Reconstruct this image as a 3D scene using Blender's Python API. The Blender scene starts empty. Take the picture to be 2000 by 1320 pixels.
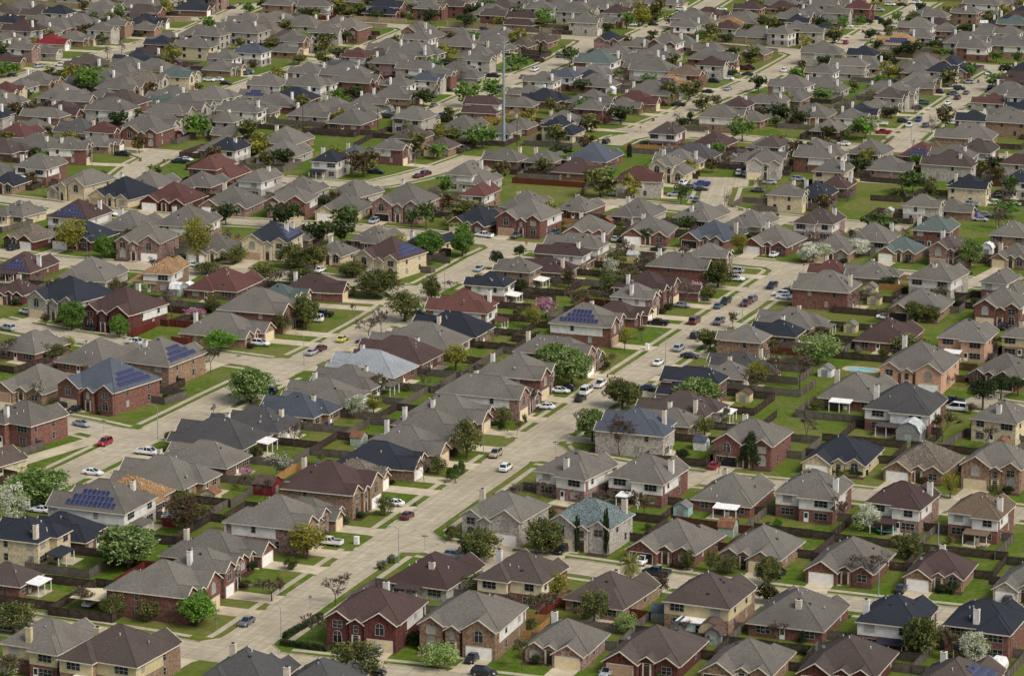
import bpy, math, random
from mathutils import Vector, Matrix
R = math.radians
# ---------------------------------------------------------------- camera, sky, sun, exposure
CAM = {'H': 192.64, 'P': 12.9693, 'F': 6600.0}
sc = bpy.context.scene
col = sc.collection
cam = bpy.data.cameras.new('camera'); camo = bpy.data.objects.new('camera', cam); col.objects.link(camo)
cam.sensor_width = 36.0; cam.lens = CAM['F'] / 2000 * 36
cam.clip_start = 5; cam.clip_end = 9000
camo.location = (0, 0, CAM['H']); camo.rotation_euler = (R(90 - CAM['P']), 0, 0)
sc.camera = camo
SUN_EL, SUN_AZ = 46, 132          # elevation, compass bearing measured from +Y towards +X
w = bpy.data.worlds.new('World'); sc.world = w; w.use_nodes = True
nt = w.node_tree; nt.nodes.clear()
sky = nt.nodes.new('ShaderNodeTexSky'); sky.sky_type = 'NISHITA'; sky.sun_disc = False
sky.sun_elevation = R(SUN_EL); sky.sun_rotation = R(SUN_AZ); sky.dust_density = 4.0; sky.air_density = 1.0
hs = nt.nodes.new('ShaderNodeHueSaturation'); hs.inputs['Saturation'].default_value = 0.6
bg = nt.nodes.new('ShaderNodeBackground'); bg.inputs['Strength'].default_value = 0.105
wo = nt.nodes.new('ShaderNodeOutputWorld')
nt.links.new(sky.outputs[0], hs.inputs['Color']); nt.links.new(hs.outputs[0], bg.inputs['Color']); nt.links.new(bg.outputs[0], wo.inputs[0])
sun = bpy.data.lights.new('sun', 'SUN'); sun.energy = 1.5; sun.angle = R(20); sun.color = (1.0, 0.97, 0.93)
suno = bpy.data.objects.new('sun', sun); col.objects.link(suno)
sdir = Vector((math.sin(R(SUN_AZ)) * math.cos(R(SUN_EL)), math.cos(R(SUN_AZ)) * math.cos(R(SUN_EL)), math.sin(R(SUN_EL))))
suno.rotation_euler = sdir.to_track_quat('Z', 'Y').to_euler()
sc.view_settings.view_transform = 'Standard'; sc.view_settings.look = 'None'
sc.view_settings.gamma = 1.0; sc.view_settings.exposure = 0.68
sc.view_settings.use_curve_mapping = False
sc.cycles.max_bounces = 4; sc.cycles.diffuse_bounces = 2; sc.cycles.glossy_bounces = 2
sc.cycles.transparent_max_bounces = 4; sc.cycles.caustics_reflective = False; sc.cycles.caustics_refractive = False

HOUSES = """-82.9 574.5 155.1 12.3 12.7 1.4 B 2 g rb/y 1.0,6.2 - -1 c - 9.0 2 0 1 0
-69.4 567.9 154.8 14.7 15.3 1.4 B 2 q bb/y 3.7,0.7 - -1 t - 7.6 2 0 2 0
-46.7 562.8 159.9 13.3 15.5 0.6 B 1 d rb 4.2,-4.3 - 1 w - 3.6 2 0 3 0
-33.0 559.4 161.4 11.5 13.3 0.6 B 1 d rb 5.6,4.0 - -1 c - 3.7 2 0 4 0
-66.1 608.8 69.3 13.4 15.8 1.4 R 2 g rb - - 1 c - 10.5 0 1 1 0
-59.3 621.8 69.1 8.9 10.6 1.4 R 2 g rb -4.1,0.9 - -1 w - 11.4 0 1 2 0
-59.2 639.0 69.0 12.4 16.1 2.6 R 1 g rb 0.7,6.4 - 1 w - 14.6 0 1 3 0
-47.6 653.8 69.1 13.6 16.1 1.4 R 2 g pb/w - - -1 c - 9.0 0 1 4 0
-42.0 667.2 69.2 8.4 10.9 2.6 R 1 g bb - - -1 c - 11.1 0 1 5 0
-38.8 679.6 69.4 14.1 16.6 1.4 R 2 b bb 2.4,8.1 - 1 w - 9.6 0 1 6 0
-33.3 697.5 69.4 8.4 10.1 2.6 R 1 m bb - - -1 w - 14.0 0 1 7 0
-28.7 708.1 69.4 11.9 15.4 2.6 R 1 n bb - - -1 w - 10.7 0 1 8 0
-23.9 721.1 69.3 12.9 16.7 2.6 R 1 g bb 4.8,7.6 - -1 c - 10.0 0 1 9 0
-19.1 735.3 69.2 13.1 17.0 2.6 R 1 g bb 1.9,8.2 - -1 t - 10.4 0 1 10 0
-14.8 749.1 68.8 12.6 16.4 2.6 R 1 g rb -3.4,2.1 - -1 c - 11.7 0 1 11 0
-5.6 762.3 68.7 15.8 18.7 1.4 R 2 g pb/w 7.7,3.6 - -1 c - 6.6 0 1 12 0
0.6 779.3 68.7 12.9 15.2 1.4 R 2 g rb -0.7,7.4 - -1 c - 8.7 0 1 13 0
-83.2 665.2 -111.5 13.6 16.1 1.4 L 2 g gb/w -3.0,5.0 n 1 c - 0.0 1 0 1 0
-78.7 680.2 -112.2 11.4 14.8 2.5 L 1 t rb - - 1 c - 0.0 1 0 2 0
-73.4 693.4 -112.2 14.0 18.2 2.6 L 1 g bb -6.8,-4.9 - -1 c - 11.5 1 0 4 0
-66.1 709.2 -112.6 11.4 14.8 2.6 L 1 g rb - - -1 c - 13.9 1 0 5 0
-64.7 726.6 -112.5 13.7 17.8 2.6 L 1 d rb -5.5,-1.0 - -1 c w 6.8 1 0 6 0
-57.2 739.4 -112.2 11.6 15.1 2.6 L 1 d gb -1.5,5.0 - 1 w - 10.3 1 0 7 0
-48.5 751.9 -111.9 11.3 14.7 2.6 L 1 d2 bb -1.3,2.7 - -1 c - 13.8 1 0 8 0
-42.8 764.5 -111.8 13.2 17.1 2.6 L 1 g bb -6.4,-6.1 - -1 c w 13.1 1 0 9 0
-38.0 779.3 -113.4 11.5 15.0 2.6 L 1 g gb -2.4,2.6 - -1 c - 12.8 1 0 10 0
-33.7 792.8 -113.8 13.4 17.5 2.6 L 1 l rb -6.5,-5.5 - -1 t - 10.0 1 0 11 0
-27.7 806.8 -112.4 13.7 17.8 2.6 L 1 b rb -2.4,3.9 - -1 t - 9.7 1 0 12 0
-22.0 821.6 -111.3 14.6 18.9 2.6 L 1 g gb - - 1 c - 9.0 1 0 13 0
-15.0 835.4 -110.6 13.2 17.2 2.6 L 1 n bb 3.9,-2.2 - -1 c - 11.6 1 0 14 0
-11.6 850.2 -108.4 12.9 15.2 1.4 L 2 r bb/w -3.3,5.0 - 1 w p 10.9 1 0 15 0
-5.4 879.0 -108.1 8.5 9.6 1.4 L 2 n rb/w - - 1 c - 11.8 1 0 16 0
1.7 898.0 -111.3 8.5 9.6 1.4 L 2 g bb - - -1 c - 12.2 1 0 17 0
10.6 910.5 -109.5 9.5 12.3 2.6 L 1 b bb 0.8,4.0 - -1 c - 14.9 1 0 18 0
15.3 921.2 -110.4 10.6 12.5 1.4 L 2 b bb/w 2.2,4.1 - 1 c - 15.7 1 0 19 0
19.6 933.7 -112.4 12.5 14.7 1.4 L 2 g bb/w 0.3,7.2 - 1 c - 14.1 1 0 20 0
11.2 803.3 68.7 14.6 17.2 1.4 R 2 g pb 0.3,8.4 - -1 w - 6.6 0 1 14 0
18.8 834.1 68.7 12.5 14.7 1.4 R 2 g rb/w 6.0,0.5 n -1 t - 12.0 0 1 15 0
27.2 854.2 68.7 8.7 11.3 2.6 R 1 b rb - - 1 w - 13.2 0 1 16 0
32.1 864.7 68.7 8.5 9.8 1.4 R 2 g pb/w -3.6,-0.4 - -1 c - 13.0 0 1 17 0
35.0 876.8 68.7 11.2 13.2 1.4 R 2 b rb/w -4.4,2.9 - 1 c - 13.1 0 1 18 0
44.2 885.3 68.7 8.4 9.4 2.6 R 1 b rb - - -1 w - 9.5 0 1 19 0
46.4 905.1 68.7 13.1 15.4 1.4 R 2 g rb 1.1,6.7 - -1 w - 11.6 0 1 20 0
54.6 917.7 68.6 8.5 9.5 1.4 R 2 g rb - - -1 c - 11.6 0 1 21 0
5.3 975.3 -25.7 13.8 14.0 1.4 F 2 g rb/w - - -1 t - 7.6 5 1 11 0
22.7 967.6 -12.3 12.4 14.2 1.6 F 1 g rb -3.5,6.9 - -1 c - 5.1 5 1 12 0
40.2 964.6 -14.4 12.8 14.6 1.8 F 1 g rb -3.1,7.1 - -1 w - 5.3 5 1 13 0
58.7 958.1 -29.7 13.0 14.8 2.6 F 1 d2 rb 6.3,1.9 - -1 o - 6.8 5 1 14 0
75.5 949.9 -26.4 12.9 14.7 2.6 F 1 g rb -5.2,7.1 - -1 w - 8.7 5 1 15 0
91.6 939.1 -21.7 11.5 13.1 2.6 F 1 g bb - - -1 c - 6.1 5 1 16 0
110.9 938.6 -23.7 10.3 11.7 2.6 F 1 e bb - - -1 w - 13.8 5 1 17 0
124.6 930.1 -26.7 10.9 11.1 1.4 F 2 q pb -5.3,2.1 - -1 t - 12.2 5 1 18 0
141.4 929.3 -27.6 9.3 10.6 2.6 F 1 g bb -4.4,-1.9 - -1 c - 19.8 5 1 19 0
87.5 907.8 -111.4 8.4 9.4 0.6 L 1 r rb -4.0,-2.2 - 1 c - 3.6 0 0 13 0
99.1 902.7 -111.4 9.9 12.8 2.5 L 1 g bb -4.7,-1.8 - -1 c - 0.0 0 0 12 0
83.6 875.0 -111.3 12.2 14.4 1.4 L 2 g rb 1.0,7.0 - -1 t - 9.4 0 0 11 0
114.5 888.8 152.6 11.9 12.4 1.4 B 2 g gb/w 0.1,2.4 - -1 c - 8.0 5 0 8 0
132.2 882.9 152.3 10.4 10.8 1.4 B 2 g rb/w - - 1 t - 5.4 5 0 10 0
107.1 864.1 -21.5 13.3 15.1 2.5 F 1 g bb - - -1 o - 0.0 5 0 9 0
127.2 855.3 -21.5 11.5 11.8 1.4 F 2 g rb/w - - -1 c - 0.0 5 0 11 0
72.2 843.2 -111.3 11.3 14.7 2.6 L 1 g bb -5.5,-0.2 - -1 c - 10.2 0 0 10 0
67.8 832.1 -111.3 8.5 10.0 2.6 L 1 n rb -4.0,-0.4 - -1 c - 12.5 0 0 8 0
94.5 827.9 158.5 12.9 15.0 2.5 B 1 b rb - - -1 c - 0.0 0 0 9 0
112.9 817.1 158.5 12.0 12.5 1.4 B 2 g pe - - -1 c - 0.0 9 1 1 0
127.8 818.7 158.5 9.5 9.9 1.4 B 2 g bb/y 0.8,2.1 - -1 c - 0.0 9 1 2 0
57.9 814.3 -111.3 8.5 9.7 1.4 L 2 g bb - - 1 t - 9.9 0 0 7 0
97.8 787.7 -21.5 15.2 15.6 1.4 F 2 g pe -5.8,7.6 - 1 w - 0.0 9 1 3 0
119.2 791.1 -31.3 12.7 14.4 2.6 F 1 g db - - 1 o - 12.9 9 1 4 0
80.9 769.2 158.5 13.8 16.0 2.5 B 1 g rb 5.8,-3.2 - -1 c - 0.0 9 0 1 0
89.4 746.3 158.5 15.1 15.7 1.4 B 2 d rb/w 6.3,1.3 - 1 t p 0.0 9 0 2 0
110.3 736.1 150.4 10.5 11.0 1.4 B 2 g yb -0.5,3.7 - 1 c - 16.7 9 0 3 0
72.5 712.7 -20.7 13.2 15.1 2.6 F 1 n yb - - -1 w - 9.7 4 1 2 0
89.4 706.6 -24.4 12.5 14.2 2.6 F 1 m bb - - -1 w - 10.9 4 1 3 0
104.5 698.6 -24.0 12.7 13.0 1.4 F 2 g bb - - -1 c - 10.6 4 1 4 0
62.2 674.4 158.2 12.7 13.2 1.4 B 2 g rb/w -6.2,2.0 - 1 c - 6.6 4 0 4 0
79.7 666.6 155.5 11.5 12.0 1.4 B 2 b pb/w -5.4,-3.5 - -1 c p 7.3 4 0 5 0
94.7 658.9 156.3 10.7 11.2 1.4 B 2 t2 rb/w -5.2,1.3 - -1 c p 8.5 4 0 6 0
13.0 690.3 150.2 12.5 13.0 1.4 B 2 g pb/w -0.6,4.4 - -1 t - 11.8 4 0 1 0
28.2 686.8 155.3 12.7 13.2 1.4 B 2 g rb/w -6.1,-0.4 - -1 w - 7.7 4 0 2 0
28.4 726.3 -111.1 12.8 15.1 1.4 L 2 d2 gb -1.4,6.4 - -1 w - 11.5 0 0 1 0
36.8 742.1 -111.3 8.4 9.4 2.6 L 1 g bb -4.0,-2.2 - -1 c - 16.6 0 0 2 0
40.2 753.3 -111.3 12.0 15.6 2.6 L 1 q gb 5.8,3.8 - 1 c w 12.6 0 0 3 0
42.6 770.2 -111.3 10.9 12.9 1.4 L 2 n rb - - -1 t - 10.0 0 0 4 0
52.1 787.3 -111.3 8.5 9.5 2.6 L 1 g bb -4.0,-1.0 - 1 t - 14.4 0 0 5 0
55.2 797.5 -111.3 8.5 10.8 2.6 L 1 d rb -4.0,4.3 - -1 w - 12.9 0 0 6 0
53.0 718.1 -22.5 13.1 13.4 1.4 F 2 g rb -3.4,6.5 - -1 o - 8.7 4 1 1 0
45.7 680.0 159.0 12.9 15.0 2.6 B 1 g rb 2.9,-5.0 - -1 c w 6.3 4 0 3 0
-1.2 659.1 -25.8 12.9 13.1 0.6 F 2 g gb -6.1,0.7 - 1 w - 3.8 3 1 1 0
16.2 653.9 -24.6 13.2 13.4 1.4 F 2 e2 gb 5.7,3.0 - -1 c - 6.2 3 1 2 0
33.1 646.4 -26.3 13.4 15.2 2.6 F 1 g rb - - -1 o - 6.1 3 1 3 0
49.5 641.8 -23.8 12.2 13.9 2.6 F 1 g bb - - 1 c - 10.1 3 1 4 0
66.3 632.9 -21.7 12.8 14.6 2.6 F 1 g rb - - -1 w - 8.2 3 1 5 0
83.4 627.8 -20.6 10.9 12.4 2.6 F 1 b bb -1.0,6.0 - -1 w - 10.6 3 1 6 0
98.8 619.3 -22.4 9.8 11.2 2.6 F 1 g gb - - -1 w - 8.9 3 1 7 0
-15.2 622.7 155.9 12.6 14.6 2.6 B 1 b gb -1.6,3.7 - -1 c - 12.2 3 0 1 0
1.9 615.3 155.4 12.6 13.1 1.4 B 2 q rb/c 6.1,-1.7 - 1 t - 12.5 3 0 2 0
18.1 610.1 153.7 12.4 14.4 2.6 B 1 q bb -0.0,-3.7 - -1 w - 9.1 3 0 3 0
36.6 601.3 156.2 12.6 13.1 1.4 B 2 q bb/y - - -1 c a 9.6 3 0 4 0
53.0 598.0 158.3 14.1 16.4 1.2 B 1 g rb -1.4,4.5 - 1 c - 4.7 3 0 5 0
70.1 588.8 158.9 11.4 11.8 1.4 B 2 n rb/w 5.5,3.1 - -1 t p 9.5 3 0 7 0
85.7 585.5 157.6 12.2 12.7 1.4 B 2 n rb 0.5,6.2 - -1 c - 6.3 3 0 8 0
-24.8 592.7 -18.6 13.9 14.2 1.4 F 2 b db/w 0.1,6.9 - 1 c - 7.6 2 1 3 0
-7.0 589.2 -19.6 14.9 15.2 1.4 F 2 g bb/w - - 1 w - 9.5 2 1 4 0
10.2 583.3 -19.7 11.6 13.3 2.6 F 1 g pb -4.1,6.4 - 1 c - 10.5 2 1 5 0
26.1 577.7 -21.5 13.4 15.3 2.5 F 1 q db - - -1 t - 0.0 2 1 6 0
42.2 571.6 -21.5 12.1 13.8 2.5 F 1 g bb - - -1 o - 0.0 2 1 7 0
59.8 570.9 -21.5 13.1 14.9 2.5 F 1 q db - - -1 c - 0.0 3 0 6 0
77.3 559.3 157.6 12.3 14.3 2.5 B 1 q rb 3.6,-4.6 r -1 c - 0.0 3 0 9 0
-95.1 641.8 -111.5 10.3 12.1 1.4 L 2 n yb 4.9,5.9 - -1 c P 0.0 2 1 1 0
-89.5 652.7 -111.5 11.3 14.6 2.5 L 1 n rb - - 1 c - 0.0 1 0 3 0
-96.6 621.0 -111.5 8.5 9.7 2.5 L 1 q rb - - 1 c - 0.0 2 1 2 0
-109.4 734.0 146.8 12.3 12.7 1.4 B 2 g rb 1.5,5.5 - -1 c - 6.1 8 0 1 0
-94.0 768.9 -33.2 16.0 16.4 1.4 F 2 d2 rb - r -1 c - 7.5 8 1 2 0
-112.0 777.2 -27.0 13.5 15.4 2.3 F 1 g bb - - -1 t - 5.8 8 1 1 0
-101.0 803.9 152.3 13.7 15.9 2.6 B 1 g rb 2.4,1.7 - -1 w - 11.0 7 0 2 0
-84.9 793.4 152.8 14.5 15.1 1.4 B 2 g bb 2.1,3.2 r -1 c - 12.9 7 0 3 0
-118.7 816.7 148.7 11.3 13.1 2.6 B 1 g rb - - 1 c - 10.5 7 0 1 0
-112.1 707.3 144.4 8.5 9.9 2.6 B 1 q yb - - 1 t - 30.1 8 0 2 0
-99.5 850.3 -30.1 15.0 15.3 1.4 F 2 b db/w -1.0,7.5 - 1 c - 5.2 7 1 3 0
-114.8 864.4 -34.0 15.5 15.8 1.4 F 2 n gb - - -1 c - 7.1 7 1 2 0
-131.8 881.9 -21.5 8.5 9.7 2.5 F 1 b db -2.0,4.6 - -1 c - 0.0 7 1 1 0
-134.7 912.8 157.9 11.6 13.5 2.6 B 1 b rb -5.6,0.2 n -1 w - 10.1 6 0 1 0
-115.0 901.4 163.8 14.6 16.9 2.6 B 1 g gb 1.4,-2.8 - 1 c - 12.7 6 0 2 0
-96.0 897.4 166.0 12.2 12.6 1.4 B 2 t bb/w - - -1 w - 14.2 6 0 3 0
-77.7 888.8 158.6 13.9 16.1 2.6 B 1 r rb - - -1 c - 16.4 6 0 4 0
-65.2 850.4 69.4 14.1 16.6 1.4 R 2 g rb - - -1 t - 14.5 1 1 2 0
-73.2 834.3 68.3 13.4 17.4 2.6 R 1 g bb -0.2,7.5 - 1 c - 15.7 1 1 1 0
-61.6 876.7 72.9 8.4 9.4 2.6 R 1 e bb - - 1 w - 22.9 1 1 3 0
-53.0 885.8 74.1 10.8 14.0 2.6 R 1 b rb 2.8,6.8 - -1 c - 14.6 1 1 4 0
-33.3 917.7 -31.2 13.7 14.0 1.4 F 2 b yb - r -1 w - 5.5 6 1 7 0
-49.7 933.3 -24.3 9.0 10.2 2.6 F 1 g yb -3.8,4.9 - -1 c - 13.3 6 1 6 0
-23.7 947.6 149.2 9.4 10.9 2.6 B 1 n yb 3.6,3.4 - -1 t - 9.5 5 0 7 0
-67.9 941.4 -15.3 13.1 13.3 1.4 F 2 n yb 3.9,0.6 r -1 t - 13.2 6 1 5 0
-83.3 939.1 -14.1 12.5 14.3 2.6 F 1 g yb - - -1 w - 7.0 6 1 4 0
-103.3 940.5 -17.4 13.3 13.6 0.6 F 2 g pb - - 1 w - 3.8 6 1 3 0
-122.7 956.8 -25.8 12.0 13.7 2.6 F 1 n db - - -1 w - 11.9 6 1 2 0
-138.3 955.9 -30.6 10.4 11.9 0.6 F 1 m db - - 1 w - 4.0 6 1 1 0
-147.4 991.8 149.2 10.4 12.1 2.6 B 1 g yb - - 1 t - 14.8 5 0 1 0
-127.2 975.3 157.3 12.9 13.4 1.4 B 2 b gb/w -4.7,-4.2 n -1 c - 18.5 5 0 2 0
-111.7 972.4 159.5 12.4 14.4 2.6 B 1 g gb 6.0,-4.7 - -1 c - 15.0 5 0 3 0
-94.1 964.5 163.2 14.4 15.0 1.4 B 2 g pb/w 3.9,0.8 - 1 t - 16.5 5 0 4 0
-102.9 1016.2 -21.2 14.7 16.8 0.9 F 1 r db - - -1 w - 4.4 5 1 5 0
-84.3 1009.1 -18.4 15.0 17.1 0.6 F 1 g pb -5.8,8.4 - -1 w - 3.9 5 1 6 0
-119.1 1023.8 -28.7 14.7 16.7 0.6 F 1 n yb -7.1,8.2 - -1 t - 3.9 5 1 4 0
-133.5 1031.6 -30.8 14.6 14.9 0.6 F 2 g yb - - 1 c - 3.9 5 1 3 0
-157.5 1042.2 -21.5 9.1 10.4 2.5 F 1 n bb - - -1 c - 0.0 5 1 1 0
-113.0 1040.2 158.5 11.5 13.3 2.5 B 1 g gb - - -1 c - 0.0 10 0 1 0
-97.2 1040.3 158.5 11.0 12.7 2.5 B 1 g rb - - -1 c - 0.0 11 0 1 0
-80.3 1035.4 154.7 11.9 12.3 1.4 B 2 g gb/w -3.3,-3.5 - -1 c - 15.6 11 0 3 0
-65.2 1029.5 159.9 12.0 13.9 2.6 B 1 g gb - - 1 c - 13.9 11 0 4 0
-65.9 1001.5 -15.5 12.1 12.4 0.6 F 2 g rb/w - - 1 c - 3.6 5 1 7 0
-48.5 1024.4 147.1 11.4 13.2 2.5 B 1 g gb - - 1 c - 0.0 11 0 5 0
-50.1 1000.3 -17.7 12.4 14.1 2.5 F 1 g yb - - -1 w - 6.0 5 1 8 0
-31.5 998.3 -22.7 15.0 15.3 1.4 F 2 g pb -4.6,7.5 - -1 o - 9.6 5 1 9 0
-9.6 979.9 -30.8 12.5 14.3 0.6 F 1 n rb - - -1 c - 3.6 5 1 10 0
-11.5 1011.3 158.5 11.4 11.8 1.4 B 2 r bb/w -3.3,-3.4 - -1 w - 0.0 12 0 1 0
4.3 1006.5 158.5 11.7 13.6 2.5 B 1 g gb 2.8,-0.9 - 1 w - 0.0 12 0 2 0
-39.7 952.4 154.2 10.2 11.8 2.6 B 1 g bb - - -1 c - 13.1 5 0 6 0
-60.8 956.6 161.1 8.5 9.9 2.6 B 1 g bb 3.4,-1.7 - -1 c - 18.0 5 0 5 0
20.0 1000.1 152.9 9.9 11.5 2.6 B 1 g rb 2.0,-3.3 - -1 c - 14.2 12 0 3 0
37.4 991.9 156.8 12.5 14.5 2.6 B 1 g gb 4.8,-4.7 - 1 w - 13.2 12 0 4 0
55.7 987.3 151.6 11.7 13.6 2.6 B 1 g gb 1.1,3.0 - -1 w - 8.8 12 0 5 0
70.0 976.5 152.6 10.8 12.5 2.6 B 1 g gb 2.3,-3.8 - -1 t - 11.7 12 0 6 0
39.4 1034.6 79.3 10.7 12.7 1.4 R 2 r gb/w - - -1 c - 13.0 13 1 1 0
83.4 1009.6 68.5 8.5 9.5 1.4 R 2 g yb 4.0,-1.1 - -1 c - 0.0 12 1 2 0
93.7 1024.1 158.5 10.0 11.6 2.5 B 1 n rb 4.8,-3.3 - 1 t - 0.0 12 1 3 0
101.3 1038.0 158.5 8.8 10.2 2.5 B 1 b rb -4.2,-2.6 - -1 t - 0.0 13 0 1 0
101.3 1050.7 158.5 10.1 10.5 1.4 B 2 g yb -4.9,4.1 - 1 c - 0.0 13 0 2 0
89.3 966.0 155.0 11.1 11.5 1.4 B 2 q pb/w -3.6,-3.2 - -1 w - 12.8 12 0 7 0
103.7 954.4 157.3 12.3 14.3 2.6 B 1 g gb -4.3,-4.6 - 1 t - 16.2 12 0 8 0
122.0 955.3 158.5 10.4 10.8 1.4 B 2 e rb 5.0,1.8 - -1 c - 0.0 12 0 9 0
122.5 991.8 68.5 8.4 9.5 1.4 R 2 g gb/w - - -1 c - 0.0 12 1 4 0
132.1 998.6 68.5 8.4 9.4 2.5 R 1 g bb - - -1 t - 0.0 12 1 5 0
139.6 1022.4 68.5 10.0 11.8 1.4 R 2 n yb 0.9,5.7 - -1 c - 0.0 12 1 6 0
143.0 947.7 158.5 10.3 10.7 1.4 B 2 g bb - - -1 t - 0.0 12 0 10 0
157.5 1032.1 158.5 8.5 9.5 1.4 B 2 n gb/w - - 1 c - 0.0 12 1 7 0
-208.3 1399.9 -111.5 8.5 9.6 1.4 L 2 n gb/w 0.6,0.0 - -1 c - 0.0 22 1 8 1
-198.8 1420.4 -111.5 8.4 10.2 2.5 L 1 g gb - - -1 t - 0.0 15 0 1 1
-191.8 1428.6 -111.5 8.9 10.6 1.4 L 2 n rb/w - - -1 c - 0.0 15 0 2 1
-175.7 1444.8 68.5 11.0 13.0 1.4 R 2 g gb/w - - 1 t - 0.0 15 0 3 0
-138.6 1461.8 75.6 11.9 15.5 0.6 R 1 n rb 5.3,5.5 - -1 w - 3.9 22 1 12 0
-154.7 1416.5 74.3 10.2 13.3 2.6 R 1 n gb - - 1 w - 10.8 22 1 11 0
-163.6 1392.6 65.7 8.4 9.4 1.4 R 2 g bb 0.2,4.5 - -1 w - 12.9 22 1 9 1
-152.4 1398.5 66.9 8.4 9.4 1.5 R 1 g bb - - -1 c - 5.0 22 1 10 1
-167.5 1376.0 65.8 8.5 9.5 1.4 R 2 g gb/w 4.0,4.5 - -1 c - 9.3 22 1 7 1
-178.4 1367.1 68.4 9.6 12.4 2.6 R 1 g bb - - 1 c - 14.5 22 1 5 0
-186.4 1356.9 69.5 9.4 12.2 2.6 R 1 x gb -0.8,5.9 - -1 w - 18.5 22 1 4 0
-192.5 1323.0 67.5 8.5 9.5 1.4 R 2 g pb/w 4.0,4.6 - -1 c - 12.2 22 1 2 1
-185.0 1330.7 65.9 8.5 9.5 2.6 R 1 g gb - - -1 c - 8.4 22 1 3 1
-196.3 1306.4 71.5 8.5 9.5 2.6 R 1 b bb - - -1 c - 10.0 22 1 1 1
-208.8 1388.2 -111.5 8.5 9.5 2.5 L 1 q gb - - -1 t - 0.0 22 1 6 1
-138.9 1334.8 -110.5 8.5 9.5 1.4 L 2 n rb - - 1 c - 13.9 22 0 11 1
-141.7 1324.4 -113.1 8.7 11.4 2.6 L 1 b rb 4.2,4.9 - -1 c - 14.2 22 0 10 1
-144.4 1306.8 -112.5 11.6 15.0 2.6 L 1 n rb - - 1 c - 17.2 22 0 9 0
-147.9 1295.6 -110.5 8.4 10.7 2.6 L 1 g gb -4.0,-2.8 - -1 t - 20.2 22 0 8 1
-163.3 1294.9 -108.9 11.4 14.9 0.6 L 1 q bb 5.5,7.2 - -1 w - 3.7 22 0 7 0
-166.6 1273.6 158.5 8.5 9.9 2.5 B 1 b yb - - -1 c - 0.0 22 0 6 1
-126.4 1351.3 -113.0 9.1 11.9 2.5 L 1 g bb 4.4,-2.9 - -1 c - 0.0 22 0 12 1
-121.0 1360.6 -114.2 9.0 10.7 1.4 L 2 g gb -4.3,-1.5 - 1 c - 20.3 22 0 13 1
-117.3 1400.9 -105.7 8.5 9.5 2.6 L 1 g rb -2.9,0.7 - -1 t - 8.9 22 0 14 1
-112.5 1425.9 -103.8 8.4 9.4 2.6 L 1 g bb - - 1 t - 8.0 22 0 16 1
-110.5 1296.2 -111.5 8.4 9.4 1.4 L 2 g gb/w 1.3,-2.2 - 1 t - 0.0 21 1 9 1
-112.2 1285.6 68.4 9.7 12.6 2.6 R 1 g bb - - 1 c - 10.5 21 1 8 0
-101.0 1311.7 -111.5 9.0 10.7 1.4 L 2 d2 gb/w -4.3,-2.8 - -1 c - 0.0 21 1 10 1
-125.1 1251.0 70.4 9.9 11.7 1.4 R 2 e yb - - -1 t - 11.1 21 1 7 0
-106.4 1198.7 -111.5 12.3 14.5 1.4 L 2 g gb/w - - 1 t - 0.0 21 0 1 0
-92.1 1217.8 -111.5 9.0 11.6 2.5 L 1 g gb - n -1 t - 0.0 21 0 2 0
-122.4 1199.6 -111.5 9.9 12.9 2.5 L 1 e gb -4.8,-3.9 - -1 c w 0.0 21 1 1 0
-137.5 1186.3 -111.5 12.4 14.6 1.4 L 2 q rb -6.0,4.2 - -1 t p 0.0 21 1 2 0
-163.4 1218.0 158.5 13.2 15.3 2.5 B 1 g yb - - 1 c - 0.0 22 0 1 0
-181.5 1239.8 158.5 8.5 9.9 2.5 B 1 g gb - - 1 w - 0.0 22 0 2 1
-183.2 1213.3 68.5 8.5 9.5 1.4 R 2 r yb - - 1 c - 0.0 22 0 3 1
-160.3 1158.8 -111.5 11.6 13.7 1.4 L 2 g bb -5.6,3.7 - 1 t - 0.0 10 1 8 0
-163.9 1147.9 -111.5 8.4 9.4 2.5 L 1 g gb -4.0,3.4 - -1 w - 0.0 10 1 9 1
-168.0 1132.7 158.5 11.6 13.4 2.5 B 1 r bb 5.6,-4.2 - -1 w - 0.0 10 1 6 0
-122.6 1128.1 -21.5 12.7 12.9 1.4 F 2 g rb - - -1 t - 0.0 10 1 10 0
-137.5 1124.8 66.4 8.4 9.4 1.4 R 2 r rb/w - - -1 w - 17.8 10 1 7 0
-138.4 1114.2 69.8 8.5 10.5 2.6 R 1 g bb - - 1 w - 14.1 10 1 5 0
-144.8 1092.6 78.9 9.3 11.0 1.4 R 2 g rb/w -2.3,1.9 - -1 c - 14.7 10 1 2 0
-150.2 1057.7 158.5 11.9 12.4 1.4 B 2 g rb/w 5.7,1.4 - -1 w - 0.0 10 1 1 0
-92.8 1090.4 158.5 10.0 10.4 1.4 B 2 n gb/w -2.3,-0.6 - -1 c - 0.0 10 0 2 0
-92.8 1056.9 158.5 14.0 14.5 1.4 B 2 r rb - - 1 c - 0.0 11 0 2 0
-98.3 1146.4 -111.5 8.4 9.4 1.4 L 2 g gb -4.0,-0.5 - 1 w - 0.0 10 0 4 1
-95.1 1134.5 -111.5 8.4 10.3 2.5 L 1 g bb - - -1 w - 0.0 10 0 5 0
-162.9 1060.1 158.5 8.5 9.9 2.5 B 1 g bb - - -1 c - 0.0 5 1 2 0
-99.2 1426.2 -104.2 10.2 13.3 2.6 L 1 g bb 4.9,3.6 - -1 t - 19.1 22 0 17 0
-103.7 1405.7 -104.4 8.5 11.0 2.6 L 1 g bb - - 1 c - 20.0 22 0 15 1
-84.9 1451.2 -104.4 10.9 12.8 1.4 L 2 g gb/w - - -1 w - 0.0 22 0 18 0
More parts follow.
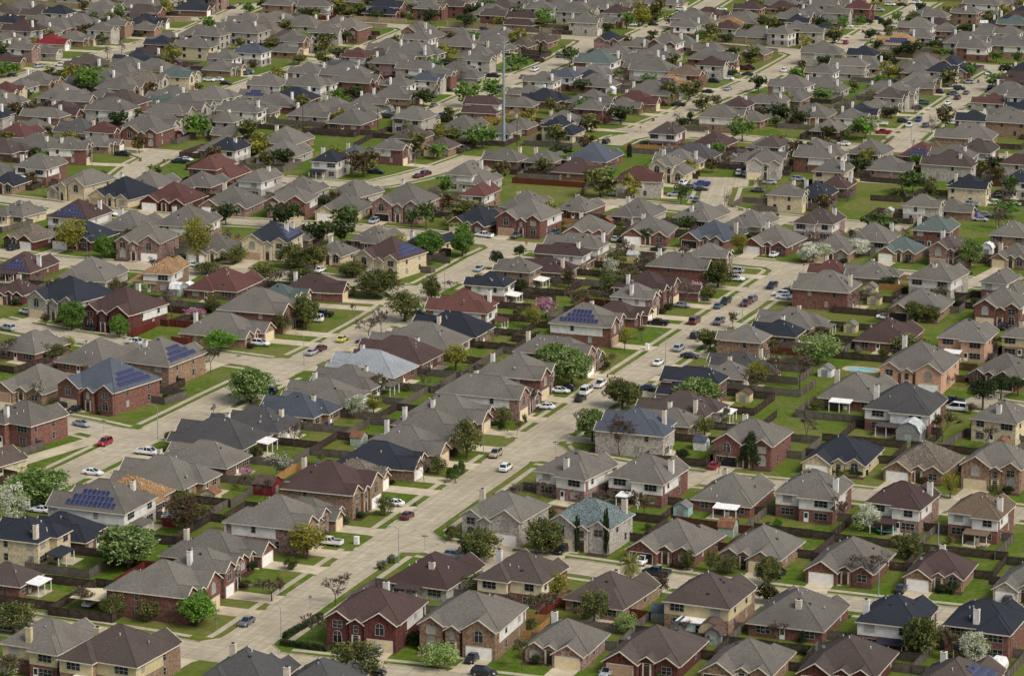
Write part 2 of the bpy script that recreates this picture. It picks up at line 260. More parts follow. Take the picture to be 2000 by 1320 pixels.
-88.2 1345.4 66.0 10.9 12.8 1.4 R 2 g bb/w 5.2,1.7 - -1 c - 13.0 21 1 12 0
-90.0 1334.0 65.9 8.4 9.4 2.6 R 1 g bb - - -1 c - 11.6 21 1 11 1
-75.7 1370.1 72.5 9.4 11.1 1.4 R 2 g gb - - -1 c - 11.4 21 1 13 1
-66.3 1380.4 -21.5 12.7 13.0 1.4 F 2 g rb -6.2,4.0 - -1 w - 0.0 21 1 14 0
-35.7 1375.2 -21.5 13.8 14.1 1.4 F 2 g bb 6.7,-2.5 - -1 c - 0.0 21 0 16 0
-36.6 1349.7 -109.0 8.5 9.5 1.4 L 2 g gb/w -4.0,2.5 - 1 c - 12.8 21 0 14 1
-20.3 1377.8 -21.5 10.0 11.4 2.5 F 1 g gb - - -1 c - 0.0 15 0 4 1
-36.7 1307.2 -114.2 14.4 17.0 1.4 L 2 g gb 7.0,7.9 - 1 c - 0.0 21 0 12 0
-51.8 1314.1 -114.2 10.1 13.1 2.6 L 1 q bb -4.9,-4.1 - 1 w - 11.1 21 0 13 0
-59.5 1300.1 -114.5 8.5 9.5 1.4 L 2 r pb/w - - -1 c - 11.9 21 0 11 1
-63.8 1285.6 -114.0 9.2 12.0 2.6 L 1 d2 gb -1.7,4.6 - -1 c - 12.9 21 0 10 0
-63.1 1271.0 -112.3 8.5 10.0 2.6 L 1 g rb - - 1 c - 20.3 21 0 9 1
-76.1 1259.4 -110.8 9.1 10.7 1.4 L 2 g bb/w -4.3,4.1 - 1 w - 12.0 21 0 7 1
-74.2 1245.3 -109.9 8.9 11.6 2.6 L 1 g bb -4.3,0.5 - -1 t - 18.2 21 0 6 0
-89.0 1229.5 -109.5 10.4 12.2 1.4 L 2 g rb/w -5.0,4.7 - -1 c - 9.1 21 0 5 0
-6.6 1361.9 -111.5 8.5 9.5 2.5 L 1 g bb -0.1,0.9 - -1 c - 0.0 21 0 15 1
-5.8 1422.4 -111.5 9.6 11.3 1.4 L 2 q rb - - -1 c - 0.0 15 1 4 1
-35.6 1445.4 68.5 9.1 10.8 1.4 R 2 g rb - - 1 c - 0.0 15 1 2 1
-25.4 1453.8 68.5 8.5 9.7 1.4 R 2 q rb - - -1 t - 0.0 15 1 3 1
-48.0 1470.3 158.5 9.0 10.5 2.5 B 1 g gb - - -1 w - 0.0 15 1 1 1
-4.9 1339.6 -111.5 9.3 12.1 2.5 L 1 g yb 4.5,-3.6 - 1 c - 0.0 19 1 11 0
-12.8 1291.7 68.4 8.5 9.5 1.4 R 2 g gb/w 0.6,4.5 - -1 c - 10.1 19 1 10 1
-20.9 1282.4 67.9 8.8 11.5 2.6 R 1 g bb - - -1 t - 13.1 19 1 9 0
-27.2 1253.9 69.7 8.5 9.5 1.4 R 2 g rb 4.0,4.5 - -1 c - 9.6 19 1 8 1
-31.6 1240.9 70.9 8.5 9.5 1.4 R 2 d2 gb/w 4.0,4.5 - 1 c - 9.5 19 1 7 1
-41.3 1228.2 -111.5 8.5 9.5 1.4 L 2 g bb/w 4.0,-1.8 - 1 c - 0.0 19 1 6 1
-42.8 1216.7 71.7 10.7 13.9 2.6 R 1 g bb -4.7,6.8 - 1 c - 10.3 19 1 5 0
-51.6 1204.1 72.2 8.5 9.7 2.6 R 1 g bb 4.0,4.6 - -1 t - 17.2 19 1 4 1
-63.8 1190.8 68.5 10.5 13.6 2.5 R 1 g bb 5.0,6.4 - -1 t - 0.0 19 1 1 0
-55.5 1161.6 158.5 12.5 14.5 2.5 B 1 g rb 0.1,-4.8 - -1 c - 0.0 19 1 2 0
-34.2 1153.3 158.5 11.5 12.0 1.4 B 2 g gb 5.6,1.3 - 1 t - 0.0 19 0 1 0
-9.9 1182.5 -107.8 10.1 11.9 1.4 L 2 b bb/w - - -1 c - 0.0 19 0 2 0
-17.1 1148.6 158.5 11.7 13.6 2.5 B 1 g gb 2.6,0.1 - -1 c - 0.0 19 0 3 0
-2.9 1139.9 158.5 8.4 9.8 2.5 B 1 g gb - - -1 c - 0.0 11 1 6 0
-33.4 1113.2 158.5 10.4 10.8 1.4 B 2 q bb - - 1 w - 0.0 11 1 5 0
-23.0 1109.8 -21.5 8.4 9.6 2.5 F 1 q bb - - -1 c - 0.0 11 1 7 0
-39.4 1092.1 63.8 8.4 9.4 1.4 R 2 g rb/w - - -1 c - 10.5 11 1 4 0
-51.4 1092.0 158.5 9.0 10.4 2.5 B 1 d2 gb 4.3,-2.7 - -1 c - 0.0 11 1 3 0
-58.3 1068.5 158.5 8.5 9.5 1.4 B 2 n gb/w 4.0,-2.2 - -1 c - 0.0 11 1 2 0
-76.0 1121.4 158.5 13.1 15.2 2.5 B 1 g bb 6.4,-5.1 - 1 c - 0.0 10 0 6 0
-75.2 1094.7 158.5 12.5 14.5 2.5 B 1 g gb - - -1 w - 0.0 11 1 1 0
-1.8 1086.2 -114.5 8.9 11.6 2.6 L 1 g rb -4.3,3.2 - -1 w - 6.4 11 0 7 0
-12.0 1045.9 158.5 13.2 13.8 1.4 B 2 g gb/w -4.4,-2.9 - 1 c - 0.0 11 0 6 0
4.7 1413.0 -111.5 10.2 12.0 1.4 L 2 b bb/w - - -1 t - 0.0 15 1 6 0
13.2 1444.7 -111.5 9.4 11.1 1.4 L 2 g gb/w - - -1 w - 0.0 15 1 5 1
29.7 1401.3 71.1 10.5 12.4 1.4 R 2 g gb -2.3,6.0 - -1 c - 13.9 20 1 1 0
38.7 1421.4 71.0 8.4 10.7 2.6 R 1 g bb - - 1 w - 12.5 20 1 2 1
44.6 1430.0 70.5 8.7 10.2 1.4 R 2 b rb/w 0.7,4.9 - 1 c - 9.9 20 1 3 1
38.9 1347.7 -15.6 9.5 9.6 1.4 F 2 n pb -4.5,4.6 - -1 c - 0.0 19 0 13 1
12.0 1361.8 -21.5 9.9 11.3 2.5 F 1 q bb - - -1 c - 0.0 19 1 13 1
4.1 1347.8 -21.5 8.4 9.6 2.5 F 1 q bb - - -1 w - 0.0 19 1 12 1
51.3 1348.3 -105.5 8.6 11.2 2.5 L 1 g gb 4.1,2.9 - 1 c - 0.0 19 0 14 1
42.1 1329.3 -105.8 8.5 9.5 2.6 L 1 g bb - - 1 w - 11.4 19 0 12 1
33.0 1287.2 -111.2 12.0 14.1 1.4 L 2 e rb/w -5.8,6.7 - -1 c - 13.4 19 0 11 0
32.0 1272.1 -111.9 9.9 12.8 2.6 L 1 g bb -4.7,-3.9 - -1 t - 18.7 19 0 10 0
29.3 1260.4 -112.1 8.5 9.5 2.6 L 1 n rb - - 1 w w 22.2 19 0 9 1
20.0 1248.7 -111.1 8.5 9.5 1.4 L 2 d2 rb/w -4.0,2.0 - -1 c - 18.0 19 0 8 1
11.7 1237.6 -109.6 8.9 10.5 1.4 L 2 g bb/w 3.7,5.0 - 1 w - 13.6 19 0 7 1
6.7 1223.6 -109.1 8.5 9.9 2.6 L 1 g gb -3.7,4.7 - 1 c - 13.7 19 0 6 1
3.7 1197.0 -108.0 8.5 9.5 2.6 L 1 g bb - - -1 t w 19.1 19 0 5 1
61.6 1338.5 -21.5 10.8 11.1 1.4 F 2 g rb/w 4.4,5.3 - -1 t - 0.0 15 0 5 0
71.9 1387.1 -108.9 8.4 9.7 1.4 L 2 g pb/w -4.0,4.1 - -1 c - 10.6 20 0 1 1
79.8 1394.8 -108.9 8.3 9.3 1.4 L 2 g rb/w -4.0,3.4 - -1 c - 15.9 20 0 2 1
92.8 1411.5 -109.5 8.8 11.4 2.5 L 1 t rb - - -1 c - 0.0 20 0 4 1
89.9 1401.7 -108.9 8.4 9.4 2.5 L 1 b gb - - -1 c - 0.0 20 0 3 1
99.9 1434.1 -110.5 8.4 9.4 2.5 L 1 g bb 4.0,-2.2 - -1 w - 0.0 20 0 5 1
102.3 1444.0 -110.5 8.7 10.3 1.4 L 2 b bb -4.2,-2.6 - 1 c - 20.3 20 0 6 1
109.8 1365.9 -118.6 8.0 8.5 1.4 L 2 g gb/w - - -1 w - 0.0 15 1 7 1
79.0 1336.5 -111.5 8.5 10.7 2.5 L 1 g bb 4.0,0.1 - -1 t - 0.0 15 0 6 1
78.7 1290.0 69.4 10.6 12.6 1.4 R 2 g rb - - 1 c - 9.4 18 1 9 0
76.0 1278.0 68.4 8.5 9.5 1.4 R 2 b gb/w - - -1 c - 9.2 18 1 8 1
96.8 1328.2 -21.5 9.7 11.0 2.5 F 1 g bb - - -1 c - 0.0 18 1 10 1
65.5 1255.0 64.2 9.0 10.6 1.4 R 2 t2 rb/w 4.3,5.1 - -1 c - 9.0 18 1 7 1
58.7 1246.6 64.0 9.1 11.9 2.6 R 1 t gb - n -1 w - 10.6 18 1 6 0
50.2 1226.4 71.3 13.3 17.3 2.6 R 1 g bb -2.5,5.1 - 1 w - 7.6 18 1 5 0
44.4 1205.4 69.7 10.5 13.7 2.6 R 1 r bb 3.9,4.6 - -1 c - 8.4 18 1 4 0
40.0 1195.2 67.5 8.4 9.4 2.6 R 1 g bb - - -1 c - 10.8 18 1 2 1
28.0 1173.9 67.0 8.5 9.5 1.4 R 2 g rb 4.0,-1.5 - 1 c - 13.0 18 1 1 1
17.4 1137.5 158.5 11.1 11.5 1.4 B 2 n yb -4.2,-3.2 - 1 c - 0.0 14 1 1 0
2.9 1149.8 158.5 8.4 9.8 2.5 B 1 g rb - - 1 c - 0.0 14 1 2 0
26.7 1088.7 158.5 14.0 16.2 2.5 B 1 d2 rb - - 1 c - 0.0 14 0 1 0
10.4 1083.4 158.5 9.6 11.2 2.5 B 1 g bb 4.6,-3.1 - -1 w - 0.0 11 0 8 0
52.1 1122.5 158.7 9.4 9.7 1.4 B 2 q rb/w - - 1 c p 16.9 14 0 2 0
67.6 1115.6 154.4 11.1 12.9 2.6 B 1 b rb 4.3,-4.0 - 1 c - 15.3 14 0 3 0
83.9 1110.2 154.0 8.4 9.8 2.6 B 1 g gb - - 1 c - 14.3 14 0 4 0
72.5 1157.1 68.5 10.7 12.6 1.4 R 2 g bb/w - - 1 c - 0.0 14 1 4 0
79.8 1179.7 158.5 8.5 9.5 1.4 B 2 b gb -2.0,-2.2 - 1 c - 0.0 18 0 2 1
90.2 1203.7 -108.7 8.4 9.4 2.6 L 1 g bb - - -1 c - 15.2 18 0 4 1
83.5 1165.8 -114.0 8.5 9.5 2.6 L 1 g bb - - 1 c - 22.5 18 0 1 1
51.3 1061.9 -21.5 11.4 11.6 1.4 F 2 g yb -5.5,5.6 - -1 c - 34.4 12 1 1 0
81.0 1067.0 -10.5 10.7 10.9 1.4 F 2 g gb - - -1 c - 0.0 13 0 3 0
117.5 1464.4 68.5 8.6 11.2 2.5 R 1 b bb - - -1 c - 0.0 20 0 7 1
138.2 1429.8 70.5 8.5 9.5 1.4 R 2 g gb - - -1 w - 9.2 17 1 7 1
148.9 1445.4 68.6 9.1 10.8 0.6 R 2 r rb 3.7,5.2 - -1 c - 4.0 17 1 8 1
118.7 1400.6 73.0 8.0 8.5 1.4 R 2 n gb/w 3.8,-0.3 - -1 c - 0.0 17 1 5 1
133.5 1420.4 70.8 8.5 9.5 2.6 R 1 g bb - - 1 t - 10.6 17 1 6 1
129.9 1397.3 72.2 8.0 8.5 2.6 R 1 n bb - - -1 c - 7.4 17 1 4 1
121.9 1370.6 74.2 8.0 8.5 1.4 R 2 g gb - - -1 c - 7.7 17 1 1 1
116.9 1381.6 74.1 8.0 8.5 1.4 R 2 g gb - - -1 w - 15.4 17 1 2 1
124.4 1389.2 73.9 8.0 8.5 2.6 R 1 g bb - - -1 c - 10.3 17 1 3 1
179.3 1419.1 -110.1 8.4 9.4 1.4 L 2 g gb - - -1 t - 14.6 17 0 7 1
193.7 1444.5 -111.8 11.1 14.5 2.6 L 1 b bb - - -1 c - 16.3 17 0 9 0
193.5 1429.8 -111.4 8.5 9.5 1.4 L 2 g bb 2.7,-0.2 - 1 c - 0.0 17 0 8 1
167.5 1386.4 -108.3 10.4 12.2 1.4 L 2 g pb/w -3.6,5.1 - 1 w - 12.4 17 0 3 0
179.8 1408.1 -109.5 9.0 11.7 2.6 L 1 b bb - - -1 w - 17.5 17 0 6 1
180.0 1393.7 -108.9 8.4 9.5 2.6 L 1 g bb - - -1 c - 23.5 17 0 4 1
166.5 1375.1 -107.8 8.9 11.5 2.6 L 1 g gb 4.2,-1.3 - 1 w w 15.1 17 0 2 1
156.6 1356.2 -105.9 11.1 14.4 2.6 L 1 t gb - n -1 c - 9.1 17 0 1 0
136.9 1305.3 -109.2 8.7 10.3 1.4 L 2 n gb/w -4.2,-1.7 - -1 w - 0.0 18 0 10 1
128.5 1276.2 -110.0 10.7 12.6 1.4 L 2 g gb -5.1,3.0 - -1 c - 20.6 18 0 9 0
117.1 1259.3 -111.6 8.4 9.4 1.4 L 2 g rb/w -4.0,4.3 - 1 c - 17.4 18 0 8 1
116.9 1248.6 -112.4 8.4 9.4 2.6 L 1 g bb - - -1 t w 21.2 18 0 7 1
102.8 1226.1 -115.2 10.7 12.6 1.4 L 2 g bb/w -5.2,3.9 - 1 c - 16.8 18 0 6 0
101.1 1212.4 158.5 10.6 12.2 2.5 B 1 g bb 5.1,-3.6 - -1 c - 0.0 18 0 5 0
92.6 1186.7 158.5 8.5 9.5 1.4 B 2 g gb -2.5,-0.7 - -1 c - 0.0 18 0 3 1
158.3 1291.8 152.7 14.0 16.2 2.6 B 1 g gb - - 1 c - 12.3 15 0 7 0
154.4 1276.8 70.1 8.5 11.0 2.6 R 1 g bb 4.0,2.4 - -1 c - 16.4 16 1 10 1
161.3 1261.7 70.5 8.4 9.4 1.4 R 2 n gb/w - - 1 w - 5.6 16 1 9 1
169.6 1281.5 -21.5 11.2 11.4 1.4 F 2 n rb/w - - -1 w - 0.0 16 1 11 0
182.8 1325.4 -111.5 9.4 11.1 1.4 L 2 g rb/w -4.5,-3.1 - -1 w - 0.0 15 1 10 1
196.2 1357.8 -111.5 8.4 9.4 2.5 L 1 g bb -4.0,-2.2 - -1 w - 0.0 15 1 8 1
202.0 1366.1 -111.5 8.4 9.4 1.4 L 2 g bb/w - - -1 c - 0.0 15 1 9 1
209.0 1394.7 -111.5 9.4 11.0 1.4 L 2 e bb - - 1 c - 0.0 17 0 5 1
152.0 1254.3 70.3 8.9 11.6 2.6 R 1 g bb - - 1 c - 10.9 16 1 8 0
149.8 1241.1 69.9 8.5 9.5 2.6 R 1 g bb - - -1 c - 9.6 16 1 7 1
139.1 1210.4 69.5 10.5 12.4 1.4 R 2 g gb/w 5.1,6.0 - -1 c - 7.8 16 1 6 0
135.6 1200.1 69.7 8.4 9.4 1.4 R 2 q gb - - 1 c - 9.0 16 1 5 1
129.1 1191.8 70.1 8.5 11.1 2.6 R 1 g bb - - 1 c - 11.4 16 1 4 0
121.5 1162.5 72.2 8.5 9.5 1.4 R 2 n gb 4.0,4.5 - -1 t - 10.5 16 1 2 1
117.1 1153.2 72.3 8.4 9.4 1.4 R 2 g bb/w 4.0,4.5 - -1 c - 12.0 16 1 1 1
108.4 1144.3 158.5 9.4 10.9 2.5 B 1 g rb 4.5,0.7 - -1 w - 0.0 14 1 5 0
100.3 1102.4 156.2 11.0 12.8 2.6 B 1 g bb 2.1,-3.9 - -1 c - 12.7 14 0 6 0
118.1 1099.4 157.2 11.6 13.5 2.6 B 1 g gb 2.6,-2.3 - 1 w - 8.0 14 0 7 0
134.4 1094.9 157.9 11.3 13.1 2.6 B 1 r rb 3.7,-4.1 n -1 c - 6.1 14 0 8 0
151.7 1086.8 157.9 10.8 11.3 1.4 B 2 q rb/w 3.4,-3.1 - -1 c - 7.9 14 0 11 0
155.1 1130.6 -107.7 12.7 16.5 2.6 L 1 g bb - - 1 c - 8.8 16 0 2 0
164.9 1079.2 158.5 10.2 11.8 2.5 B 1 g bb - - 1 c - 0.0 14 0 12 0
158.7 1149.0 -107.8 8.5 9.5 1.4 L 2 n rb/w -4.0,3.0 - -1 t - 10.5 16 0 3 1
173.9 1173.8 -109.9 8.5 10.9 2.6 L 1 g bb - - -1 c - 16.9 16 0 5 0
173.4 1203.8 -110.4 8.4 9.4 2.6 L 1 r gb 0.1,4.2 n 1 c - 6.8 16 0 7 1
183.7 1200.2 -110.4 8.4 9.4 1.4 L 2 g gb/w - - -1 w - 0.0 16 0 8 1
182.2 1188.8 -110.5 8.5 9.5 2.6 L 1 n bb - - -1 c - 20.3 16 0 6 1
85.5 1097.0 154.7 8.4 9.4 1.4 B 2 q gb/w - - -1 w - 25.5 14 0 5 0
-181.0 1187.3 -111.5 12.4 14.9 1.4 L 2 g bb/w 2.9,3.2 - 1 w - 0.0 22 0 4 0
-157.1 1245.4 -111.5 11.5 15.3 2.5 L 1 d rb/w - - -1 c - 0.0 22 0 5 0
-159.3 1180.5 68.5 12.5 13.3 2.5 R 1 b rb 1.9,3.7 - -1 t - 0.0 21 1 3 0
-155.5 1194.6 68.5 12.1 13.5 1.4 R 2 g bb/w 3.8,4.4 - -1 c - 0.0 21 1 4 0
-148.2 1209.2 68.5 11.2 15.3 2.5 R 1 g gb/w - - 1 c - 0.0 21 1 5 0
-137.4 1237.5 68.5 12.1 14.7 1.4 R 2 m gb/w - - 1 t - 0.0 21 1 6 0
-167.8 1102.1 -111.5 11.4 15.1 2.5 L 1 q rb - - -1 t - 0.0 10 1 3 0
-139.9 1172.5 -111.5 11.2 14.5 1.4 L 2 g gb/w 1.8,3.3 - -1 c - 0.0 10 1 11 0
-125.9 1149.4 68.5 12.4 14.5 2.5 R 1 g gb 2.2,3.3 - 1 t - 0.0 10 1 12 0
-120.7 1163.8 68.5 11.4 14.5 1.4 R 2 g bb/w 3.3,4.6 - 1 c - 0.0 10 1 13 0
-114.7 1178.3 68.5 12.1 14.9 1.4 R 2 g gb/w 1.7,4.2 - -1 c - 0.0 21 0 3 0
-93.8 1169.9 -111.5 10.7 15.1 1.4 L 2 g gb/w -0.7,6.0 - -1 t - 0.0 10 1 14 0
-89.4 1185.4 -111.5 11.7 13.6 2.5 L 1 g yb - - 1 c - 0.0 21 0 4 0
-61.8 1255.2 -111.5 12.2 15.4 1.4 L 2 g gb/w 3.2,5.5 - -1 c - 0.0 21 0 8 0
-96.0 1105.8 68.5 12.1 14.6 2.5 R 1 g bb - - -1 c - 0.0 10 0 3 0
17.3 1160.4 68.5 10.9 13.9 2.6 R 1 g rb 1.5,5.1 - 1 c - 18.5 14 1 3 0
54.3 1079.5 -111.5 12.3 12.8 2.5 L 1 g yb -1.3,5.1 - -1 w - 0.0 13 1 3 0
59.5 1092.4 -111.5 11.3 15.0 2.5 L 1 d gb/w -2.7,4.2 - 1 c - 0.0 13 1 4 0
79.8 1085.0 68.5 12.2 13.1 2.5 R 1 g gb - - 1 c - 0.0 13 0 4 0
100.0 1077.6 -111.5 12.4 13.6 1.4 L 2 g rb/w 2.6,3.6 - -1 c - 0.0 13 0 5 0
120.5 1069.2 68.5 11.7 13.2 2.5 R 1 g pb 2.5,3.4 - -1 c - 0.0 16 0 1 0
140.5 1062.6 -111.5 11.7 14.8 1.4 L 2 q gb 2.8,3.2 - 1 t - 0.0 14 0 10 0
172.4 1145.8 -111.5 10.8 14.4 1.4 L 2 g bb 0.3,3.4 - 1 c - 0.0 16 0 4 0
-158.0 1112.5 -111.5 11.2 13.4 2.5 L 1 g rb/w 1.8,4.3 - 1 w - 0.0 10 1 4 0
-147.8 1142.1 -111.5 11.9 12.8 2.5 L 1 d yb -0.9,4.9 - -1 c - 0.0 10 1 15 0
28.5 1206.5 68.5 12.2 14.1 2.5 R 1 g rb/w - - -1 c - 0.0 18 1 3 0
142.6 1075.8 -111.5 10.7 12.8 1.4 L 2 g gb/w 0.9,3.8 - -1 w - 0.0 14 0 9 0
163.8 1064.1 68.5 10.9 13.3 1.4 R 2 b gb -2.2,5.6 - -1 w - 0.0 14 0 13 0
-32.1 1167.9 -111.5 11.7 13.8 2.5 L 1 g yb 2.8,3.0 - -1 c - 0.0 19 0 4 0
106.3 1174.7 158.5 11.4 14.2 2.5 B 1 g bb/w -0.6,3.3 - 1 t - 0.0 16 1 3 0
-52.5 1180.4 -21.5 10.6 15.1 2.5 F 1 g gb - - -1 c - 0.0 19 1 3 0
21.2 1064.3 68.5 10.9 13.7 2.6 R 1 b rb/w 3.3,4.4 - -1 c - 42.4 13 1 2 0"""
FILL = """-234.7 1520.4 L 1 g bb -
-228.6 1533.5 L 1 g rb/w 2,6
-214.8 1511.7 R 1 g gb 1,4
-208.5 1526.9 R 1 g rb/w -3,4
-222.5 1434.1 L 1 g bb 4,4
-217.4 1446.4 L 1 q pb -
-210.4 1462.0 L 1 g gb/w 4,6
-193.5 1504.1 L 1 g gb -
-188.1 1518.3 L 2 g gb 0,5
-184.0 1532.3 L 1 g rb/w 0,5
-174.4 1496.4 R 1 d gb/w -
-169.7 1510.1 R 1 g bb -
-164.1 1523.7 R 2 q gb/w -3,5
-157.9 1537.8 R 1 n bb -
-210.1 1346.8 L 2 g rb/w -
-204.0 1360.4 L 1 m gb/w 2,4
-199.2 1376.0 L 2 b gb 1,4
-193.1 1389.3 L 1 g gb 1,3
-188.5 1403.6 L 1 g pb -
-181.4 1416.5 L 1 g yb -
-175.8 1431.2 L 1 g gb/w -1,6
-160.3 1473.7 L 1 g gb/w 1,4
-155.0 1487.5 L 2 g gb 2,6
-149.3 1501.4 L 1 g gb -
-144.0 1515.7 L 1 g gb/w -
-137.3 1530.4 L 1 n gb/w -4,3
-134.4 1479.7 R 2 g pb -
-117.9 1523.0 R 1 n bb/w -
-112.5 1537.7 R 1 q rb/w -
-97.4 1515.1 L 2 b gb/w 2,5
-92.2 1529.9 L 1 q pb -3,4
-177.4 1251.5 R 1 g bb 2,5
-128.0 1379.6 R 1 g rb -
-89.8 1479.6 R 2 g bb -
-83.1 1492.2 R 2 g gb/w 1,5
-77.2 1507.1 R 2 m bb -
-72.2 1521.6 R 1 g rb/w -
-66.8 1534.8 R 2 b bb/w 4,4
-152.1 1259.3 L 1 g rb 4,6
-147.0 1272.9 L 1 g rb/w -2,5
-124.0 1330.3 L 2 g yb 2,4
-107.9 1371.4 L 2 g gb 1,4
-101.4 1385.4 L 1 m gb/w -
-68.8 1469.9 L 2 g bb -
-62.6 1485.8 L 2 g bb -2,4
-58.1 1498.5 L 2 n bb/w -3,4
-51.9 1512.8 L 2 g bb 1,5
-47.0 1526.6 L 1 g bb/w -3,4
-142.7 1221.8 R 2 g bb -
-127.3 1265.5 R 1 g gb/w -3,4
-71.9 1406.0 R 1 g gb 1,6
-55.4 1449.4 R 2 n rb/w -
-38.1 1490.9 R 1 g gb/w -
-31.9 1505.9 R 1 q pb -
-26.8 1519.1 R 1 g rb/w -
-20.6 1533.1 R 1 b bb/w -1,4
-122.9 1215.4 L 1 g gb 2,5
-22.8 1468.2 L 2 m rb/w -
-18.0 1483.8 L 1 d rb/w -3,6
-11.3 1497.6 L 1 g bb 1,3
-6.6 1511.5 L 1 q yb 4,4
-2.0 1525.4 L 1 g pb -
3.6 1540.2 L 2 b gb/w -4,4
-8.9 1447.4 R 1 g gb/w 2,5
-3.9 1461.0 R 1 q gb -
2.2 1475.1 R 2 g gb/w -
8.4 1489.6 R 1 q rb/w -1,5
13.4 1504.4 R 1 g bb 3,5
18.7 1518.6 R 1 m rb/w -2,4
24.8 1532.6 R 2 q bb -2,4
-83.7 1199.7 L 1 g rb/w -3,4
-78.4 1212.5 L 1 n rb/w -3,4
-73.1 1227.9 L 2 g gb/w -
-33.6 1326.4 L 1 g rb/w -3,3
22.2 1467.6 L 1 g gb 3,6
27.3 1482.5 L 2 q gb -1,4
33.2 1496.8 L 1 n gb/w 4,6
38.4 1510.6 L 1 g rb/w -
44.8 1524.3 L 1 g gb -3,6
50.3 1537.3 L 2 g bb -
-69.9 1176.9 R 1 g gb/w -2,5
-13.1 1318.5 R 1 g yb 4,4
37.6 1445.9 R 2 g gb -1,6
42.4 1459.7 R 1 g gb/w -
47.1 1473.0 R 1 m yb -4,5
54.3 1488.9 R 1 g rb/w -2,4
58.9 1501.5 R 1 d pb 0,5
64.2 1516.8 R 2 q gb 3,4
69.8 1530.8 R 1 g gb -
95.3 1537.5 L 2 m rb/w -2,5
109.8 1514.5 R 1 g bb -2,4
116.2 1528.9 R 1 d rb -
12.5 1209.3 L 1 n rb/w -
52.3 1308.5 L 1 g rb -0,5
58.5 1322.9 L 1 g gb 3,3
68.1 1350.4 L 1 g gb/w -2,6
97.1 1422.4 L 1 g gb -
119.0 1479.0 L 1 g gb -
123.6 1492.7 L 1 d rb/w -
131.1 1506.1 L 1 m pb -3,4
136.3 1520.6 L 1 g gb 1,5
140.6 1535.1 L 1 g gb/w -4,5
26.9 1188.4 R 1 d gb 1,3
77.5 1314.3 R 1 g rb -
117.7 1414.1 R 2 g rb -
122.0 1427.8 R 1 g yb -1,4
127.5 1442.3 R 1 g gb/w 1,3
132.5 1457.0 R 2 g gb -2,3
138.5 1469.7 R 1 g gb/w -
145.6 1484.1 R 1 g gb/w -
150.3 1499.2 R 1 g yb -
155.0 1513.8 R 2 g gb/w -
161.1 1526.3 R 1 q gb 4,4
187.4 1532.9 L 1 g gb/w -2,5
200.9 1510.9 R 1 g bb -2,5
206.4 1525.8 R 1 g gb/w -2,4
213.3 1538.9 R 2 q gb/w -
115.6 1234.4 L 1 g gb 2,5
137.7 1291.1 L 1 g gb/w -2,4
205.2 1461.4 L 2 g gb/w -
209.5 1475.5 L 1 m pb -0,4
215.0 1488.7 L 1 g pb -
221.2 1502.5 L 2 g rb -
226.2 1517.0 L 2 g gb -
232.1 1531.6 L 2 g gb 1,5
136.4 1227.5 R 1 g gb -2,4
180.7 1340.2 R 2 g gb 4,5
195.8 1383.0 R 1 g yb -4,5
207.2 1410.0 R 1 n bb/w -1,5
213.9 1425.3 R 1 b gb -3,6
218.9 1438.4 R 1 n gb -3,4
224.3 1452.3 R 1 g gb -2,3
199.3 1332.4 L 2 g bb/w -0,5
206.3 1346.1 L 1 g yb -
182.0 1225.6 R 1 g gb/w 3,5
186.8 1239.1 R 2 b yb 2,5
192.2 1254.2 R 2 n pb 0,4
197.0 1267.0 R 1 d pb -2,6
-100.4 1458.8 R 2 g bb -
-136.7 1284.1 L 1 g bb/w -
-87.1 1410.7 L 1 g gb -3,4
-20.4 1351.6 L 1 g bb/w -1,5
-5.2 1376.8 L 1 g pb 2,3
75.1 1412.8 R 2 g bb/w 3,4
52.5 1291.4 L 1 g rb/w -3,5
171.8 1508.4 L 2 g yb 1,3
176.5 1437.4 R 1 g gb 1,6
181.5 1359.4 R 1 d rb -
228.1 1465.4 R 1 m pb 1,4
-201.4 1444.6 F 1 q bb -
-91.7 1362.7 R 1 q rb/w -
-48.4 1339.2 F 1 g pb 1,5
-45.9 1285.5 R 2 g pb -3,5
-34.3 1270.6 F 2 g gb/w -
27.7 1434.9 R 2 g gb -
-17.7 1267.0 B 1 g gb/w -
68.6 1481.7 F 1 g yb 2,5
83.9 1435.7 R 1 b gb -2,6
54.0 1266.5 B 2 g gb/w -
122.5 1312.3 B 2 g gb/w -
-157.4 1431.5 R 2 q rb/w 0,5
-138.8 1358.5 B 1 g rb/w 3,5
-180.2 1158.3 F 2 n gb -0,4
-57.7 1238.2 R 2 g rb 2,4
55.0 1445.7 F 1 q bb 0,4
31.5 1245.0 F 1 g rb/w 2,6
101.1 1377.3 F 1 g rb/w -1,3"""
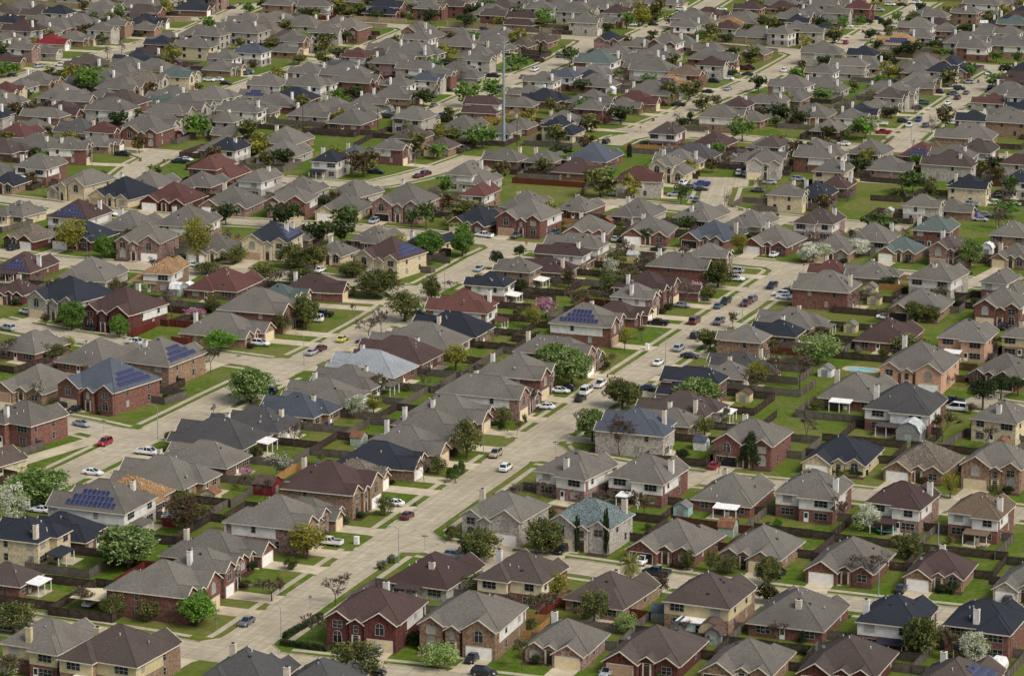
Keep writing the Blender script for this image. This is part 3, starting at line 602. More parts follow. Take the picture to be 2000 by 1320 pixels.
ROADS = """main 9.6 -51.7,580.7 -45.3,598.1 -40.2,611.7 -36.0,622.8 -31.7,634.2 -27.1,646.3 -22.5,658.4 -18.3,669.7 -14.1,681.0 -9.8,692.5 -5.4,704.2 -1.0,716.1 3.5,728.0 7.9,739.7 12.4,751.2 16.9,762.9 21.5,774.6 26.1,786.4 30.6,798.1 35.2,809.7 39.7,821.3 44.4,833.4 49.2,845.7 53.9,857.9 58.6,869.8 63.0,881.2 67.3,892.2 71.8,903.8 76.2,914.9 80.2,925.1
left 9.4 -102.0,690.5 -97.1,702.4 -92.1,714.3 -87.1,726.2 -81.9,738.4 -76.7,751.0 -71.7,763.4 -67.1,774.9 -62.2,786.5 -56.6,799.2 -50.8,812.2 -45.4,825.3 -40.6,837.9 -36.2,849.8 -32.4,861.4 -29.1,873.1 -26.0,884.9 -21.8,897.4 -16.8,910.4 -12.1,923.5 -7.6,936.4 -2.2,948.7 0.7,954.8
cfive 9.0 -99.5,603.4 -85.1,597.4 -70.4,590.6 -56.6,583.7 -42.2,578.1 -28.6,573.7 -15.9,569.4 -2.6,564.8 10.9,560.0 17.8,557.6
csix 9.0 -23.8,655.2 -12.7,648.3 -0.1,642.2 13.3,635.9 26.4,629.2 40.0,622.5 54.4,616.1 68.8,610.5 83.2,605.1 98.7,598.7
cseven 9.0 2.3,725.1 16.2,715.0 27.5,708.3 39.4,702.3 53.8,696.5 67.2,691.6 79.0,686.6 90.5,681.2 103.3,675.4 110.1,672.4
cone 9.0 -161.8,1030.2 -148.1,1022.2 -134.9,1013.8 -122.3,1006.0 -110.4,1000.5 -98.7,996.1 -86.7,992.1 -73.9,988.6 -60.6,985.2 -46.7,980.8 -32.7,975.3 -18.7,967.6 -5.9,959.4 7.1,953.9 20.8,951.2 34.4,948.4 46.9,943.3 58.2,936.1 69.0,929.9 80.5,925.0 93.5,919.8 106.8,914.0 119.1,907.8 130.9,901.2 142.8,894.5
ctwo 9.0 -149.1,945.9 -138.5,939.0 -127.1,932.7 -114.0,927.9 -100.4,924.0 -87.3,921.0 -74.4,918.1 -61.7,913.6 -49.4,907.5 -37.0,899.7 -24.6,890.6
cthree 9.0 -135.5,855.4 -126.0,848.0 -116.0,840.6 -105.2,833.6 -93.8,826.9 -82.3,820.5 -70.9,814.3 -59.5,807.9 -53.9,804.6
cfour 9.0 -124.0,763.2 -111.3,756.1 -99.7,748.2 -89.2,739.5 -84.0,735.0
ceight 9.0 105.9,770.5 123.4,759.3
cnine 8.5 -124.0,1060.3 -122.6,1074.5 -120.8,1088.7 -117.4,1102.9 -112.2,1115.8
celeven 9.0 -75.2,1062.1 -62.8,1056.0 -51.1,1051.1 -41.5,1053.9 -32.2,1065.7 -24.1,1078.6 -17.9,1091.1 -11.9,1103.9
ctwelve 9.0 23.7,1025.9 36.7,1019.3 48.5,1014.2 60.6,1007.7 73.1,1000.5 86.5,993.3 101.2,985.9 116.4,979.2
cbulb 9.0 59.9,1009.9 61.8,1023.1 63.6,1036.3 65.3,1050.2 66.8,1064.9
cthirteen 9.0 32.5,1126.0 37.9,1140.1 45.8,1149.4 58.7,1148.1 71.2,1142.9 82.9,1137.3 94.6,1131.3 106.5,1125.5 120.2,1119.4 133.7,1113.7 145.8,1108.8 158.6,1103.5 172.0,1098.0
arterial 11.0 -231.8,1494.6 -221.3,1488.4 -210.8,1482.3 -200.3,1476.2 -189.7,1469.9 -178.4,1463.1 -166.8,1456.3 -154.6,1450.8 -142.0,1447.5 -128.9,1445.3 -115.7,1443.2 -102.7,1441.0 -90.1,1438.1 -77.8,1434.6 -66.0,1430.9 -54.4,1426.6 -43.0,1421.6 -31.7,1416.1 -20.5,1410.5 -9.0,1404.6 2.7,1398.3 14.8,1392.3 26.7,1387.6 38.3,1384.1 50.2,1380.8 62.0,1377.4 73.7,1373.1 85.6,1366.5 97.2,1359.0 108.4,1351.8 119.6,1345.2 130.5,1338.8 140.9,1332.3 151.6,1325.5 162.5,1319.0 173.5,1312.8 184.9,1306.6 196.3,1300.3 202.0,1297.2
rfour 9.0 127.4,1113.8 131.2,1126.6 135.1,1139.4 139.0,1152.1 142.7,1164.4 146.5,1176.4 150.7,1188.3 154.7,1199.5 158.8,1210.6 163.0,1222.2 167.3,1234.0 171.4,1245.6 175.5,1257.3 179.5,1268.9 184.1,1280.8 189.1,1293.0 194.3,1305.3
rfive 9.0 130.7,1338.8 133.9,1351.4 137.2,1364.0 140.6,1376.6 144.2,1388.8 148.0,1400.8 151.9,1412.7 156.0,1424.5 160.5,1436.9 165.6,1449.6 170.6,1462.2 175.1,1474.3 179.2,1486.1 183.1,1497.7 185.1,1503.5
rsix 9.0 43.3,1153.2 49.2,1167.0 55.5,1180.9 61.5,1194.6 65.7,1206.9 69.4,1218.7 74.3,1230.6 80.2,1242.4 86.0,1254.2 91.0,1265.8 95.6,1277.7 100.1,1290.0 104.5,1302.7 108.8,1315.5 113.0,1327.9 117.1,1340.1 119.1,1346.0
rseven 9.0 -28.2,1189.6 -24.5,1202.1 -20.5,1214.9 -16.3,1227.6 -12.0,1240.3 -7.5,1253.0 -2.6,1265.4 2.3,1277.6 7.0,1289.4 11.4,1300.7 15.8,1312.6 19.5,1324.6 22.7,1336.5 25.8,1348.8 29.0,1361.3 32.1,1373.8 33.6,1380.0
reight 9.0 49.5,1383.0 53.6,1395.5 57.8,1408.0 62.0,1420.5 66.2,1432.7 70.5,1444.5 74.9,1456.3 79.1,1468.0 83.0,1480.4 86.7,1493.3 90.2,1506.1 91.9,1512.5
rnine 9.0 -107.7,1235.6 -102.7,1250.2 -97.9,1263.6 -93.3,1275.7 -88.5,1287.6 -83.3,1299.1 -78.0,1310.5 -72.7,1321.8 -67.6,1332.8 -62.6,1343.8 -58.0,1355.2 -54.0,1367.9 -50.4,1381.0 -46.7,1394.2 -42.8,1407.3 -38.9,1420.5
rten 9.0 -196.7,1261.9 -190.2,1272.0 -184.3,1282.7 -179.9,1294.3 -176.0,1306.3 -171.3,1318.2 -165.9,1330.1 -160.8,1342.3 -156.1,1355.2 -150.8,1368.0 -144.8,1380.6 -139.0,1393.5 -134.5,1406.7 -131.3,1420.2 -128.5,1433.4 -125.7,1446.2 -123.0,1458.4 -120.2,1470.7 -117.1,1484.2 -113.9,1498.1"""
TREES = """-75.0 634.6 11.2 9.2 gp
-66.6 662.2 9.2 7.2 dk
-91.8 594.5 8.3 6.1 oy
-74.4 603.1 4.3 4.8 oy
-67.6 600.9 4.4 4.4 oy
-58.2 598.4 6.5 6.4 bg
-63.9 600.3 2.7 2.8 ba
-89.0 569.2 3.6 4.0 wp
-40.5 641.9 8.5 7.0 ye
-43.2 634.6 2.4 2.5 ol
-45.6 614.2 6.2 4.7 br
-44.2 617.5 3.7 4.1 br
-33.3 611.3 6.8 6.3 ba
-35.9 588.4 5.2 5.9 ba
-12.3 654.1 2.3 3.2 ol
-27.5 567.7 9.6 7.3 oy
-13.0 573.9 6.4 4.8 yg
-5.8 618.4 6.1 4.5 oy
-25.5 634.9 2.0 1.8 sg
-23.7 639.1 1.7 1.8 sg
-17.7 587.2 2.4 2.9 sh
-16.6 585.9 1.6 2.0 sh
-12.1 582.4 2.2 2.7 sh
-6.5 639.3 6.9 6.5 ol
6.6 645.1 6.3 7.2 ol
13.0 646.8 1.0 7.2 cy
18.7 644.8 1.0 9.3 cy
22.9 625.1 4.3 6.4 pa
25.2 623.8 2.2 2.3 pa
28.5 618.4 2.9 4.3 dk
34.4 634.2 2.8 3.8 ol
38.7 633.2 2.4 4.8 oy
42.0 631.8 4.8 3.3 oy
49.3 624.1 4.1 5.7 ol
15.3 601.8 5.9 6.2 oy
20.9 594.1 3.8 4.2 yg
8.3 612.7 5.4 5.9 ye
4.8 600.6 5.3 5.8 br
1.8 573.2 4.7 6.0 br
31.4 636.3 0.9 0.9 sh
69.0 623.5 9.3 7.2 ba
78.3 642.2 4.7 4.9 ol
72.1 660.7 5.0 5.6 wp
66.9 664.0 6.1 6.5 ba
54.1 661.8 1.9 2.6 bg
73.2 578.9 5.9 8.0 ol
77.7 579.5 5.7 6.0 br
82.8 576.6 5.0 6.0 wp
53.0 588.4 1.5 2.4 ev
82.5 619.4 2.4 1.8 sh
84.5 619.8 2.0 2.1 sh
48.4 612.8 3.9 3.7 sr
95.3 614.2 2.9 3.1 ol
-110.4 764.6 4.5 6.9 wb
-110.0 802.8 4.3 3.1 pk
-108.3 806.0 4.0 2.3 pk
-113.3 813.6 7.3 3.9 oy
-110.3 820.5 3.6 3.9 ye
-73.3 799.8 4.7 6.4 br
-72.6 821.3 7.4 5.3 bg
-61.3 769.0 10.1 7.9 gp
-68.8 755.9 2.4 2.9 ba
-99.0 679.8 12.2 8.4 gp
-102.1 665.5 6.5 8.9 wp
-77.0 733.6 1.8 2.1 ol
-50.6 701.1 6.6 6.2 wb
-48.3 725.1 5.7 7.1 ba
-35.8 754.0 4.7 5.6 wp
-32.0 757.4 5.0 4.6 ye
-30.9 775.6 5.6 5.5 br
-13.7 800.9 7.5 6.4 ye
-9.9 718.1 6.5 9.3 oy
-18.8 697.8 3.9 5.9 ba
-13.3 699.0 2.4 3.2 sc
-12.1 702.4 2.1 3.0 sc
-11.0 705.3 2.2 3.2 sc
-2.3 742.7 1.7 2.9 ev
-57.1 702.8 2.6 2.1 pk
-20.7 780.1 3.4 4.0 ba
10.5 793.5 8.9 8.4 gp
14.3 783.6 9.3 9.8 gp
4.4 759.3 4.3 6.4 ba
2.4 768.2 1.7 2.7 sc
10.4 780.8 2.2 3.0 ol
25.7 763.6 7.6 6.9 ol
28.9 769.0 3.1 3.7 ol
15.0 742.3 3.0 5.5 ba
18.0 733.1 7.1 7.8 gp
43.2 763.6 9.5 7.4 gp
59.0 786.2 5.9 5.8 ye
57.3 773.0 7.0 6.7 br
23.7 720.7 10.4 9.1 ba
51.8 710.4 4.9 8.1 ev
44.7 705.7 4.4 6.7 ba
1.1 737.7 2.5 3.8 br
2.9 742.3 2.6 4.1 br
49.6 823.9 5.6 5.0 ol
5.6 684.5 3.9 4.7 ba
75.2 807.3 9.8 7.8 yg
63.8 786.2 8.3 8.3 ba
68.6 782.1 8.3 8.8 ba
65.9 731.3 6.2 6.9 ba
98.8 819.4 9.7 4.7 oy
120.2 817.6 5.9 5.0 br
109.4 761.8 6.0 7.1 pi
115.1 772.0 5.3 6.2 pi
119.5 775.0 4.8 4.7 pi
104.1 781.6 2.7 4.0 ba
106.1 758.3 2.1 2.7 dk
96.3 732.2 8.9 7.6 br
105.3 739.0 2.8 4.8 ol
92.3 686.1 4.5 5.4 ye
69.7 705.2 2.0 1.7 sh
72.6 704.1 2.2 1.7 sh
74.7 703.3 2.2 1.6 sh
-112.8 845.3 6.6 7.3 gr
-99.7 836.7 4.7 5.9 gr
-120.4 851.8 2.4 3.0 dk
-82.2 857.8 5.1 3.0 pk
-78.4 864.6 4.8 5.8 oy
-100.4 886.7 5.2 3.9 gp
-115.8 935.8 5.2 6.8 gr
-111.8 937.5 5.2 6.2 gr
-125.4 944.5 9.1 9.8 ye
-88.3 930.1 10.1 12.6 ye
-84.9 984.7 7.3 7.4 ol
-129.6 1051.3 3.9 4.9 ev
-77.7 930.1 7.2 4.7 oy
-84.4 914.9 8.2 3.5 oy
-66.7 981.2 10.0 8.0 ol
-55.3 954.8 8.3 7.8 ol
-49.1 956.3 7.4 6.9 ol
-49.1 976.1 9.3 6.5 wp
-48.1 991.7 5.5 5.0 gr
-60.6 921.6 8.0 7.0 ol
-54.9 921.6 7.1 6.7 ol
-67.7 901.2 8.4 6.3 oy
-57.2 901.2 7.7 4.3 ol
-43.9 910.4 6.5 4.3 ol
-35.9 884.8 10.7 7.0 ol
-27.8 855.4 8.8 8.4 oy
-21.5 880.3 4.9 6.4 ol
-52.9 846.4 6.1 8.6 ol
-58.7 841.1 4.7 5.9 oy
-42.6 886.7 2.2 3.1 pa
-36.1 834.2 8.8 6.4 ba
-33.3 841.1 5.5 7.0 ba
-41.4 859.1 2.1 4.4 ba
-25.4 978.5 7.9 9.2 wb
-29.7 979.7 3.6 6.5 ev
-23.5 938.7 7.8 7.1 gr
-14.8 956.3 6.8 6.9 gr
-14.1 938.7 6.1 7.4 gr
-14.7 984.6 10.9 7.7 oy
-21.0 1034.5 5.7 6.5 gr
-4.3 920.9 3.4 5.2 pi
-37.3 958.4 8.6 6.3 ba
-47.5 1035.4 4.5 4.9 ba
-38.7 1030.2 3.8 3.9 ba
-16.6 894.5 5.3 2.8 ba
27.3 1029.9 11.1 9.0 oy
37.7 1028.9 6.0 7.4 ye
51.8 1018.5 4.7 6.7 dk
77.4 1037.1 8.0 6.5 ba
65.7 1011.0 4.4 6.3 ba
38.7 956.9 4.1 5.1 ol
51.4 976.1 6.0 4.9 ev
2.2 932.9 3.5 4.7 pi
55.9 897.2 8.1 7.1 ol
52.1 880.9 4.6 3.9 ol
48.9 882.8 3.0 5.0 pk
26.8 909.9 4.5 5.8 wp
15.3 897.2 4.2 5.4 dk
8.8 859.1 5.9 5.5 pk
5.5 847.0 5.3 5.9 ye
28.2 822.8 3.6 6.0 ye
56.6 847.0 4.5 4.3 br
2.8 890.6 2.8 4.0 sh
31.3 929.4 6.0 6.5 ba
84.5 930.1 8.1 5.9 wf
98.1 938.5 6.7 5.0 wf
106.8 961.4 9.8 8.5 dk
127.7 922.9 6.9 8.5 gp
91.0 972.1 6.6 7.0 br
74.3 993.8 4.3 7.2 ba
103.3 1023.3 6.3 5.1 ba
125.0 1037.1 8.0 7.1 dk
130.1 1037.1 4.5 5.2 oy
119.4 1033.6 4.5 2.3 oy
119.8 963.8 8.6 7.0 br
143.8 980.8 8.8 8.6 ba
148.1 998.4 10.2 5.3 gr
153.7 1026.7 4.4 7.7 dk
101.8 895.8 3.9 3.4 sh
104.4 855.4 4.8 5.2 ol
108.7 854.8 4.0 4.4 ol
110.9 947.4 4.4 3.6 ye
-156.4 1238.3 11.7 10.4 gr
-191.9 1279.0 9.0 6.3 gr
-107.7 1136.3 9.1 9.5 gr
-171.2 1265.7 5.4 4.7 wp
-218.0 1465.1 6.2 4.0 gr
-185.5 1460.0 5.3 7.2 br
-172.2 1452.2 6.2 8.0 ye
-149.5 1455.8 5.3 8.9 ye
-225.9 1483.7 5.4 5.9 ba
-206.3 1494.6 5.5 5.0 ba
-177.2 1424.8 4.8 5.7 wp
-160.3 1329.7 4.5 6.6 ba
-155.9 1340.2 5.3 7.4 ba
-180.8 1273.4 3.1 3.1 dk
-176.4 1277.3 5.5 4.3 oy
-141.2 1253.0 3.4 3.5 ol
-201.6 1410.9 5.2 5.2 ol
-177.6 1227.1 4.1 3.0 sh
-170.4 1223.5 5.2 3.0 sh
-163.7 1209.3 5.6 4.5 ol
-175.1 1178.4 8.3 7.0 br
-124.1 1109.8 6.5 6.9 br
-139.2 1090.1 3.0 5.1 ev
-90.1 1131.5 8.7 7.7 oy
-155.5 1410.9 5.2 6.9 ba
-86.6 1443.9 8.8 5.8 ol
-75.1 1356.1 7.4 7.1 ol
-67.7 1319.9 7.3 6.1 ol
-83.5 1311.4 6.8 4.0 oy
-73.5 1307.8 7.2 5.7 oy
-75.1 1427.2 3.3 3.5 gr
-34.8 1428.5 8.3 7.5 ol
-19.9 1417.3 7.3 7.0 ol
-16.4 1449.3 9.3 7.1 ol
-4.7 1415.7 6.0 5.2 ye
-43.6 1454.9 5.3 6.3 ol
-52.1 1456.6 6.6 5.8 oy
-75.8 1465.8 10.7 7.6 ye
-63.0 1465.4 10.3 8.1 oy
-58.1 1440.0 6.6 4.9 ol
-70.0 1446.6 7.9 4.9 oy
-15.7 1208.1 9.2 9.7 gr
-8.2 1221.1 10.1 8.7 gr
-19.4 1260.0 7.7 7.8 ba
-27.6 1228.2 4.5 6.8 ba
-10.0 1118.9 10.0 8.4 gr
-31.8 1100.0 8.1 8.6 oy
-47.5 1064.9 12.8 9.7 br
-9.9 1188.3 5.8 4.1 oy
-26.8 1113.0 5.8 5.2 ba
-22.8 1189.6 2.9 3.0 dk
-94.7 1302.6 2.8 5.2 ba
13.4 1415.7 9.5 8.7 gr
10.8 1410.7 7.3 5.6 oy
25.8 1414.1 5.6 4.3 oy
55.2 1433.4 6.1 8.8 ye
53.5 1477.3 6.7 5.0 gr
62.1 1436.7 7.4 10.6 oy
60.1 1440.0 1.1 7.5 cy
61.3 1438.3 1.1 6.6 cy
11.2 1331.7 1.0 4.9 cy
2.4 1297.2 9.1 6.4 gr
22.5 1306.7 7.6 8.1 yg
13.4 1333.1 4.5 6.6 ba
40.0 1398.4 4.7 5.2 ol
40.4 1272.1 4.3 4.7 gp
58.1 1386.1 4.2 3.8 ol
72.4 1365.0 5.8 5.0 ol
87.2 1372.8 6.3 4.2 ol
93.1 1305.3 7.2 8.1 oy
25.3 1182.7 6.9 7.3 gr
26.9 1161.8 3.9 4.7 ol
38.0 1168.4 9.3 7.3 ol
47.0 1188.5 4.0 5.5 ba
58.0 1220.9 7.5 7.6 oy
68.3 1197.6 7.0 5.9 oy
62.3 1168.4 2.1 5.4 ol
74.0 1209.3 5.2 4.5 br
57.7 1172.8 5.0 4.7 ba
78.2 1133.8 9.0 8.5 gr
91.3 1240.5 6.1 7.3 ol
38.8 1101.9 1.4 4.5 cy
15.5 1119.9 0.7 2.1 cy
13.4 1121.9 0.7 1.7 cy
17.0 1085.5 3.3 4.1 gr
84.0 1278.6 5.5 3.2 ol
133.3 1409.4 3.9 4.8 gr
138.5 1407.8 5.1 6.9 gr
155.9 1406.2 6.0 6.5 ol
163.7 1430.2 5.2 5.7 gr
147.1 1378.5 6.3 5.5 ol
147.5 1353.2 5.8 4.6 ol
177.8 1465.1 4.9 5.4 ol
121.6 1323.2 5.7 6.1 br
112.1 1294.5 4.3 4.8 br
158.7 1330.2 8.5 7.8 ol
153.2 1332.1 5.7 4.9 ol
170.1 1340.2 4.5 3.7 ye
114.3 1218.7 9.7 5.3 gr
94.2 1170.6 9.7 8.0 ol
100.6 1166.2 5.7 5.8 ol
163.1 1255.5 10.4 6.2 oy
174.2 1276.3 4.7 5.5 gr
180.9 1243.4 12.2 7.7 gr
120.3 1136.3 10.8 8.1 gr
134.1 1181.7 6.2 4.8 ol
112.3 1128.9 4.5 5.6 wb
150.4 1159.7 7.8 9.0 br
144.7 1151.1 5.3 7.2 ba
143.3 1184.0 3.3 4.8 ba
104.0 1108.3 7.5 5.2 oy
87.9 1078.9 6.3 4.7 ba
150.9 1078.9 4.0 3.0 ye
126.6 1130.1 6.6 2.5 ba
197.3 1312.1 4.0 5.3 dk
-89.2 565.0 5.7 5.7 br
-85.4 559.3 1.8 1.4 br
-79.8 562.7 1.7 1.6 sh
-53.3 554.3 4.5 4.6 ba
-56.4 551.3 1.9 2.1 sh
-41.5 548.4 2.2 1.8 sh
-80.0 609.0 4.7 4.4 br
-73.6 616.7 2.2 2.6 sg
-72.1 622.5 2.6 2.2 ol
-51.5 622.9 2.1 1.5 sr
-68.2 647.1 1.6 1.5 br
-50.7 634.0 2.0 2.0 sh
-58.3 661.9 4.0 4.1 br
-59.3 651.9 2.2 1.8 oy
-37.7 653.7 2.4 2.3 sh
-48.6 672.2 3.4 3.4 ba
-51.1 675.8 1.5 1.6 br
-34.7 665.6 2.3 2.1 sh
-52.1 686.2 4.0 4.5 ba
-45.6 690.6 2.0 1.9 oy
-31.1 671.3 1.9 1.4 sh
-26.4 673.1 4.0 4.4 oy
-25.8 697.3 1.4 1.0 sh
-41.4 712.7 3.1 2.8 br
-43.8 707.1 2.3 2.3 br
-18.7 706.9 1.7 1.5 sh
-16.1 705.3 3.7 4.1 oy
-36.7 718.9 1.7 1.7 br
-12.9 721.8 2.0 1.5 sr
-32.7 744.8 3.2 3.3 ba
-27.5 745.6 1.2 1.2 sh
-8.5 734.7 1.5 1.3 sc
-28.9 749.4 1.9 1.9 sg
-23.0 757.3 1.6 1.6 sh
-4.8 747.1 2.0 1.5 sh
-1.7 747.7 4.1 4.5 oy
-16.7 773.9 3.6 4.1 ba
-20.3 761.6 1.9 2.1 sg
-9.4 788.8 4.3 4.9 ba
-68.6 677.2 3.6 4.1 ol
-66.4 670.1 5.5 5.9 br
-56.8 691.4 3.9 3.9 br
-58.6 695.3 1.8 1.5 br
-49.6 708.8 1.6 1.8 sg
-56.1 716.9 3.1 3.3 ol
-48.0 729.2 1.4 1.6 br
-35.4 749.0 3.3 3.4 ba
-24.7 779.6 1.9 2.2 oy
-20.5 793.6 2.4 2.7 br
-10.6 805.5 1.7 1.4 br
-7.6 824.4 1.4 1.3 sh
-4.8 828.7 3.7 3.8 ba
-2.0 823.8 1.9 2.0 sh
1.7 851.9 4.2 4.8 br
-0.1 839.1 1.9 1.5 oy
4.0 879.6 4.1 3.9 ba
9.1 900.0 1.9 1.5 br
12.0 891.4 2.4 2.8 br
22.5 901.1 1.5 1.3 br
28.7 921.2 5.0 5.7 oy
25.3 913.8 2.5 2.0 br
31.7 935.1 5.5 5.8 ba
1.8 811.0 3.1 3.3 br
-1.6 816.1 1.6 1.7 br
23.4 805.2 1.6 1.3 sh
23.9 800.7 4.1 4.5 br
6.6 834.4 3.1 2.7 ba
2.2 833.3 2.1 1.6 br
10.4 843.3 2.2 2.0 oy
28.9 835.1 1.7 1.3 sh
32.8 833.9 3.4 3.8 br
16.6 862.8 7.1 7.2 br
24.3 872.2 6.0 5.2 ba
39.4 864.7 2.0 1.6 sh
45.9 870.5 7.1 7.4 ba
26.0 885.0 6.8 7.2 oy
41.4 869.8 2.3 1.8 sh
32.3 887.8 7.1 7.9 br
37.8 888.4 6.3 6.3 ba
51.1 885.1 2.1 1.9 sh
35.7 907.5 7.2 7.5 ba
36.3 914.0 3.7 3.6 ba
34.8 902.0 2.1 2.4 br
57.0 905.5 2.0 1.5 sc
47.6 924.6 7.4 6.6 ba
41.5 918.3 1.3 1.6 sh
59.9 917.9 2.3 1.7 sh
9.7 985.1 5.1 5.4 ba
14.8 982.1 2.0 2.0 br
32.6 980.9 2.3 2.0 oy
72.1 966.8 2.5 2.0 br
64.5 941.6 5.9 6.3 ye
96.3 948.2 6.3 6.9 ba
89.9 949.2 2.6 2.5 br
93.2 929.4 2.1 1.5 sh
111.0 930.4 1.3 1.0 sh
126.9 940.7 4.5 4.7 ol
124.9 943.7 2.1 1.9 br
123.1 922.3 2.0 1.5 sc
144.7 938.6 4.9 4.7 ba
113.7 900.6 1.9 1.4 sg
107.8 895.1 1.4 1.6 oy
91.7 869.5 6.0 5.9 ba
123.0 897.9 6.4 6.4 ba
115.0 878.9 1.8 1.8 oy
122.9 874.4 2.3 2.3 sh
131.4 872.0 2.3 2.6 sh
113.7 874.6 5.1 5.3 br
96.7 852.9 5.1 4.4 br
117.7 871.0 2.3 2.6 sh
131.7 864.9 3.7 3.4 br
137.6 864.1 1.8 1.4 br
124.7 864.1 1.5 1.3 sg
84.9 844.8 1.8 1.4 oy
77.9 831.0 4.7 4.4 br
91.8 813.2 2.7 2.7 ol
86.1 819.3 1.8 2.0 sg
104.0 806.6 5.1 5.1 ba
119.6 809.3 1.4 1.4 oy
64.4 810.4 6.4 6.0 br
65.9 806.3 1.7 1.6 br
106.8 798.6 4.0 4.1 ol
97.4 805.8 2.5 2.4 sg
88.7 781.0 2.3 1.7 sh
127.3 802.9 5.5 4.9 ba
120.2 803.6 1.7 1.4 br
111.5 785.4 1.3 1.0 sh
109.5 783.4 3.9 4.3 ba
70.8 761.5 2.9 3.0 oy
81.8 753.2 2.4 2.2 oy
90.6 733.2 3.3 3.5 oy
105.3 726.3 5.7 5.6 ba
106.6 722.0 1.3 1.1 br
71.4 723.1 1.5 1.3 sh
71.0 698.9 2.7 3.0 oy
98.3 715.6 1.6 1.2 sh
88.8 722.3 2.4 2.0 br
88.1 697.6 1.9 1.6 sr
104.9 689.4 2.2 1.9 sh
101.7 686.6 2.7 3.0 oy
51.9 663.4 2.0 1.6 br
77.3 652.5 2.2 1.8 sh
81.5 655.7 1.6 1.8 sg
93.2 645.2 2.4 1.7 br
87.9 652.3 1.6 1.7 oy
0.7 680.9 4.4 4.9 ba
13.8 680.4 2.1 2.5 br
27.4 671.5 6.3 5.7 br
19.2 677.4 4.1 4.5 ba
20.7 681.1 1.9 1.3 sg
45.5 726.8 1.9 1.8 sh
37.3 716.1 2.6 3.0 sh
43.5 738.5 4.3 4.6 oy
51.2 742.0 1.7 1.6 br
49.0 748.5 4.2 4.4 br
53.7 760.8 1.8 1.4 br
57.1 781.0 2.0 1.5 oy
65.5 796.1 1.9 2.2 br
51.3 730.9 1.7 2.0 sg
45.7 662.8 1.9 1.7 sg
7.2 664.7 4.3 4.6 oy
12.2 669.9 1.6 1.8 br
-9.0 653.3 1.9 1.9 sh
27.6 662.1 1.8 1.6 oy
33.3 658.5 1.7 1.7 sg
60.7 653.1 1.4 1.2 br
48.2 655.1 1.6 1.7 oy
83.7 638.5 3.8 4.1 ba
83.3 642.0 2.0 2.3 oy
104.5 630.4 2.2 1.8 sh
99.8 632.7 2.3 2.6 sh
97.8 611.6 1.4 1.1 sc
98.2 608.6 2.6 2.9 ba
-24.8 611.1 4.8 4.9 ba
-24.2 615.5 1.4 1.6 oy
-0.7 605.3 4.8 4.5 ba
12.3 597.5 4.3 4.4 br
30.7 590.1 4.6 4.0 ba
39.2 590.3 1.7 1.4 oy
36.3 588.1 2.1 2.4 sg
48.2 587.3 5.3 4.8 ba
53.3 581.4 2.0 1.8 sh
88.7 575.5 1.4 1.0 br
-19.8 602.4 5.8 6.3 ba
-15.9 599.7 1.9 1.9 sg
-31.9 585.6 1.5 1.1 sr
3.5 596.6 2.3 2.3 oy
-15.0 581.9 1.4 1.3 sc
4.3 576.4 1.9 1.9 sh
23.9 591.1 1.3 1.1 sg
24.7 588.1 2.2 1.8 br
25.8 567.5 1.5 1.2 sc
41.7 562.5 2.0 2.0 sh
61.1 560.2 1.6 1.2 sc
68.7 552.0 2.5 2.9 sh
-88.6 635.5 2.3 2.7 br
-83.6 630.9 1.4 1.3 br
-78.2 646.3 4.1 4.2 ba
-78.8 642.1 1.3 1.5 sh
-121.0 726.8 2.1 2.4 oy
-81.6 772.4 1.6 1.4 sh
-95.4 757.7 1.3 1.1 sh
-102.8 792.3 3.4 3.7 ba
-91.4 779.5 2.4 2.7 ol
-124.5 809.9 6.1 6.5 ba
-117.0 694.6 2.3 2.3 br
-119.3 702.0 2.2 2.1 br
-88.5 857.7 7.2 7.7 ba
-105.4 875.4 6.9 7.6 br
-102.8 871.0 1.4 1.5 sg
-99.8 874.4 1.9 1.6 sh
-117.3 854.1 2.0 1.5 sr
-131.5 874.5 2.1 2.1 sh
-141.7 903.7 3.8 3.9 ba
-133.1 903.4 1.3 1.1 br
-121.5 888.9 4.1 4.3 ol
-125.9 888.9 2.0 2.4 br
-98.5 910.1 6.9 5.9 ba
-92.3 887.1 1.4 1.4 br
-88.4 878.6 1.2 0.9 br
-54.4 850.3 1.9 1.9 sr
-65.5 825.4 1.8 1.2 sr
-56.1 873.1 1.8 1.4 sh
-63.5 894.2 5.5 5.6 ba
-68.6 884.5 1.3 1.2 sg
-22.8 921.1 2.1 2.4 br
-35.0 908.3 2.4 2.0 sh
-49.2 942.4 4.5 4.3 ba
-40.9 944.3 1.8 1.6 sg
-32.5 938.0 6.9 6.7 ye
-69.9 953.4 2.3 2.1 oy
-80.5 950.9 5.6 5.6 ba
-75.5 947.4 1.7 1.4 br
-82.6 929.8 1.8 1.6 sh
-96.8 951.1 4.8 4.7 ba
-154.2 982.4 3.9 4.2 br
-127.5 988.4 4.2 3.6 br
-110.5 961.2 4.9 4.3 br
-92.8 953.6 5.2 5.1 ba
-104.5 957.6 2.2 2.6 br
-80.6 1023.2 5.7 5.0 ba
-113.4 1053.9 6.6 5.7 oy
-69.2 1019.5 5.9 5.9 ba
-64.9 1041.7 6.3 5.5 br
-57.1 1012.3 4.6 4.2 ol
-54.4 1017.2 5.0 5.0 br
-8.1 994.0 6.7 6.6 ba
1.4 985.6 2.0 1.8 br
-19.7 1003.2 6.5 6.8 br
5.9 995.0 5.6 5.3 ba
-53.9 966.4 5.3 5.0 br
-67.2 948.9 1.4 1.4 oy
10.2 991.0 6.7 5.8 ye
46.4 979.0 4.4 4.9 ba
77.5 985.3 4.3 4.3 br
68.9 961.8 2.3 2.5 sh
77.6 1013.4 6.0 6.4 ba
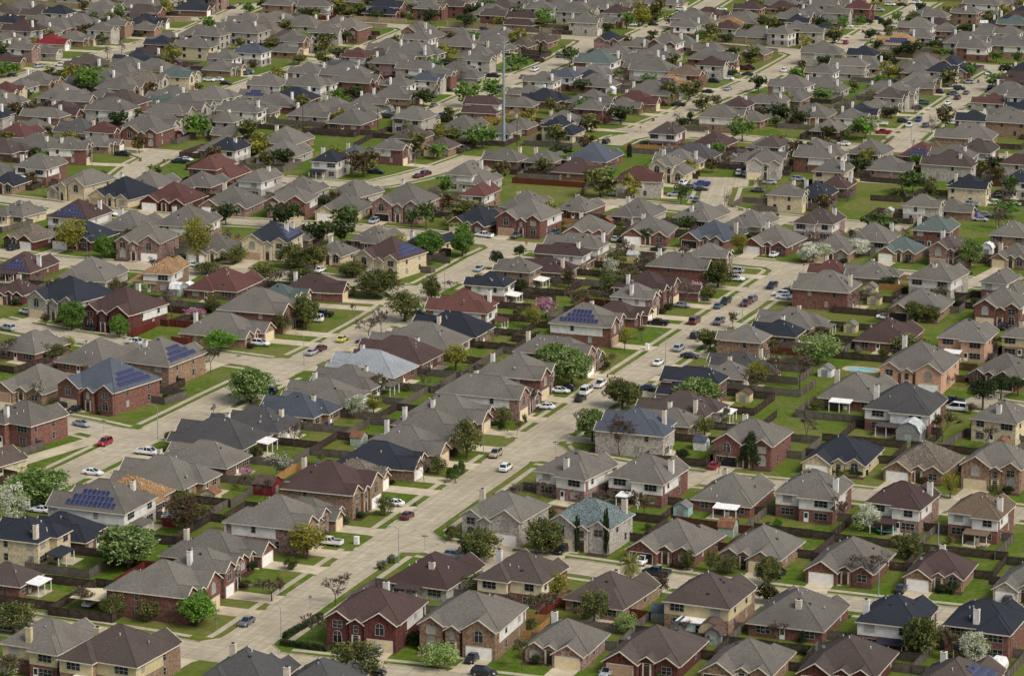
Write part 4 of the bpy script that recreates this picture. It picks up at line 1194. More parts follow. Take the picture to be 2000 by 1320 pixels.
94.5 1006.0 7.0 6.1 br
86.1 954.7 6.0 6.4 ba
89.3 978.1 5.4 5.4 ba
79.9 957.2 1.9 1.4 sg
80.6 961.9 2.0 1.5 br
114.1 964.2 5.1 4.6 ba
126.9 966.4 4.6 4.6 br
111.3 996.7 3.7 3.5 ba
124.9 1005.9 5.8 6.2 br
129.0 1027.4 5.0 5.4 oy
151.4 1021.9 7.2 6.3 ba
-209.1 1420.5 4.9 5.3 br
-162.5 1441.6 3.9 3.8 gr
-168.7 1417.7 6.0 6.5 oy
-160.7 1400.3 6.7 6.7 oy
-177.5 1378.3 4.3 4.0 gr
-176.5 1383.6 7.0 6.9 br
-166.7 1366.6 5.3 4.8 oy
-188.9 1369.1 5.8 5.9 oy
-193.8 1364.0 4.0 3.7 ye
-201.6 1331.0 6.1 5.9 oy
-201.2 1326.0 6.1 6.0 ol
-193.7 1332.3 4.2 3.6 ye
-208.0 1308.1 6.0 5.7 oy
-133.3 1317.6 6.5 7.2 ye
-135.6 1298.1 6.4 6.2 oy
-155.3 1288.3 4.3 3.7 oy
-163.2 1285.0 4.2 4.6 oy
-114.4 1353.9 3.6 3.5 ba
-109.9 1355.1 4.6 4.8 oy
-127.4 1403.3 6.6 7.5 gr
-122.5 1427.0 3.9 3.8 ba
-100.1 1295.7 5.2 5.1 br
-112.2 1312.8 5.6 5.3 oy
-135.3 1258.9 4.8 5.2 ye
-116.6 1245.2 3.5 3.1 oy
-164.7 1231.7 4.3 4.2 ol
-184.5 1232.8 4.1 4.5 br
-189.3 1217.9 6.0 6.3 ye
-158.9 1142.4 5.0 4.3 br
-119.4 1141.0 3.7 4.0 gr
-149.4 1128.5 5.1 4.9 ye
-153.4 1090.1 4.8 4.7 gr
-150.8 1069.2 7.5 6.6 ba
-151.3 1047.5 4.9 5.6 br
-96.6 1080.9 7.4 8.2 br
-102.9 1141.7 4.5 3.9 gr
-84.5 1427.2 5.3 5.2 ye
-94.7 1405.7 5.7 5.1 oy
-74.2 1451.2 5.0 5.7 ol
-75.0 1345.2 6.1 6.4 oy
-95.9 1337.9 7.0 7.4 oy
-64.3 1365.1 3.5 3.7 br
-68.6 1369.2 6.0 6.3 ol
-33.0 1389.4 6.0 5.5 gr
-46.7 1352.7 5.8 6.1 oy
-24.5 1366.4 5.9 6.1 br
-23.3 1306.0 3.8 3.7 br
-53.6 1294.6 6.5 6.0 oy
-53.1 1280.4 3.6 4.0 oy
-57.1 1266.6 4.2 4.2 ol
-87.5 1263.9 6.9 6.5 ye
-86.1 1248.7 3.7 3.4 oy
-81.7 1222.0 5.0 5.6 gr
1.3 1359.1 4.0 4.2 ol
-15.2 1367.7 5.9 5.8 gr
5.1 1423.0 3.8 4.3 oy
-17.2 1426.8 4.8 5.0 oy
-46.9 1446.4 3.6 3.3 oy
-44.2 1449.3 5.1 5.7 ba
-35.0 1456.9 6.4 6.7 oy
-47.2 1462.1 6.3 5.9 oy
-19.0 1295.3 4.0 4.0 oy
-24.8 1293.4 6.9 6.1 ol
-38.0 1258.4 4.4 4.0 ol
-40.7 1239.7 4.9 4.7 ol
-32.8 1221.0 4.6 4.1 oy
-31.9 1208.5 6.9 6.9 ol
-57.2 1218.8 7.0 6.4 ol
-59.5 1209.7 3.9 3.4 gr
-35.4 1141.4 4.7 4.7 oy
-22.4 1184.1 4.0 3.8 oy
-24.5 1139.2 4.7 5.1 ye
-3.4 1149.9 6.6 6.4 ye
-20.6 1117.9 7.4 7.4 oy
-24.1 1098.0 6.4 5.5 gr
-56.1 1083.9 6.5 7.0 ye
-79.8 1084.5 5.7 5.4 oy
-74.4 1084.2 7.1 6.6 ol
-3.7 1055.1 7.5 7.3 br
1.7 1448.6 5.7 5.7 ol
19.9 1400.4 5.8 5.2 ba
31.2 1422.6 7.4 6.6 gr
48.3 1415.8 6.8 7.5 gr
55.1 1425.1 7.0 6.5 ye
45.5 1356.6 6.7 6.3 br
17.9 1368.5 6.9 7.7 ba
43.3 1278.5 5.8 5.8 ba
20.5 1262.5 5.0 5.4 ye
63.3 1389.6 3.9 4.2 ba
77.9 1382.1 4.5 4.5 gr
82.4 1382.3 7.4 6.6 oy
70.1 1397.6 5.9 6.6 br
104.4 1410.7 6.0 6.5 oy
98.3 1399.7 4.6 4.8 ol
100.7 1394.4 4.3 4.9 oy
107.0 1430.4 3.8 3.9 ol
109.2 1434.0 4.2 4.0 ba
119.2 1359.1 5.4 5.4 ye
87.7 1334.0 4.8 4.3 ol
65.7 1277.6 5.1 5.6 ba
95.5 1317.7 3.7 3.3 oy
58.9 1260.6 7.0 6.6 br
68.3 1237.0 5.1 5.4 oy
52.1 1253.8 6.4 5.6 gr
64.8 1224.7 7.3 6.3 oy
34.1 1213.7 4.5 4.7 ye
17.7 1181.0 5.5 4.8 oy
15.0 1129.7 7.1 6.3 oy
4.8 1160.8 5.4 5.1 ye
25.1 1102.3 7.4 8.3 br
9.8 1070.0 6.1 5.4 oy
16.0 1093.4 7.2 6.2 ol
68.1 1104.6 4.7 4.8 gr
79.3 1103.6 3.7 4.1 ba
59.2 1159.2 4.0 4.5 ol
75.3 1171.2 7.2 6.4 ol
96.6 1200.3 6.6 6.6 ye
91.7 1164.2 3.8 3.7 oy
44.0 1053.1 4.2 4.1 br
57.3 1068.7 5.3 5.3 ye
108.8 1464.6 5.6 5.7 oy
147.8 1427.8 5.1 4.4 gr
141.6 1447.9 3.7 3.6 ba
111.3 1405.1 4.1 3.6 oy
109.2 1401.2 7.3 6.9 oy
116.4 1375.1 4.8 5.3 ol
131.0 1369.9 6.9 6.2 ol
110.1 1383.1 4.4 3.9 br
132.8 1387.1 5.9 5.1 ye
116.6 1391.7 5.1 4.5 ol
170.1 1422.4 6.0 6.6 br
204.1 1437.3 5.0 5.1 oy
155.8 1391.4 4.1 4.6 oy
167.8 1412.7 7.0 7.5 oy
187.8 1387.9 7.3 6.7 ol
155.4 1380.6 5.0 5.1 ba
170.7 1354.2 4.3 4.1 ol
169.4 1347.8 5.8 5.1 ol
148.7 1304.7 3.8 4.0 ol
144.8 1302.6 6.5 7.0 ol
107.9 1259.8 7.3 7.2 gr
126.9 1241.9 4.4 4.6 oy
88.2 1181.2 4.7 4.8 br
171.2 1302.0 5.0 5.1 gr
158.8 1305.6 4.0 3.8 oy
143.3 1276.4 6.1 6.2 ye
152.3 1268.0 3.7 4.2 gr
175.6 1291.2 4.9 4.4 ol
171.9 1327.2 5.4 4.9 gr
190.4 1318.2 5.3 5.0 gr
215.6 1389.7 6.0 6.9 ba
198.1 1394.9 4.6 5.0 ol
137.8 1255.6 4.7 4.7 gr
141.3 1242.4 5.5 5.4 ol
130.5 1211.0 7.1 7.9 ba
131.6 1216.4 4.9 5.0 ye
144.3 1196.7 3.8 3.6 ba
118.7 1195.9 6.6 7.3 ba
110.8 1157.9 5.6 5.0 ba
107.5 1134.4 5.1 5.8 ol
98.7 1090.2 7.0 7.7 ol
93.6 1095.3 7.0 7.7 br
115.7 1090.0 4.9 5.5 ye
131.8 1086.2 4.7 4.1 gr
163.0 1175.1 3.5 3.5 ba
188.9 1185.7 6.7 5.9 ol
89.9 1105.6 6.8 7.0 oy
-245.0 1529.6 4.2 4.3 ye
-214.2 1429.3 4.6 5.2 br
-235.1 1440.1 3.9 3.4 ye
-202.5 1456.7 4.8 4.5 oy
-151.8 1517.8 7.0 6.5 gr
-210.9 1382.6 5.9 6.2 oy
-174.9 1398.0 4.7 5.3 ol
-168.3 1412.1 6.8 6.1 ol
-173.0 1408.5 5.1 4.4 ba
-144.5 1485.3 3.9 4.3 oy
-134.1 1497.6 6.1 7.0 ye
-131.9 1513.8 5.6 5.7 ol
-86.7 1507.8 7.0 7.9 br
-115.3 1377.5 5.1 4.9 oy
-79.6 1474.8 4.5 4.8 ol
-92.3 1492.6 5.8 6.6 ol
-97.1 1493.6 5.2 5.3 ol
-66.6 1501.1 5.2 4.9 gr
-164.6 1261.1 7.3 7.3 ye
-135.1 1272.3 4.9 5.6 ba
-134.0 1340.3 7.1 7.9 br
-115.1 1389.2 5.4 5.4 ba
-52.9 1485.8 4.9 5.4 br
-49.1 1496.3 5.3 4.8 ba
-170.9 1185.0 5.4 5.7 br
-163.8 1198.2 5.0 4.8 br
-155.8 1227.7 7.2 7.0 ol
-65.9 1453.8 6.8 6.2 oy
-41.1 1509.2 7.4 8.4 ba
-22.6 1496.8 7.5 7.1 ol
-40.6 1520.4 3.7 4.0 oy
-157.5 1101.2 3.6 4.0 ol
-129.8 1165.5 4.3 4.2 ba
-132.3 1222.7 7.0 7.6 br
-10.0 1475.0 5.8 5.9 gr
-22.8 1507.2 7.3 7.0 gr
-14.8 1521.3 4.2 4.2 ye
3.3 1504.3 3.5 3.7 ba
-136.4 1158.3 6.8 7.1 ol
-130.6 1172.5 5.6 4.9 oy
-104.0 1173.1 5.6 5.2 ba
3.9 1444.4 6.0 5.1 gr
-12.7 1463.9 4.6 4.1 gr
29.2 1512.9 3.9 4.5 oy
-73.8 1190.2 7.2 7.1 oy
-63.3 1219.0 6.0 5.2 gr
-25.2 1319.2 7.4 7.2 ye
35.9 1468.2 5.7 5.0 ol
36.5 1479.6 5.9 6.6 gr
48.3 1509.6 6.8 7.0 ol
57.5 1524.5 7.2 7.9 oy
32.7 1526.9 5.4 5.9 oy
-83.9 1105.7 6.0 6.0 ol
-83.9 1100.7 7.1 7.7 ye
23.0 1445.5 3.8 3.3 ba
43.3 1496.5 5.1 4.4 br
52.0 1517.5 3.7 3.5 gr
41.2 1314.0 4.1 3.7 oy
62.3 1299.0 5.7 6.3 oy
78.8 1348.6 7.4 6.7 ye
56.1 1359.4 5.4 5.7 br
108.9 1417.1 3.7 4.2 gr
130.6 1480.9 5.1 5.5 oy
108.2 1484.6 5.1 4.5 oy
118.7 1508.1 7.4 6.3 ol
5.6 1170.6 5.4 5.2 oy
27.2 1153.2 7.3 6.2 oy
14.0 1192.2 5.0 5.7 oy
87.0 1305.2 4.5 4.9 ye
129.0 1410.2 7.0 6.5 ol
115.9 1436.5 7.1 7.2 br
138.7 1437.8 6.3 6.9 br
146.1 1456.9 4.8 4.3 ye
126.2 1473.9 3.5 3.6 ol
135.9 1486.1 5.0 5.3 oy
163.4 1496.0 4.4 4.8 ol
190.8 1517.9 5.0 4.8 ol
64.4 1072.8 5.9 5.7 br
69.9 1089.9 5.1 5.4 ba
126.9 1297.4 5.1 5.8 oy
148.1 1283.1 5.0 5.2 ba
220.8 1476.1 5.3 5.5 ba
224.6 1485.5 4.6 4.3 ye
211.6 1511.7 5.0 4.6 oy
241.1 1514.0 6.1 6.3 oy
215.4 1521.2 6.0 5.2 ol
235.4 1507.5 7.0 6.8 ba
181.6 1382.7 4.9 4.7 ba
202.7 1429.9 4.4 4.2 oy
212.5 1454.5 4.5 5.0 ye
112.1 1071.7 6.5 5.7 ol
216.6 1345.7 6.2 5.6 ol
182.2 1252.8 4.9 4.4 br
188.7 1276.4 7.1 6.3 ol
154.3 1056.5 6.1 5.5 br
182.3 1140.8 5.5 5.5 ol
-115.1 1459.5 6.8 6.1 gr
-107.5 1464.1 6.4 7.0 ol
-169.2 1116.9 6.9 6.2 oy
2.1 1367.3 6.2 6.8 ye
67.2 1418.1 7.1 6.5 br
186.6 1431.1 7.1 7.5 ye
155.2 1072.7 5.7 6.3 ol
151.3 1069.9 5.1 4.4 oy
-81.8 1352.9 4.8 4.5 oy
-29.4 1281.0 7.4 8.0 gr
72.9 1495.6 4.2 3.7 ol
-22.9 1166.5 4.2 4.5 ol
58.0 1276.7 4.9 5.0 ol
121.5 1302.4 6.0 5.5 ol
-166.5 1440.8 7.3 7.0 gr
-142.8 1344.1 7.3 6.2 br
-131.9 1369.6 4.8 4.1 br
-177.6 1171.4 5.2 5.6 gr
-47.4 1232.1 4.0 4.1 ol
-43.7 1193.0 3.5 3.9 ol
-60.6 1170.7 4.5 5.1 ye
59.2 1455.6 3.6 4.0 oy
54.4 1457.4 4.2 4.2 br
25.5 1234.4 6.5 6.9 ol
30.0 1056.1 4.8 5.4 gr"""
CARS = """-98.1 746.5 321 s silver
-90.9 730.0 247 u red
-79.4 611.6 249 p white
-49.3 599.6 250 s grey
-105.0 763.1 57 u black
-101.6 760.2 237 s black
-94.0 597.5 158 s black
-24.8 680.5 159 s white
-21.6 670.8 430 s maroon
-36.7 651.5 519 p white
-3.6 719.8 249 u tan
-1.3 708.2 70 u white
17.6 777.5 429 v white
16.1 770.5 429 s black
21.1 784.7 429 p white
7.7 763.1 519 s white
11.5 778.6 339 s white
12.7 781.1 519 s black
35.9 806.8 69 s white
41.7 822.2 429 u silver
44.0 814.4 339 s black
32.7 781.1 339 s navy
46.6 836.5 429 u black
44.0 710.4 68 s red
-7.2 578.2 250 s black
-5.0 570.1 -19 u black
-24.6 582.2 431 s silver
-24.5 570.4 -18 s black
16.8 570.4 248 s silver
9.8 646.1 245 u black
25.9 638.7 244 p white
28.1 630.5 153 p green
-11.2 642.2 333 u silver
49.1 631.5 246 u black
51.9 630.1 66 u black
74.6 620.4 69 s black
94.0 612.4 68 u black
103.2 761.2 158 v white
103.2 768.1 146 p black
-98.0 675.5 158 s white
-97.3 678.2 338 s navy
-80.3 721.6 338 p white
-90.5 704.9 337 s white
-49.7 817.7 67 s silver
-47.7 822.3 68 s maroon
-63.2 827.9 338 u white
-42.9 832.4 429 s yellow
-37.2 830.1 519 s black
-57.8 778.0 157 u black
-94.5 828.4 330 p white
-127.0 864.8 -34 s white
-108.3 845.2 150 s black
-129.4 845.3 142 u silver
-142.8 948.7 239 u black
-112.5 1015.7 249 s black
-93.2 937.2 436 s black
-89.2 925.1 -12 s white
-121.1 1000.8 -27 s white
-8.1 966.9 148 p white
-41.2 988.7 247 u silver
-53.2 918.2 66 s white
-43.1 917.0 239 s white
-9.3 919.5 251 s silver
-51.5 855.4 519 v white
-49.4 861.5 519 p black
-24.1 862.7 344 s black
-29.9 1064.0 54 s maroon
-27.6 1068.6 57 u maroon
-43.7 1071.4 338 p black
1.2 966.4 244 u grey
12.2 970.4 244 u slate
29.9 961.8 436 s silver
32.0 961.2 436 s black
41.7 946.7 154 s black
45.0 872.7 339 s silver
54.5 871.7 69 s slate
56.7 876.8 249 p black
62.0 874.5 249 p maroon
64.1 879.7 69 u grey
47.3 853.0 429 v maroon
53.5 852.4 249 p grey
37.7 851.2 519 p black
61.0 905.9 339 p white
62.0 916.6 519 u silver
70.6 896.5 249 p navy
59.8 1049.5 533 p blue
59.3 1041.5 353 s black
55.7 1045.9 158 s grey
54.2 1051.6 68 u white
50.5 1031.9 169 u silver
54.2 1028.5 349 s silver
72.9 1069.6 440 u white
74.9 1068.3 440 s silver
56.8 1023.3 442 u grey
76.8 1039.7 158 s grey
74.4 939.4 64 s white
72.1 886.1 519 u white
72.8 882.8 159 s white
74.8 890.6 339 s black
97.2 858.3 -22 s white
149.8 1031.3 158 s silver
140.0 1015.7 158 p silver
147.1 1018.1 158 u white
138.9 1004.1 158 s blue
138.6 995.5 158 s azure
139.5 997.5 338 s red
142.2 998.9 338 s silver
140.0 991.9 338 s silver
153.5 1016.5 158 s silver
126.2 846.7 248 p black
91.2 1058.5 338 u silver
81.5 1053.1 170 s silver
110.0 907.2 -26 s white
-155.5 1392.2 157 p black
-162.8 1379.9 156 p navy
-184.1 1303.9 432 u silver
-175.9 1306.7 520 u white
-123.5 1480.0 527 s black
-103.0 1285.2 158 u slate
-102.2 1287.3 158 u navy
-101.4 1289.3 158 u silver
-114.7 1269.0 338 s white
-111.5 1270.1 158 s white
-107.5 1260.6 340 s black
-129.0 1104.9 340 p navy
-109.0 1091.2 158 p navy
-107.0 1095.1 338 s white
-149.8 1200.0 338 s silver
-154.4 1201.9 158 s grey
-191.0 1281.3 153 s grey
-25.0 1373.3 158 u navy
-23.9 1370.5 158 u black
-11.4 1407.8 -28 u navy
-31.7 1473.4 158 s maroon
-25.6 1477.1 -22 s white
-32.5 1227.0 158 u white
-30.0 1228.4 -22 s navy
-24.4 1245.5 161 s navy
-22.3 1258.1 520 p white
-10.2 1283.1 338 s silver
-7.0 1279.4 338 p black
-28.3 1208.1 73 s grey
-24.7 1184.0 163 p black
-43.3 1182.2 158 u navy
-16.3 1115.8 -22 u slate
-77.8 1348.8 156 p black
-13.6 1369.4 158 s silver
50.8 1424.4 160 u white
52.0 1428.0 160 p white
52.6 1433.4 340 u grey
59.9 1425.3 341 s black
19.5 1330.2 345 u slate
10.9 1320.4 162 u maroon
8.9 1294.5 429 u white
4.3 1276.0 68 s grey
55.0 1340.1 248 s black
82.0 1272.7 158 s white
76.4 1265.7 338 u black
80.4 1246.7 63 s silver
67.3 1240.5 154 u navy
72.5 1240.5 153 s navy
54.2 1210.7 340 p maroon
60.0 1209.0 523 p black
37.3 1177.2 337 u silver
31.9 1129.1 430 u black
89.6 1298.5 519 p maroon
91.9 1300.0 339 p black
90.2 1283.9 160 s black
85.1 1465.1 161 u black
92.0 1475.4 -22 s white
74.0 1474.0 -22 u white
60.5 1170.6 158 s white
73.2 1458.3 160 p grey
167.4 1491.1 -22 u white
172.8 1491.0 -22 s black
179.7 1496.3 341 p white
180.5 1505.4 158 s red
160.1 1471.9 338 p silver
146.9 1440.1 519 u silver
151.6 1450.5 339 s white
151.2 1435.1 519 p navy
157.0 1444.1 339 u navy
141.9 1420.5 341 s white
132.3 1375.4 74 u white
136.1 1369.4 435 u red
105.1 1293.2 431 u white
112.3 1370.4 -29 u white
172.0 1263.1 161 u silver
178.4 1249.2 251 u navy
166.8 1248.0 341 u navy
167.8 1236.9 70 s grey
163.0 1224.7 70 u maroon
157.7 1239.3 520 u navy
162.4 1234.4 160 u slate
148.8 1214.0 520 p slate
158.0 1212.8 70 s white
145.7 1203.3 520 s navy
143.0 1175.0 252 u blue
138.5 1164.0 433 p white
154.1 1169.5 -20 s white
166.6 1206.6 160 s silver
143.9 1162.9 433 u grey
127.6 1148.9 522 p red
128.5 1167.3 162 p white
137.5 1172.8 342 u black
111.7 1125.0 156 s white
182.6 1285.2 248 s white
160.6 1414.1 -20 s silver"""
